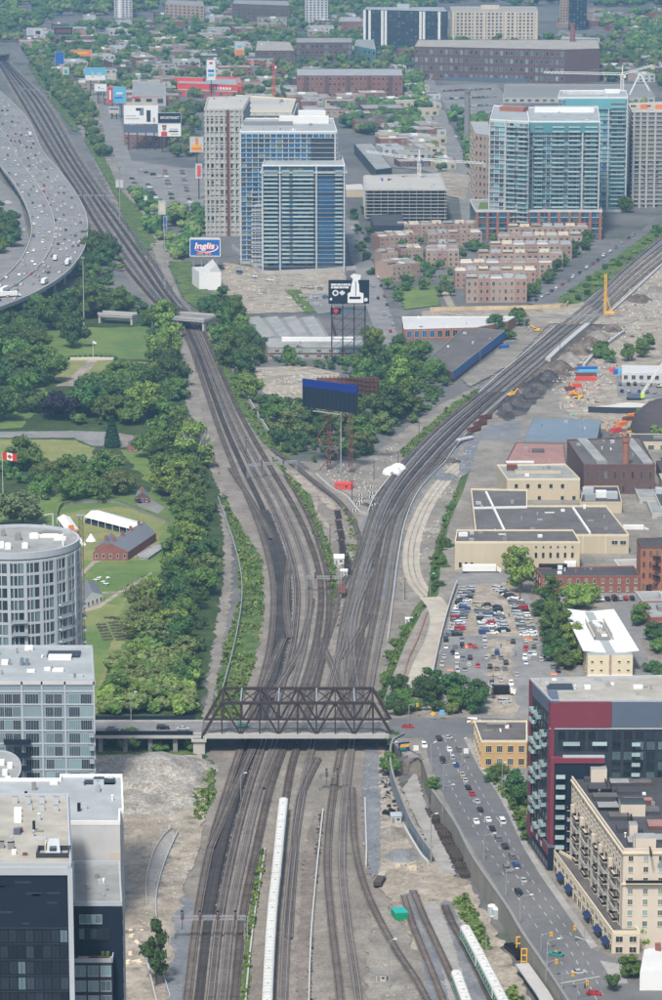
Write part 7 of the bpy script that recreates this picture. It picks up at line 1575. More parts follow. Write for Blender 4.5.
def tent(label,P,z,rise,m='white'):
 p = W(P,z); c = sum(p,Vector()) / 4; o = thing('marquee',label,'marquee',(c.x,c.y,0)); L0 = (p[1] - p[0]).length; L1 = (p[3] - p[0]).length; U = Vector((0,0,rise))
 r0,r1 = ((p[0] + p[3]) / 2 + U,(p[1] + p[2]) / 2 + U) if L0 > L1 else ((p[0] + p[1]) / 2 + U,(p[3] + p[2]) / 2 + U); F = [(0,1,5,4),(2,3,4,5),(3,0,4),(1,2,5)] if L0 > L1 else [(1,2,5,4),(3,0,4,5),(0,1,4),(2,3,5)]
 mb = MB(); mb.mesh(p + [r0,r1],F); mb.build('canopy',C[m],o); mb = MB()
 for a_,b_ in zip(p,p[1:] + p[:1]):
  n = max(1,int((b_ - a_).length / 5))
  for k in range(n): q = a_.lerp(b_,k / n); mb.beam((q.x,q.y,0),(q.x,q.y,z),.2)
 mb.build('poles',C['white'],o)
 mb = MB(); q = [c + (v - c) * .97 for v in p]; mb.prism([(v.x,v.y) for v in q],-.1,z * .55); mb.build('side_curtain',C['slate'],o); return o
tent('long white marquee behind the brick barracks',[(84,517),(134,530),(144,523),(98,510)],3,1.4); tent('short white marquee between round tower and barracks',[(68,533),(79,530),(70,517),(57,518)],3,1.6)
for i,(x,y) in enumerate(((91,541),(81,545))):
 g = G(x,y); o = thing('bell_tent','small white pointed tent on the fort lawn, %s from the right' % ordn(i + 1),'tent',g); mb = MB(); mb.cyl(g,g + Vector((0,0,3.6)),2.6,.1,10); mb.build('canvas',C['white'],o); mb = MB(); mb.cyl(g + Vector((0,0,3.2)),g + Vector((0,0,4.1)),.08,.08,5); mb.build('pole',C['wood'],o)
for i,(x,y) in enumerate(((96,581),(103,583),(108,579),(106,585),(99,579))):
 g = G(x,y); o = thing('picnic_table','white picnic table on the fort lawn, %s in the group' % ordn(i + 1),'picnic table',g,'picnic tables'); qb(o,'tabletop','white',g.x,g.y,.7,2.4,1.2,.1,i); qb(o,'leg','white',g.x,g.y,0,.3,1.6,.7,i)
# garden plots
k = 0
for (x0,y0,x1,y1,n) in ((101,625,108,640,6),(113,623,121,640,7),(109,618,128,620,5),(120,626,126,636,3)):
 for i in range(n):
  t = i / (n - 1); g = G(lerp(x0,x1,t),lerp(y0,y1,t)); k += 1; o = thing('garden_bed','raised timber garden bed with vegetables, %s in the community plots' % ordn(k),'garden bed',g,'community garden beds'); mb = MB(); mb.box(g.x,g.y,0,4.2,2.0,.45,.3,0,1); mb.build('frame',[C['wood'],C['coal']],o); mb = MB(); rr = random.Random(k)
  for _ in range(5): leafy(mb,g + Vector((rr.uniform(-1.6,1.6),rr.uniform(-.6,.6),.6)),.35,.8,10,.16,rr)
  mb.build('vegetables',LEAF[rr.choice(('light','mid','olive'))],o)
# memorial terrace with flagpole
g = G(92,360); o = thing('memorial_terrace','curved stone terrace with low walls on the park lawn','terrace',g); qb(o,'front_wall','beige',g.x,g.y,0,26,3,1.4,0); mb = MB(); mb.prism([(g.x + 13 * math.cos(t),g.y + 1 + 7 * math.sin(t)) for t in [math.pi * i / 12 for i in range(13)]],0,.5); mb.build('paving',C['sidewalk'],o); mb = MB()
for i in range(14): t = math.pi * (i + .5) / 14; leafy(mb,g + Vector((14.5 * math.cos(t),1 + 8.5 * math.sin(t),.9)),1.3,.8,30,.25,random.Random(i))
mb.build('hedge',LEAF['dark'],o)
def flagpole(label,px,pb,pt,flag):
 g = G(px,pb); h = HT(px,pt,pb); o = thing('flagpole',label,'flagpole',g); mb = MB(); mb.cyl(g,g + Vector((0,0,h)),.16,.08,8); mb.build('pole',C['white'],o)
 if flag:
  u = M2(px,pb); z = h - 3.6; mb = MB(); n = 10; Lf = 7.2; Hf = 3.6
  def fp(s_,t_): return (g.x + .15 + s_ * Lf * .94,g.y + .35 * math.sin(s_ * 6),z + t_ * Hf - s_ * .9)
  for i in range(n):
   for kk,(a_,b_) in enumerate(((0,1),)):
    s0,s1 = i / n,(i + 1) / n; mb.face((fp(s0,0),fp(s1,0),fp(s1,1),fp(s0,1)),0 if (s0 < .24 or s1 > .76) else 1)
  mb.build('flag',[C['red'],C['white']],o); lf = [(.5 + x * .17,.5 + zz * .36) for x,zz in leaf]; Q = [Vector(fp(s_,t_)) - Vector((0,.12,0)) for s_,t_ in lf]; mb = MB()
  for t in tessellate_polygon([Q]): mb.face([Q[i] for i in t])
  mb.build('maple_leaf',C['red'],o)
 else: mb = MB(); mb.face([(g.x,g.y,h - 2),(g.x + 2.2,g.y,h - 2.6),(g.x + 2.2,g.y,h - 1.4),(g.x,g.y,h - .4)]); mb.build('flag',C['white'],o)
flagpole('white flagpole with a small flag on the park lawn terrace',93,356,340,False); flagpole('flagpole flying a red and white maple leaf flag behind the round tower',3.5,520,452,True)
# ============================================================ POLES AND LAMPS
def lamp(px,py,z,h,label,group,arm=2.4,ang=0,n=1,m='steel'):
 g = G(px,py,z); o = thing('street_lamp',label,'street lamp',g,group); mb = MB(); mb.cyl(g,g + Vector((0,0,h)),.17,.1,6); mb.build('pole',C[m],o)
 for s_ in range(n):
  a = ang + s_ * math.pi; t = g + Vector((math.cos(a) * arm,math.sin(a) * arm,h + .4)); mb = MB(); mb.beam(g + Vector((0,0,h)),t,.14); mb.build('arm',C[m],o); qb(o,'lamp_head','white',t.x,t.y,t.z - .05,1.1,.45,.22,a)
for i,(x,y) in enumerate(((443,812),(484,862),(506,898),(520,925),(444,790),(547,970))): lamp(x,y,TZ,9,'grey street lamp with arm over the road, %s along the retaining wall' % ordn(i + 1),'street lamps by the retaining wall',3.4,.15)
for i,(x,y,h,lab) in enumerate(((131,722,11,'on the approach bridge'),(391,776,12,'at the panelled wall'),(431,850,12,'on the yard ramp'),(389,990,15,'in the lower yard beside the siding'),(486,960,13,'beside the green and white coaches'),(241,800,9,'above the long white train'),(430,600,11,'beside the haul road'),(431,775,11,'at the top of the ramp'),(462,768,10,'at the sidewalk by the ochre building'),(502,790,9,'in the garden by the red tower'),(353,300,12,'on the street beside the glass towers'))): lamp(x,y,TZ if 'sidewalk' in lab or 'garden' in lab or 'approach' in lab or 'top of' in lab else 0,h,'single grey lamp post %s' % lab,'lone lamp posts',1.8,.1 * i)
for i,(x,yb,yt) in enumerate(((120,225,140),(107,120,76),(165,290,225),(84,328,230))):
 g = G(x,yb); h = min(HT(x,yt,yb),45); o = thing('high_mast_light','very tall thin lighting mast, %s from the left' % ordn(['84','107','120','165'].index(str(x)) + 1),'lighting mast',g,'lighting masts'); mb = MB(); mb.cyl(g,g + Vector((0,0,h)),.45,.25,8); mb.build('pole',C['steel'],o); mb = MB(); mb.cyl(g + Vector((0,0,h - .6)),g + Vector((0,0,h + .3)),1.4,1.4,8); mb.build('lamp_ring',C['conc_dark'],o)
def traffic_light(px,py,z,label,ang=0,sign=None):
 g = G(px,py,z); o = thing('traffic_light',label,'traffic light',g,'traffic lights'); mb = MB(); mb.cyl(g,g + Vector((0,0,5.6)),.14,.1,6); mb.build('pole',C['steel'],o); t = g + Vector((math.cos(ang) * 3,math.sin(ang) * 3,5.8)); qm(o,'arm','steel',g + Vector((0,0,5.4)),t,.13)
 qb(o,'signal_box','caty',t.x,t.y,t.z - 1.2,.75,.5,1.4,.2)
 for k,m in enumerate(('green','caty','red')): mb = MB(); mb.cyl((t.x,t.y - .28,t.z - 1.2 + k * .55),(t.x,t.y - .4,t.z - 1.2 + k * .55),.2,.2,8); mb.build('lens',C[m],o)
for x,y,lab,a in ((409,719,'orange traffic light at the bridge corner above the junction',0),(480,736,'traffic light at the ochre building corner',3.1),(541,952,'traffic light on the left kerb of the lower crossing',.2),(546,980,'second traffic light on the left kerb of the lower crossing',.2),(584,944,'traffic light on the far corner by the cream block',3.4),(562,992,'traffic light with long arm at the lower crossing',0),(577,1002,'nearest traffic light at the bottom of the street',.3)): traffic_light(x,y,TZ,lab,a)
for x,y,m,lab in ((433,722,'caty','yellow diamond road sign above the junction'),(442,721,'skyb','blue road sign above the junction'),(416,757,'white','white square sign at the top of the ramp'),(466,760,'white','white road sign on the sidewalk')):
 g = G(x,y,TZ); o = thing('road_sign',lab,'road sign',g); mb = MB(); mb.cyl(g,g + Vector((0,0,3)),.07,.07,6); mb.build('post',C['steel'],o); mb = MB()
 if m == 'caty': mb.mesh([(g.x,g.y - .1,2.2 + TZ),(g.x + 1,g.y - .1,3.2 + TZ),(g.x,g.y - .1,4.2 + TZ),(g.x - 1,g.y - .1,3.2 + TZ)],[(0,1,2,3)])
 else: mb.box(g.x,g.y - .1,TZ + 2.4,1.8,.08,1.9)
 mb.build('plate',C[m],o)
# catenary-like utility poles with crossarms across the district
for i,(x,y) in enumerate(sorted(((405,600),(398,470),(374,480),(419,440),(330,545),(352,500),(246,455),(196,372),(172,300),(148,262),(128,236),(560,355),(480,425),(640,470),(653,585),(520,600),(556,646),(493,700)))):
 z = TZ if x > 480 and y > 500 else 0; g = G(x,y,z); o = thing('utility_pole','wooden utility pole with crossarm, %s from the left of the scattered poles' % ordn(i + 1),'utility pole',g,'utility poles'); mb = MB(); mb.cyl(g,g + Vector((0,0,10)),.2,.13,6); mb.build('pole',C['wood'],o); qm(o,'crossarm','wood',g + Vector((-1.3,0,9.2)),g + Vector((1.3,0,9.2)),.16)
# ============================================================ VEHICLES
def car_meshes(kind):
 """side outline lofted across the width, so the bonnet, screen, roof and boot slope as on a real car"""
 L,Wd = {'sedan': (4.6,1.8),'hatch': (4.1,1.75),'suv': (4.7,1.9),'van': (5.2,1.95),'pickup': (5.4,1.95)}[kind]
 prof = {'sedan': [(-.5,.55),(-.5,.88),(-.33,1.0),(-.2,1.42),(.08,1.44),(.24,1.0),(.46,.86),(.5,.55)],'hatch': [(-.5,.5),(-.49,.95),(-.4,1.4),(-.1,1.5),(.08,1.45),(.26,1.02),(.47,.88),(.5,.5)],
   'suv': [(-.5,.55),(-.5,1.1),(-.44,1.68),(-.1,1.75),(.1,1.7),(.25,1.15),(.47,1.02),(.5,.55)],'van': [(-.5,.5),(-.5,1.2),(-.47,1.95),(0,2.02),(.22,1.95),(.36,1.2),(.48,1.0),(.5,.5)],
   'pickup': [(-.5,.6),(-.5,1.05),(-.1,1.06),(-.06,1.7),(.12,1.72),(.24,1.12),(.48,1.02),(.5,.6)]}[kind]
 beltz = prof[1][1] if kind != 'pickup' else 1.06
 def wid(z): return Wd / 2 * (1 if z < beltz + .08 else lerp(1,.76,min(1,(z - beltz) / .6)))
 P = [(x * L,z) for x,z in prof]; n = len(P); body = MB(); gl = MB()
 V = [(x,-wid(z),z) for x,z in P] + [(x,wid(z),z) for x,z in P]
 F = [(i,i + 1,n + i + 1,n + i) for i in range(n - 1)] + [tuple(range(n - 1,-1,-1)),tuple(range(n,2 * n))]
 body.mesh(V,F); body.box(0,0,.28,L * .96,Wd * .97,.3)
 # glass: side windows, windscreen, rear screen, all just proud of the body
 top = max(z for x,z in P); ia = [i for i,(x,z) in enumerate(P) if z > beltz + .25]; a,b = ia[0],ia[-1]
 def pt(i,j,t): return lerp(P[i][0],P[j][0],t),lerp(P[i][1],P[j][1],t)
 for s in (-1,1):
  q = [pt(a - 1,a,.22),pt(b + 1,b,.22),pt(b + 1,b,.86),pt(a - 1,a,.86)]
  q[2] = (min(q[2][0],P[b][0] + .02),q[2][1]); gl.face([(x,s * (wid(z) + .03),z) for x,z in (q if s < 0 else q[::-1])])
 for i,j in ((b + 1,b),(a - 1,a)):
  (x0,z0),(x1,z1) = pt(i,j,.1),pt(i,j,.9); e = .03 if i == b + 1 else -.03; gl.face([(x0 + e,-wid(z0) * .9,z0 + .03),(x0 + e,wid(z0) * .9,z0 + .03),(x1 + e,wid(z1) * .9,z1 + .03),(x1 + e,-wid(z1) * .9,z1 + .03)])
 lt = MB(); lt.box(L * .495,-Wd * .36,.66,.08,.34,.16,0,0); lt.box(L * .495,Wd * .36,.66,.08,.34,.16,0,0); lr = MB(); lr.box(-L * .497,-Wd * .38,.72,.06,.3,.18); lr.box(-L * .497,Wd * .38,.72,.06,.3,.18)
 wh = []
 for x in (-.31,.31):
  for s in (-1,1): m = MB(); m.cyl((0,-.11,0),(0,.11,0),.33,.33,10,0); m.cyl((0,s * .115,0),(0,s * .12,0),.19,.19,8,1); wh.append(((x * L,s * (Wd / 2 - .1),.33),m))
 return body,gl,lt,lr,wh
PAINT = {}
for nm,c_ in dict(white=(.75,.75,.74),silver=(.45,.46,.47),grey=(.18,.185,.19),black=(.015,.016,.018),blue=(.02,.06,.2),red=(.38,.02,.02),beige=(.4,.35,.26),green=(.03,.12,.08),teal=(.02,.25,.22),orange=(.6,.2,.03)).items():
 PAINT[nm] = mat('car_paint_' + nm,c_,rough=.25,var=.03,bigv=0,spec=.6,metal=.15 if nm in ('silver','grey') else 0)
GLS = mat('car_glass',(.012,.016,.02),rough=.08,var=0,bigv=0,spec=.8); TYRE = mat('tyre_rubber',(.015,.015,.015),rough=.9,var=0,bigv=0); HUB = mat('wheel_rim',(.4,.4,.42),rough=.3,metal=.6,var=0,bigv=0)
LAMPG = mat('headlamp_lens',(.7,.7,.66),rough=.15,var=0,bigv=0); LAMPR = mat('tail_lamp_lens',(.35,.01,.01),rough=.2,var=0,bigv=0)
CM = {}
def carmesh(kind,paint):
 if kind not in CM:
  b,g_,l,lr,wh = car_meshes(kind); D = {}
  for nm,mb,mt in (('body',b,PAINT['white']),('glazing',g_,GLS),('headlight',l,LAMPG),('tail_light',lr,LAMPR)): ob = mb.build(nm,mt); D[nm] = ob.data; bpy.data.objects.remove(ob)
  D['wheels'] = []
  for pos,m in wh: ob = m.build('wheel',[TYRE,HUB]); D['wheels'].append((pos,ob.data)); bpy.data.objects.remove(ob)
  a = MB()   # the whole car in one mesh for those too far off to show their parts
  for mb,k in ((b,0),(g_,1),(l,3),(lr,4)): a.mesh(mb.v,mb.f,k)
  for pos,m in wh: a.mesh([(x + pos[0],y + pos[1],z + pos[2]) for x,y,z in m.v],m.f,2)
  D['all'] = a; D['c'] = {}; CM[kind] = D
 D = CM[kind]
 if paint not in D['c']:
  m = D['body'].copy(); m.materials.clear(); m.materials.append(PAINT[paint]); ob = D['all'].build('car',[PAINT[paint],GLS,TYRE,LAMPG,LAMPR]); D['c'][paint] = (m,ob.data); bpy.data.objects.remove(ob)
 return D
KW = {'sedan': 'sedan','hatch': 'hatchback','suv': 'SUV','van': 'van','pickup': 'pickup truck'}
CATW = {'van': 'van','pickup': 'pickup truck'}
CARS = []; LATER = []
def car(P,ang,kind,paint,label,group,near=False):
 D = carmesh(kind,paint); P = Vector(P); nm = {'van': 'van','pickup': 'pickup_truck'}.get(kind,'car'); CARS.append(1)
 if not near: LATER.append((P,ang,kind,paint,label,group)); return None
 if near == 2:
  o = bpy.data.objects.new(nm,D['c'][paint][1]); COL.objects.link(o); o.location = P; o.rotation_euler = (0,0,ang); return tag(o,label,CATW.get(kind,'car'),group)
 o = thing(nm,label,CATW.get(kind,'car'),P,group,ang or 1e-4)
 for n_,me in (('body',D['c'][paint][0]),('window',D['glazing']),('headlight',D['headlight']),('tail_light',D['tail_light'])): c = bpy.data.objects.new(n_,me); COL.objects.link(c); c.parent = o
 for pos,me in D['wheels']: c = bpy.data.objects.new('wheel',me); COL.objects.link(c); c.parent = o; c.location = pos
 return o
KS = ('sedan','sedan','hatch','suv','suv','sedan','van'); PS = ('white','silver','silver','grey','black','black','white','blue','silver','white','grey','black','red','beige','grey','silver')
def boxtruck(P,ang,L,label,group=None,body='white',cab='white',nm='box_truck',cat='truck',tank=False,h=3.7):
 o = thing(nm,label,cat,P,group,ang or 1e-4); m = MB()
 if tank: m.cyl((-L / 2,0,2.1),(L / 2 - 2.6,0,2.1),1.2,1.2,12)
 else: m.box(-1.2,0,1.0,L - 2.6,2.5,h - 1.0)
 m.build('cargo_box',C[body],o); m = MB(); x = L / 2 - .2; m.prism([(x - 1.9,-1.15),(x,-1.1),(x,1.1),(x - 1.9,1.15)],.6,2.3,zt=[2.8,1.9,1.9,2.8]); m.build('cab',C[cab] if cab in C else PAINT[cab],o); m = MB(); m.face([(x - .9,-1.0,2.42),(x + .02,-1.0,1.5),(x + .02,1.0,1.5),(x - .9,1.0,2.42)]); m.build('windscreen',GLS,o)
 m = MB(); m.box(-.3,0,.6,L - .6,1.6,.4); m.build('chassis',C['black'],o)
 for xx in (-L / 2 + 1.2,-L / 2 + 2.5,L / 2 - 1.6):
  for s in (-1,1): m = MB(); m.cyl((xx,s * 1.0,.5),(xx,s * 1.25,.5),.5,.5,10); m.build('wheel',TYRE,o)
 return o
def along(P,z):
 return smooth_line(W(P,z) if isinstance(P[0],tuple) else P,1.0)
def at_px(P,px,py,z):   # nearest direction of the lane there
 g = G(px,py,z); Q = along(P,z); i = min(range(len(Q) - 1),key=lambda i: (Q[i] - g).length); d = Q[i + 1] - Q[i]; return g,math.atan2(d.y,d.x)
zt_ = TZ + LAYER[0] + .02
Z_ST = TZ + .26
lane = [(446,741),(466,780),(490,825),(520,875),(550,915),(585,965),(606,1000)]
streetcars = [(424,747,'suv','white',-1),(439,740,'suv','black',1),(449,751,'sedan','white',1),(459,751,'suv','grey',1),(443,762,'suv','black',-1),(452,759,'suv','silver',1),(456,766,'sedan','blue',1),(462,776,'sedan','beige',1),(465,782,'sedan','silver',1),(468,789,'sedan','black',1),(472,795,'sedan','red',1),(477,803,'sedan','silver',1),(480,811,'sedan','black',1),(476,823,'sedan','white',-1),(488,821,'sedan','white',1),(502,823,'van','white',1),(492,830,'sedan','black',1),(498,840,'suv','grey',1),(505,848,'suv','black',1),(512,858,'suv','grey',1),(516,867,'suv','blue',1),(507,871,'suv','grey',-1),(523,882,'sedan','silver',1),(519,895,'suv','black',-1)]
for i,(x,y,k,p,s) in enumerate(streetcars):
 g,a = at_px(lane,x,y,Z_ST); car(g,a if s < 0 else a + math.pi,k,p,'%s %s in the %s lanes of the sloping street, %s from intersection' % (p,KW[k],'queue' if s > 0 else 'wall side',ordn(i + 1)),'cars on the sloping street',True)
g = G(556,956,Z_ST); car(g,2.6,'sedan','teal','taxi painted teal with orange ends crossing the lower junction','cars at the lower crossing',True)
tx = MB(); tx.box(0,0,1.45,.6,.9,.2); t_ = tx.build('roof_sign',C['orange'],COL.objects[-1] if False else bpy.data.objects[[o.name for o in COL.objects if o.get('label','').startswith('taxi')][0]])
car(G(579,974,Z_ST),.25,'sedan','silver','silver sedan turning at the lower crossing','cars at the lower crossing',True); car(G(594,995,Z_ST),-.2,'sedan','red','dark red car at the bottom edge of the crossing','cars at the lower crossing',True)
g = G(543,883,Z_ST)
for x,y,k,p,lab,a,z in ((242,727,'sedan','teal','teal car crossing under the truss frames',0,TZ + .1),(408,728,'sedan','red','dark red car leaving the truss bridge on the right',0,Z_ST),(163,729,'suv','black','black SUV on the approach bridge',0,TZ + .05),(183,730,'sedan','silver','silver sedan behind the black one on the approach bridge',0,TZ + .05),(112,730,'sedan','grey','grey sedan at the left end of the approach bridge',0,TZ + .05),(456,713,'suv','black','black SUV at the junction by the ochre building',0,Z_ST),(514,774,'sedan','white','white sedan parked behind the ochre building',.2,Z_ST),(474,723,'van','white','white van waiting above the junction',0,Z_ST),(447,739,'sedan','silver','silver car turning off the junction into the street',2.4,Z_ST)): car(G(x,y,z),a,k,p,lab,None,True)
# the car park: rows as in the photo
rowdef = [('inner left row',(470,590),(457,636),17,.15),('first middle row',(479,606),(485,634),9,.1),('inner right row',(514,604),(525,636),10,.1),('left edge row',(465,590),(451,636),17,.2),('second middle row',(486,606),(493,634),9,.1),('third middle row',(496,608),(504,632),8,.2),('slanted right row',(498,590),(522,606),9,-.4),('right edge row',(522,610),(533,636),9,.1)]
r = random.Random(12)
for nm_,A,B,n,a in rowdef:
 cnt = {}
 for i in range(n):
  t = i / (n - 1); x,y = lerp(A[0],B[0],t),lerp(A[1],B[1],t); k,p = r.choice(KS),r.choice(PS); g = G(x,y,TZ + .26)
  car(g,a + r.choice((0,math.pi)) + r.uniform(-.05,.05),k,p,'%s %s, %s from far end of the %s of the car park' % (p,KW[k],ordn(i + 1),nm_),'cars in the car park')
pl = [(446,641),(446,648),(455,648),(462,647),(462,641),(470,647),(475,648),(485,648),(485,641),(444,658),(453,654),(457,658),(463,660),(470,659),(457,666),(442,666),(457,672),(465,671),(469,666),(478,667),(486,659),(493,658),(501,659),(497,654),(490,668),(497,670),(505,670),(506,664),(492,684),(501,681),(493,688),(511,685),(517,676),(440,683),(447,687),(457,682),(466,685),(476,686),(476,692),(488,693),(501,694),(505,703),(513,643),(526,645),(526,650),(534,648),(534,655),(525,659),(530,656),(529,659),(544,660),(552,660),(550,654),(526,664),(553,668),(561,668),(558,672),(547,645),(503,632),(488,634),(490,698),(452,633),(536,642),(541,661)]
for i,(x,y) in enumerate(sorted(pl,key=lambda q: (q[1] // 12,q[0]))):
 k,p = r.choice(KS),r.choice(PS); car(G(x,y,TZ + .26),r.choice((math.pi / 2,-math.pi / 2)) + r.uniform(-.06,.06) if y < 690 else r.uniform(-.1,.1),k,p,'%s %s in the open part of the car park, %s counting row by row' % (p,KW[k],ordn(i + 1)),'cars in the car park',y > 999)
# other parked cars
def parked(P,n,a,z,where,group,seed,zz=0,perp=True):
 rr = random.Random(seed); Q = W(P,z)
 for i in range(n):
  t = (i + rr.uniform(-.15,.15)) / max(1,n - 1) * (len(Q) - 1); t = min(max(t,0),len(Q) - 1 - 1e-6); j = int(t); p = Q[j].lerp(Q[j + 1],t - j); d = Q[j + 1] - Q[j]; th = math.atan2(d.y,d.x); k,c_ = rr.choice(KS),rr.choice(PS)
  car(p + Vector((0,0,.9 * LAYER[0])),th + a + rr.uniform(-.06,.06),k,c_,'%s %s %s, %s in line' % (c_,KW[k],where,ordn(i + 1)),group)
PK = math.pi / 2
parked([(538,582),(580,583),(625,583)],8,PK,TZ,'parked before the brick row building','cars before the brick row',1)
parked([(596,602),(632,601)],7,PK,TZ,'parked behind the white-roofed building','cars behind the white-roofed building',2)
parked([(400,350),(385,300),(372,260),(360,228)],15,0,0,'on the street beside the glass towers','cars beside the glass towers',3)
parked([(396,348),(378,300),(364,262),(352,230)],10,0,0,'in the far lane of the glass tower street','cars beside the glass towers',4)
parked([(536,302),(566,284),(600,260),(634,236)],18,0,0,'along the kerb of the slanting street','cars along the slanting street',5)
parked([(140,172),(160,178)],4,PK,0,'in the front line of the sign district lot','cars in the sign district lot',6); parked([(165,172),(172,200)],9,PK,0,'in the right row of the sign district lot','cars in the sign district lot',7); parked([(132,180),(150,212)],7,PK,0,'in the left row of the sign district lot','cars in the sign district lot',8)
parked([(182,172),(190,204)],10,PK,0,'in the far right row of the sign district lot','cars in the sign district lot',31); parked([(148,186),(160,208)],9,PK,0,'in the centre row of the sign district lot','cars in the sign district lot',32); parked([(384,150),(440,156)],14,PK,0,'among the low buildings above the concrete frame','cars above the concrete frame',33)
parked([(100,124),(106,155)],12,PK,0,'in the narrow lot below the tree belt','cars in the narrow lot',9)
parked([(622,378),(660,378)],7,PK,0,'in the upper line of the works car park','works car park',10); parked([(620,386),(650,386)],5,PK,0,'in the middle line of the works car park','works car park',11); parked([(622,393),(655,394)],5,PK,0,'in the lower line of the works car park','works car park',12)
parked([(222,270),(262,280),(300,288),(320,290)],8,.3,0,'standing about on the vacant lot by the towers','cars on the vacant lot',13)
parked([(444,92),(492,90)],24,PK,0,'in the top line of the factory car park','factory car park',14); parked([(446,100),(496,98)],24,PK,0,'in the second line of the factory car park','factory car park',15); parked([(452,108),(498,106)],22,PK,0,'in the third line of the factory car park','factory car park',16); parked([(470,116),(500,115)],15,PK,0,'in the last line of the factory car park','factory car park',17)
parked([(425,70),(440,105),(458,142),(468,176)],9,0,0,'driving on the upper street','cars on the upper street',18)
parked([(392,135),(430,136)],7,PK,0,'in the lot behind the dark shed','cars behind the dark shed',19)
parked([(138,503),(138.5,503.2)],1,0,0,'standing on the fort parking',None,20); parked([(304,298),(326,299)],3,.2,0,'on the small lot behind the black billboard',None,21); parked([(90,258),(104,276)],4,.3,0,'under the trees beside the highway',None,22)
# highway traffic
r = random.Random(40); cnt = {}
names = {.05: 'outer left',.14: 'second left',.235: 'third left',.32: 'fourth left',.44: 'inner right',.515: 'second right',.605: 'third right',.695: 'fourth right',.785: 'fifth right',.875: 'outer right'}
hl_,hr_ = resamp(HL,400),resamp(HR,400)
for f,lname in names.items():
 i = r.randint(2,30); c_ = 0; right = f > .41
 while i < 392:
  a_,b_ = hl_[i].lerp(hr_[i],f),hl_[i + 1].lerp(hr_[i + 1],f); px,py = proj(a_)
  d = b_ - a_; th = math.atan2(d.y,d.x) + (math.pi if right else 0)
  if -4 < px < 100 and 86 < py < 312 and r.random() < .96:
   c_ += 1; k,p = r.choice(KS),r.choice(PS)
   if r.random() < .03 and right: boxtruck(a_ + Vector((0,0,.02)),th,r.choice((8,12,15)),'white box truck in the %s lane of the highway, vehicle %s from the top' % (lname,ordn(c_)),'highway trucks','white',r.choice(('white','red','blue')))
   else: p = r.choice((p,p,'white','silver')); car(a_ + Vector((0,0,.02)),th,k,p,'%s %s in the %s lane of the highway, %s from the top' % (p,KW[k],lname,ordn(c_)),'highway traffic')
  i += int(r.uniform(4,16) if right else r.uniform(8,28))
i = 380; a_ = hl_[i].lerp(hr_[i],.3)
for x,y,lab in ((8,205,'white bus on the road below the highway, farther one'),(21,232,'white bus on the road below the highway, nearer one')): boxtruck(G(x,y),2.1,11,lab,None,'offwhite','white','bus','bus',h=3.1)
for x,y,a,L,lab,kw in ((9,297,1.9,16,'long white semitrailer at the left end of the highway',{}),): boxtruck(G(x,y,HZ) ,.35,L,lab,None)
for x,y,L,lab,z,a in ((482,573,17,'long white trailer parked in front of the tan factory',TZ,0),(567,568,12,'white trailer backed to the factory dock, left one',TZ,1.5),(573,568,12,'white trailer backed to the factory dock, right one',TZ,1.5),(645,497,14,'white trailer behind the brick warehouse',TZ - 2,0),(636,533,12,'white trailer behind the orange brick mill',TZ - 2,0),(504,695,9,'black flatbed truck at the front of the car park',TZ,0)): boxtruck(G(x,y,z + .1),a + .01,L,lab,None,'black' if 'black' in lab else 'white','white')
LATER.sort(key=lambda t: t[0].length); NCAR = 300 - len(CARS) + len(LATER)
for t in LATER[:NCAR]: car(*t,near=2)
mb = MB(); FK = {}; mats = []
for P,ang,k,p,lab,gr in LATER[NCAR:]:
 me = carmesh(k,p)['c'][p][1]; M = Matrix.Translation(P) @ Matrix.Rotation(ang,4,'Z'); ks = []
 for m in me.materials:
  if m not in mats: mats.append(m)
  ks.append(mats.index(m))
 b0 = len(mb.v); mb.v += [tuple(M @ v.co) for v in me.vertices]
 for pl in me.polygons: mb.f.append(tuple(b0 + i for i in pl.vertices)); mb.m.append(ks[pl.material_index])
tag(mb.build('distant_traffic',mats),None,None,None,'stuff')
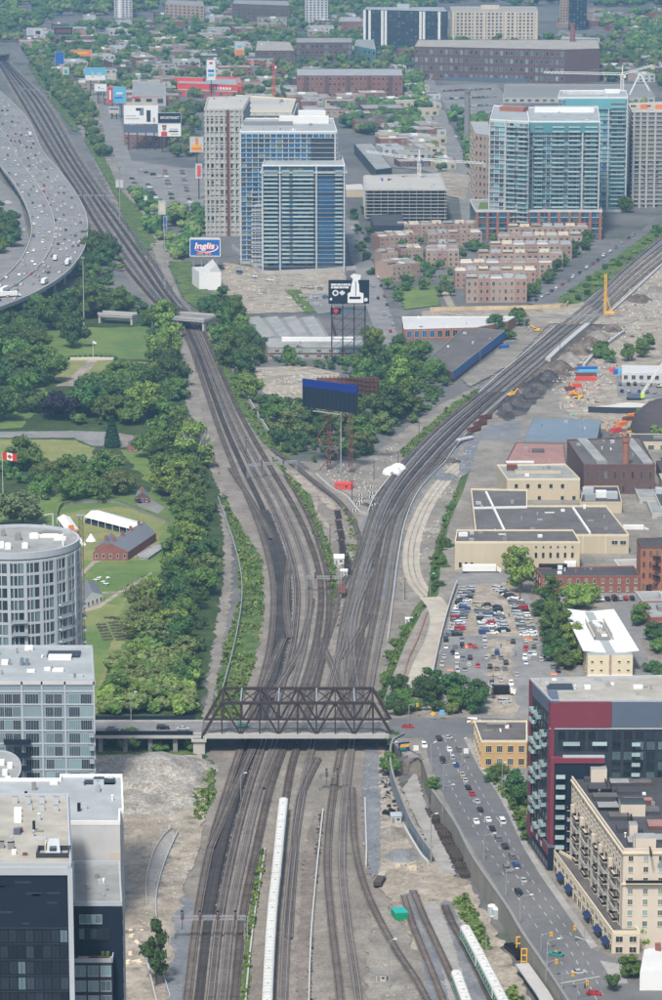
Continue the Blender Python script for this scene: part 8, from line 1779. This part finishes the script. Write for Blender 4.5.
# ============================================================ TRAINS
def coach(L_,s0,length,label,group,roof,body,stripe=None,wd=3.1,h=4.6,loco=False):
 d = 0; pts = []
 for a_,b_ in zip(L_,L_[1:]):
  l = (b_ - a_).length
  if d <= s0 + length * .15 < d + l: p0 = a_.lerp(b_,(s0 + length * .15 - d) / l); pts.append(p0)
  if d <= s0 + length * .85 < d + l: p1 = a_.lerp(b_,(s0 + length * .85 - d) / l); pts.append(p1)
  d += l
 c = (pts[0] + pts[1]) / 2; dv = pts[1] - pts[0]; ang = math.atan2(dv.y,dv.x); o = thing('railway_coach',label,'railway coach',(c.x,c.y,LAYER[0] + .3),group,ang or 1e-4); L2 = length / 2 - .55; w2 = wd / 2
 m = MB(); prof = [(-w2,.9),(-w2,h - 1.0),(-w2 * .93,h - .5),(-w2 * .66,h - .12),(0,h),(w2 * .66,h - .12),(w2 * .93,h - .5),(w2,h - 1.0),(w2,.9)]
 e = .5; V = [(-L2,y,z) for y,z in prof] + [(L2,y,z) for y,z in prof]; n = len(prof)
 m.mesh(V,[(i,n + i,n + i + 1,i + 1) for i in (0,1,6,7)] + [tuple(range(n)),tuple(range(2 * n - 1,n - 1,-1))]); m.build('body',C[body],o)
 m = MB(); m.mesh(V,[(i,n + i,n + i + 1,i + 1) for i in (2,3,4,5)]); m.build('roof',C[roof],o)
 m = MB()
 for k in range(2 if not stripe else 4): x = lerp(-L2,L2,(k + .5) / (2 if not stripe else 4)); m.box(x,0,h - .06,1.0,.7,.2)
 m.build('roof_vent',C['lightgrey'],o)
 m = MB(); [m.box(lerp(-L2,L2,(k + .5) / 9),0,h - .1,.12,2.0,.14) for k in range(9)]; m.build('roof_rib',C['concrete'],o)
 for s in (-1,1):
  if stripe:
   m = MB(); m.box(0,s * (w2 + .01),1.5,L2 * 2 - .4,.05,.9); m.build('green_stripe',C[stripe],o); m = MB(); m.box(0,s * (w2 + .01),3.35,L2 * 2 - 3,.05,.4); m.build('green_stripe',C[stripe],o)
  for k in range(8): x = lerp(-L2 + 2,L2 - 2,k / 7); m = MB(); m.box(x,s * (w2 + .03),2.45,1.5,.05,.75); m.build('window',GLS,o)
 for x in (-L2 * .7,L2 * .7): m = MB(); m.box(x,0,.15,3.2,2.4,.75); [m.cyl((x + q,-1.1,.42),(x + q,1.1,.42),.42,.42,10) for q in (-1,1)]; m.build('bogie',C['black'],o)
 m = MB(); m.box(L2 + .15,0,1.0,.5,1.6,2.6); m.build('gangway',C['black'],o); return o
TL = smooth_line(W([(266,1060),(268,1000),(272,930),(277,880),(284,811),(292,765)],0),2)
def dist_to(L_,px,py):
 g = G(px,py,0); i = min(range(len(L_)),key=lambda i: (L_[i] - g).length); return sum((b_ - a_).length for a_,b_ in zip(L_[:i],L_[1:i + 1]))
s_end = dist_to(TL,284,812); cl = 25.9; k = 0; C['trainwhite'] = mat('train_white_roof',(.62,.62,.58),rough=.5,var=.08,scale=.4,bigv=.08)
while s_end - cl * (k + 1) > -30 and k < 9:
 s0 = s_end - cl * (k + 1)
 if s0 < 0: break
 coach(TL,s0,cl,'white roofed coach of the long train below the bridge, %s from its far end' % ordn(k + 1),'coaches of the long white train','trainwhite','trainwhite',h=4.4); k += 1
GT = smooth_line(W([(449,915),(466,946),(486,984),(506,1024),(530,1075)],0),2); s0 = dist_to(GT,467,944)
for k in range(3): coach(GT,s0 + k * 26,26,'white and green double deck coach on the right siding, %s from its far end' % ordn(k + 1),'green and white coaches','trainwhite','trainwhite','green',h=4.9)
GT2 = smooth_line(W([(424,920),(438,950),(458,995),(480,1060),(500,1130)],0),2); s0 = dist_to(GT2,451,988)
coach(GT2,s0,26,'white and green coach on the left siding at the bottom edge','green and white coaches','trainwhite','trainwhite','green',h=4.9)
# red hopper wagons and flat wagon by the right tracks
def wagon(px,py,a,m,label,L_=9,h=2.6):
 g = G(px,py); o = thing('freight_wagon',label,'freight wagon',g,'freight wagons by the right tracks',a); q = MB(); q.box(0,0,.9,L_,2.8,.3); [q.box(0,s * 1.3,1.2,L_,.15,h - 1.2) for s in (-1,1)]; [q.box(s * L_ / 2,0,1.2,.15,2.8,h - 1.2) for s in (-1,1)]; q.box(0,0,1.2,L_ - .3,2.5,.6); q.build('body',C[m],o)
 for x in (-L_ * .33,L_ * .33): q = MB(); q.cyl((x,-1,.45),(x,1,.45),.45,.45,10); q.cyl((x + 1.1,-1,.45),(x + 1.1,1,.45),.45,.45,10); q.build('bogie',C['black'],o)
for i,(x,y) in enumerate(((485,420),(480,426),(474,432))): wagon(x,y,.85,'rustred','small rusty red open wagon beside the right tracks, %s from the far end' % ordn(i + 1))
wagon(465,441,.85,'offwhite','pale flat wagon in line with the red wagons',12,1.4)
# old maintenance wagons on the wedge siding, and rusted beams
for i,(x,y) in enumerate(((338,516),(339,526),(341,536),(342,546),(343,555),(347,562),(348,572))): 
 g = G(x,y); o = thing('rusted_wagon_frame','rusted wagon frame on the wedge siding, %s from the far end' % ordn(i + 1),'wagon frame',g,'rusted frames on the wedge siding',1.62); q = MB(); [q.box(0,s,.6,17,.5,.6) for s in (-1.2,1.2)]; [q.box(k * 1.5 - 8,0,.7,.4,2.4,.4) for k in range(11)]; q.build('frame',C['rust'],o); q = MB(); [q.box(k,0,0,.6,2.4,.6) for k in (-6,-5,5,6)]; q.build('wheelset',C['black'],o)
def cabin(name,label,px,py,sx,sy,h,m,top=None,a=0.0,cat=None,z=0,door='conc_dark',group=None):
 g = G(px,py,z); o = thing(name,label,cat or name.replace('_',' '),g,group,a or 1e-4); q = MB(); q.box(0,0,0,sx,sy,h); q.build('body',C[m],o); q = MB(); q.box(0,0,h,sx + .3,sy + .3,.18); q.build('roof',C[top or m],o); q = MB(); q.box(-sx * .25,-sy / 2 - .02,.1,min(.9,sx * .3),.06,min(2,h * .8)); q.build('door',C[door],o)
 q = MB(); q.box(sx * .2,-sy / 2 - .02,h * .5,min(1.1,sx * .25),.06,h * .25); q.build('window',GLS,o); return o
cabin('relay_hut','larger white relay hut at the tip of the wedge',339,563,4.5,8,3,'offwhite','white'); cabin('relay_hut','small white relay hut just below the larger one',344,576,3,4,2.6,'offwhite','white'); cabin('long_rusty_shed','long rusty brown shed at the wedge tip',342,594,3,16,2.4,'rust','rustred',cat='shed')
cabin('red_shed','orange red shed with gabled roof at the works yard',343,489,8,6,3,'redstore','redstore',cat='shed'); cabin('red_shed','small red shed attached below the works yard shed',349,488,4,4,2.6,'redstore','redstore',cat='shed')
cabin('equipment_cabinet','grey equipment cabinet in the lower yard beside the siding',381,981,3,3,2.4,'concrete','conc_dark',cat='cabinet'); cabin('equipment_cabinet','small grey cabinet beside the panelled wall',396,822,3.6,4.4,2.6,'lightgrey','lightgrey',cat='cabinet'); cabin('equipment_cabinet','white cabinet beside the haul road bank',409,624,3,3,2.4,'white',cat='cabinet',z=0)
g = G(399.5,918); o = thing('dumpster','bright green steel waste container on the yard dirt','waste container',g,None,.25); qb(o,'body','green',0,0,.2,4.0,5.4,2.3); q = MB(); [q.box(x,2.0 * s,1.0,.2,.3,1.3) for x in (-2.05,2.05) for s in (-1,0,1)]; q.build('rib',C['green'],o); q = MB(); q.box(0,-1.3,2.5,4.1,2.6,.12); q.box(0,1.35,2.5,4.1,2.6,.12); q.build('lid',C['teal'],o)
cabin('portable_toilet','turquoise portable toilet at the end of the sleeper stacks',474,878,1.8,1.8,2.5,'teal','white',cat='portable toilet')
g = G(380,884); boxtruck(g,1.35,9,'open tipper truck parked on the yard dirt',None,'wood','offwhite','tipper_truck','truck',h=2.2)
for x,y in ((492,915),(497,918)):
 g = G(x,y); o = thing('tank','pale round tank at the foot of the retaining wall, %s one' % ('left' if x == 492 else 'right'),'tank',g,'tanks by the wall'); q = MB(); q.cyl(g,g + Vector((0,0,3)),1.4,1.4,14); q.build('shell',C['lightgrey'],o); q = MB(); q.dome(g + Vector((0,0,3)),1.42,1.42,.5,14,3); q.build('lid',C['white'],o)
# yellow loading gantry and crawler at the lower right
g = G(522,968); o = thing('steel_platform','white steel platform with yellow frame at the bottom of the yard','steel platform',g)
for k,(x,y) in enumerate(((519,956),(524,968))):
 p = G(x,y); q = MB(); [q.beam(p + Vector((s,0,0)),p + Vector((s,0,6)),.35) for s in (-.8,.8)]; [q.beam(p + Vector((-.8,0,z)),p + Vector((.8,0,z)),.3) for z in (2,4,6)]; q.build('yellow_frame',C['cream'] if False else C['caty'],o)
pq = smooth_line(W([(522,965),(534,982),(546,1000),(566,1040)],3),3); q = ribbon('',pq,4,None,mb=MB(),h=.5,lift=0,smooth=False); q.build('deck',C['conc_white'],o); q = MB(); [q.beam(p - Vector((0,0,3)),p + Vector((0,0,.1)),.5) for p in pq[::2]]; q.build('legs',C['conc_white'],o)
g = G(514,956); o = thing('log_loader','black tracked machine beside the yellow frame','tracked machine',g,None,1.9); q = MB(); q.box(0,0,1,9,2.8,1.2); [q.box(k * 1.5 - 3.5,0,2.2,.5,2.9,.5) for k in range(6)]; q.build('body',C['black'],o); q = MB(); [q.box(0,s * 1.2,0,8,.6,1.0) for s in (-1,1)]; q.build('tracks',C['conc_dark'],o)
def excavator(px,py,a,label,m='caty',z=0):
 g = G(px,py,z); o = thing('excavator',label,'excavator',g,'excavators',a); q = MB(); [q.box(0,s * 1.1,0,4,.6,.9) for s in (-1,1)]; q.build('tracks',C['black'],o); q = MB(); q.box(-.5,0,1,3.6,2.6,1.3); q.build('body',C[m],o); q = MB(); q.box(.8,.8,1.2,1.4,1.1,1.8); q.build('cab',C[m],o); q = MB(); q.box(.82,.8,2.0,1.44,1.14,.7); q.build('window',GLS,o)
 q = MB(); q.beam((1,-.2,1.8),(4,-.2,4.6),.5); q.beam((4,-.2,4.6),(6,-.2,1.8),.4); q.build('arm',C[m],o); qb(o,'bucket','conc_dark',6,-.2,.8,1.0,1.2,1.0)
for x,y,a,lab,m in ((611,317,.4,'orange excavator beside the piling rig','orange'),(537,332,2.8,'yellow excavator behind the blue walled warehouse','caty'),(525,317,3,'orange excavator at the hoarding corner','orange'),(512,397,.6,'yellow excavator on the black soil','caty'),(579,399,2.6,'yellow wheel loader among the red containers','caty'),(574,396,.3,'orange machine among the red containers','orange'),(660,388,3,'tan excavator at the right edge of the works yard','tan'),(632,435,.7,'yellow excavator by the storage dome','caty'),(572,390,1.8,'small orange machine next to the red containers','orange'),(634,431,.2,'second yellow excavator by the storage dome','caty')): excavator(x,y,a,lab,m)
def cont(px,py,m,a,label,L_=12,z=0,lvl=0):
 g = G(px,py,z) + Vector((0,0,2.6 * lvl)); o = thing('shipping_container',label,'shipping container',g,'containers in the works yard',a or 1e-4); q = MB(); q.box(0,0,.05,L_,2.44,2.5); [q.box(k * .6 - L_ / 2 + .4,s * 1.24,.2,.25,.08,2.2) for k in range(int(L_ / .6)) for s in (-1,1)]; q.build('body',C[m],o); q = MB(); [q.box(L_ / 2 + .04,s * .6,.15,.06,1.15,2.3) for s in (-1,1)]; q.build('door',C[m],o)
for i,(x,y,m,a,L_) in enumerate(((586,381,'redstore',.02,12),(586,377,'rustred',.02,12),(588,374,'skyb',.02,12),(587,371,'blue',.02,12),(612,372,'redstore',1.4,6),(616,374,'blue',1.4,6),(620,374,'skyb',1.4,6),(576,388,'redstore',.1,6),(570,391,'rustred',.1,6),(648,452,'caty',.2,6),(656,451,'orange',.2,6),(660,449,'caty',.2,6),(504,349,'blue',.5,6),(511,345,'conc_dark',.5,6),(633,418,'orange',.5,6),(622,426,'orange',.7,6),(616,432,'redstore',.7,6),(628,421,'rustred',.6,6))): cont(x,y,m,a,'%s shipping container, %s of those listed around the works yard' % ({'redstore': 'red','rustred': 'rusty red','skyb': 'light blue','blue': 'blue','caty': 'yellow','orange': 'orange','conc_dark': 'grey'}[m],ordn(i + 1)),L_)
# heaps
def heap(px,py,rx,ry,h,m,label,z=0,seed=1,name='gravel_heap',cat='heap'):
 g = G(px,py,z); q = MB(); n,mm = 28,8; rr = random.Random(seed); V = []
 for j in range(mm + 1):
  for i in range(n):
   a = 2 * math.pi * i / n; k = 1 - j / mm; nz = noise.noise(Vector((math.cos(a) * 1.4 + seed,math.sin(a) * 1.4,j * .4))); V.append((g.x + rx * k * (1 + .25 * nz) * math.cos(a),g.y + ry * k * (1 + .25 * nz) * math.sin(a),z + h * (1 - k ** 1.3) * (1 + .3 * nz * k) - (.4 if j == 0 else 0)))
 q.mesh(V,[(j * n + i,j * n + (i + 1) % n,(j + 1) * n + (i + 1) % n,(j + 1) * n + i) for j in range(mm) for i in range(n)]); o = q.build(name,C[m],smooth=True); return tag(o,label,cat)
heap(391,836,5.5,8,3,'dirtgrey','brown grey gravel heap in the yard by the panelled wall'); heap(401,858,6,7,3,'ballast_bl','blue grey gravel heap against the concrete wall',seed=2); heap(446,478,7,9,2.5,'ballast_bl','grey ballast heap beside the haul road',seed=3); heap(452,462,5,5,2,'coal','small dark heap of tyres and soil beside the haul road',seed=4); heap(160,776,20,26,8,'rubble_','broad heap of broken concrete rubble left of the tracks',seed=5); heap(130,780,13,20,3.5,'rubble_','second rubble heap between the white block and the broad heap',seed=15); heap(178,790,9,12,3,'rubble_','small rubble heap nearest the left tracks',seed=16); heap(120,800,14,14,2.5,'rubble_','lower rubble heap beside the white block',seed=6); heap(437,530,6,9,1.5,'rubble_','reddish rubble heap on the haul dirt',seed=7); heap(373,848,2,3,1,'ballast_bl','tiny gravel heap in the works lane',seed=8); heap(630,411,30,6,5,'conc_white','long white covered heap before the storage dome',seed=9); heap(366,505,2,4,1.2,'coal','black tyre heap at the works yard tip',seed=10)
MD = sorted(((580,352,20,5),(560,368,18,5),(598,338,22,5),(536,386,18,5),(518,400,14,4),(640,300,22,4),(655,290,16,3),(548,378,16,5),(570,360,18,5),(590,344,18,5),(508,408,12,4),(526,392,16,5),(612,330,16,4)))
for i,(x,y,w_,h_) in enumerate(MD): heap(x,y,w_ * .4,w_ * .8,h_,'coal' if x < 550 else 'earth' if i % 3 else 'dirtgrey','uneven dark soil mound beside the right tracks, %s from left' % ordn(i + 1),seed=20 + i,name='soil_mound')
# white inflatable-roofed huts at the wedge top
for i,(x,y,s_) in enumerate(((392,474,5),(398,470,4.4))):
 g = G(x,y); o = thing('white_dome_tent','white rounded storage tent in the works yard, %s one' % ('left' if i == 0 else 'right'),'storage tent',g,'white storage tents'); q = MB(); q.dome(g,s_,s_ * .9,s_ * .8,16,5); q.build('cover',C['white'],o); qb(o,'doorway','conc_dark',g.x,g.y - s_ * .9,0,1.6,.3,2)
# cable drums and parked kit, tyres and debris at the yard
r = random.Random(77)
for i in range(16):
 x,y = (r.uniform(354,362),r.uniform(494,512)) if i < 6 else (r.uniform(370,378),r.uniform(486,512)); g = G(x,y); o = thing('crossing_block','black and white striped track block at the works yard tip, %s counted from left' % ordn(i + 1),'striped block',g,'striped blocks',r.uniform(-.3,.3) or .1); qb(o,'block','black',0,0,0,2.6,1.0,.9); q = MB(); q.box(-.6,0,.02,.5,1.04,.92); q.box(.7,0,.02,.5,1.04,.92); q.build('white_stripe',C['white'],o)
k = 0
for (x0,y0,x1,y1,n,m,nm,lab,cat) in ((120,930,142,965,9,'cream','timber_bundle','bundle of pale construction timber in the sand yard','timber bundle'),(384,800,397,816,7,'black','scrap_bin','black scrap machinery part by the panelled wall','scrap'),(150,790,198,830,9,'conc_white','concrete_block','broken pale concrete block on the rubble','concrete block'),(545,395,600,402,5,'plywood','pallet_stack','stack of pallets by the dark fence','pallet stack'),(640,296,662,330,9,'conc_white','material_stack','stack of building material on the upper right works','material stack'),(600,330,655,345,6,'rustred','material_stack','rusty bundle on the upper right works','material stack'),(548,424,580,416,5,'teal','green_machine','green wheeled machine by the blue grey shed','machine'),(290,408,300,420,5,'conc_white','material_stack','pale debris pile left of the blue billboard','material stack'),(382,866,420,884,5,'tan','plank_pile','scattered planks on the yard dirt','plank pile')):
 pts = sorted((r.uniform(x0,x1),r.uniform(min(y0,y1),max(y0,y1))) for _ in range(n))
 for i,(x,y) in enumerate(pts):
  g = G(x,y); o = thing(nm,'%s, %s from the left' % (lab,ordn(i + 1)),cat,g,lab,r.uniform(0,3)); a,b_,c_ = r.uniform(1.2,3.2),r.uniform(.8,1.6),r.uniform(.5,1.4); q = MB(); q.box(0,0,0,a,b_,c_ * .5); q.box(r.uniform(-.3,.3),0,c_ * .5,a * .8,b_ * .8,c_ * .5,r.uniform(-.3,.3)); q.build('stack',C[m],o)
# loose stones, clods and scrap lying about: nobody could count them
def debris(name,L,seed=1):
 r = random.Random(seed); mb = MB(); ms = []
 for P,n,s0,s1,mts,z in L:
  Q = W(P,z); xs = [p.x for p in Q]; ys = [p.y for p in Q]; PP = [(p.x,p.y) for p in Q]; k = 0; t = 0
  while k < n and t < n * 6:
   t += 1; x,y = r.uniform(min(xs),max(xs)),r.uniform(min(ys),max(ys))
   if not inpoly(x,y,PP) or noise.noise(Vector((x * .05,y * .05,0))) < -.1: continue
   k += 1; m = C[r.choice(mts)]
   if m not in ms: ms.append(m)
   a = r.uniform(s0,s1); b_ = a * r.uniform(.4,1); h = a * r.uniform(.2,.6); c = (x,y,z + .2); ph = r.uniform(0,3); mi = ms.index(m)
   V = [(x + a * math.cos(ph + q) * r.uniform(.7,1.2) / 2,y + b_ * math.sin(ph + q) * r.uniform(.7,1.2) / 2,z + .15) for q in (0,1.3,2.5,3.8,5.1)]
   mb.mesh(V + [(x + r.uniform(-.1,.1) * a,y,z + .15 + h)],[(i,(i + 1) % 5,5) for i in range(5)],mi)
 tag(mb.build(name,ms),None,None,None,'stuff')
GB = ['conc_white','concrete','conc_dark','tan']
debris('rubble',[([(96,758),(196,758),(200,800),(180,815),(128,815),(100,800)],1500,.3,1.3,GB,0),([(110,815),(200,800),(196,850),(170,935),(130,950)],350,.3,1.2,GB,0),([(366,750),(386,750),(402,790),(432,862),(420,900),(370,860)],500,.25,1.1,GB + ['conc_dark','rust'],0),([(372,900),(430,990),(450,1050),(376,1050)],350,.25,1.0,GB,0),
 ([(545,372),(580,340),(622,330),(640,345),(600,400),(560,410)],900,.5,2.2,GB + ['wood','conc_dark'],0),([(600,300),(662,262),(700,250),(700,345),(620,345)],900,.5,2.4,GB + GB + ['rust','rustred','bluesteel','wood'],0),([(440,470),(480,440),(500,455),(440,530),(425,560),(410,560)],500,.4,1.5,GB,0),([(335,512),(362,548),(350,620),(338,640)],260,.4,1.6,['wood','rust','conc_dark','concrete'],0),([(372,500),(300,466),(372,462),(400,440),(395,470)],220,.4,1.6,GB + ['black'],0),([(225,266),(345,274),(318,310),(230,312)],300,.5,2,GB,0),([(255,370),(338,376),(300,402),(270,398)],200,.5,2,GB,0)])
debris('scrap',[([(376,744),(390,760),(400,812),(394,826),(384,800)],160,.8,2.6,['black','rust','conc_dark','slate'],0),([(434,810),(444,808),(470,858),(478,884),(464,884)],260,.6,3.0,['wood','black','rust'],0),([(318,815),(323,815),(313,930),(309,1040),(306,1040),(310,930)],500,.5,1.6,['black','conc_dark','wood'],0),([(560,386),(600,386),(600,404),(560,404)],90,.8,2.4,['orange','rustred','conc_dark','wood','concrete'],0),([(600,420),(640,420),(646,440),(612,440)],110,.8,2.6,['orange','rustred','rustred','conc_dark','wood'],0)],5)
# tufts of rough growth on the weedy strips
def tufts(L,seed=3):
 r = random.Random(seed); mb = MB()
 for P,n,z in L:
  Q = W(P,z); xs = [p.x for p in Q]; ys = [p.y for p in Q]; PP = [(p.x,p.y) for p in Q]; k = 0; t = 0
  while k < n and t < n * 8:
   t += 1; x,y = r.uniform(min(xs),max(xs)),r.uniform(min(ys),max(ys))
   if not inpoly(x,y,PP) or noise.noise(Vector((x * .08,y * .08,3))) < -.15: continue
   k += 1; s_ = r.uniform(.4,1.3); mb.k = r.choice((0,0,1,2)); c = Vector((x,y,z + .2 + s_ * .3))
   for _ in range(7):
    d = rdir(r); d.z = abs(d.z); p = c + d * s_ * .6; u = d.cross(rdir(r)).normalized(); t_ = (d + rdir(r)).cross(u).normalized(); q = s_ * .55; mb.face((p - u * q,p + t_ * q,p + u * q,p - t_ * q))
 tag(mb.build('weeds',[LEAF['mid'],LEAF['olive'],LEAF['light']]),None,None,None,'stuff')
tufts([([(222,495),(236,520),(262,560),(264,610),(258,650),(246,690),(236,735),(212,735),(216,690),(224,650),(240,600),(236,545)],900,0),([(270,455),(296,480),(316,512),(334,560),(338,600),(331,612),(326,570),(306,512),(282,472)],500,0),([(195,758),(212,760),(216,790),(206,815),(197,822),(193,800)],160,0),([(246,940),(254,880),(262,852),(265,856),(258,900),(250,950),(247,1040),(242,1040)],130,0),([(452,902),(466,896),(478,915),(492,950),(486,952),(474,940)],180,0),([(506,990),(514,985),(526,1005),(540,1060),(524,1060)],90,0),
 ([(206,335),(222,352),(246,402),(282,447),(284,462),(262,442),(236,404),(216,366)],350,0),([(556,300),(600,270),(640,240),(662,222),(700,200),(706,206),(664,236),(622,272),(580,304)],400,0),([(400,452),(452,404),(478,388),(480,392),(430,434),(404,458)],250,0),([(88,120),(100,150),(120,190),(142,214),(160,250),(150,250),(124,214),(104,176)],200,0),([(388,700),(394,680),(408,646),(425,613),(418,610),(400,640),(384,690)],260,4),([(430,600),(440,560),(450,520),(462,494),(456,492),(444,520),(432,570)],260,3),([(482,772),(496,766),(510,778),(528,806),(536,842),(528,846),(512,808)],200,TZ),([(340,502),(356,520),(362,548),(352,570),(346,560),(350,530)],90,0)])
# people on the lot and at the crossing
def person(px,py,z,label,shirt,trousers,a=0.0):
 g = G(px,py,z); o = thing('person',label,'person',g,None,a or 1e-4)
 me = bpy.data.meshes.new('person'); V = [(0,0,.95),(0,0,1.2),(0,0,1.42),(0,0,1.52),(0,0,1.66),(-.19,0,1.4),(-.27,.03,1.15),(-.26,-.08,.9),(.19,0,1.4),(.27,-.02,1.15),(.26,.08,.9),(-.1,0,.9),(-.11,-.1,.5),(-.11,.08,.06),(.1,0,.9),(.11,.12,.5),(.11,-.04,.06),(-.11,-.08,.04),(.11,-.2,.04)]
 E = [(0,1),(1,2),(2,3),(3,4),(2,5),(5,6),(6,7),(2,8),(8,9),(9,10),(0,11),(11,12),(12,13),(0,14),(14,15),(15,16),(13,17),(16,18)]; me.from_pydata(V,E,[]); ob = bpy.data.objects.new('body',me); COL.objects.link(ob); ob.parent = o
 sk = ob.modifiers.new('Skin','SKIN'); RR = [.15,.16,.16,.06,.11,.07,.05,.035,.07,.05,.035,.1,.07,.05,.1,.07,.05,.045,.045]
 for v,q in zip(me.skin_vertices[0].data,RR): v.radius = (q,q)
 me.skin_vertices[0].data[0].use_root = True; sb = ob.modifiers.new('Sub','SUBSURF'); sb.levels = 1; sb.render_levels = 1; me.materials.append(C[trousers]); bpy.context.view_layer.update()
 q = MB(); q.cyl((0,0,.98),(0,0,1.44),.19,.21,10); q.build('shirt',C[shirt],o); q = MB(); q.dome((0,0,1.68),.12,.12,.1,8,3); q.build('hair',C['black'],o)
for x,y,z,lab,s_,t_ in ((509,617,TZ,'person in dark clothes standing in the upper aisle of the car park','slate','black'),(501,648,TZ,'person walking between rows in the middle of the car park','navy','black'),(516,656,TZ,'person in grey walking on the right of the car park','concrete','navy'),(585,989,TZ,'person in dark red clothes crossing at the lower junction','burgundy','navy')): person(x,y,z + .27,lab,s_,t_)
# orange barrels in the car park
for i,(x,y) in enumerate(((450,671),(455,683),(468,648),(527,640),(531,641),(536,641),(554,675),(466,647))):
 g = G(x,y,TZ + .26); o = thing('orange_barricade','orange plastic barricade in the car park, %s from the left' % ordn(sorted((450,455,468,527,531,536,554,466)).index(x) + 1),'barricade',g,'orange barricades'); qb(o,'body','orange',g.x,g.y,g.z,2.6,.6,.9); qb(o,'reflector','white',g.x,g.y - .31,g.z + .35,2.2,.04,.2)
# ============================================================ HAZE
hz = MB(); hz.prism([(-9500,-1800),(9500,-1800),(9500,16500),(-9500,16500)],-2,352); ho = hz.build('haze',[]); tag(ho,'even blue grey summer haze over the city',None,None,'stuff')
hm_ = bpy.data.materials.new('haze'); hm_.use_nodes = True; nt = hm_.node_tree; nt.nodes.clear(); out = nt.nodes.new('ShaderNodeOutputMaterial'); pv = nt.nodes.new('ShaderNodeVolumePrincipled'); pv.inputs['Density'].default_value = HAZE_D; pv.inputs['Color'].default_value = HAZE_C; pv.inputs['Anisotropy'].default_value = .2
nt.links.new(pv.outputs[0],out.inputs['Volume']); ho.data.materials.append(hm_)
for o in bpy.data.objects:
 if '_w' in o: del o['_w']
print('things',len([o for o in COL.objects if o.parent is None]),'objects',len(COL.objects),'trees',NT[0],'cars',len(CARS))
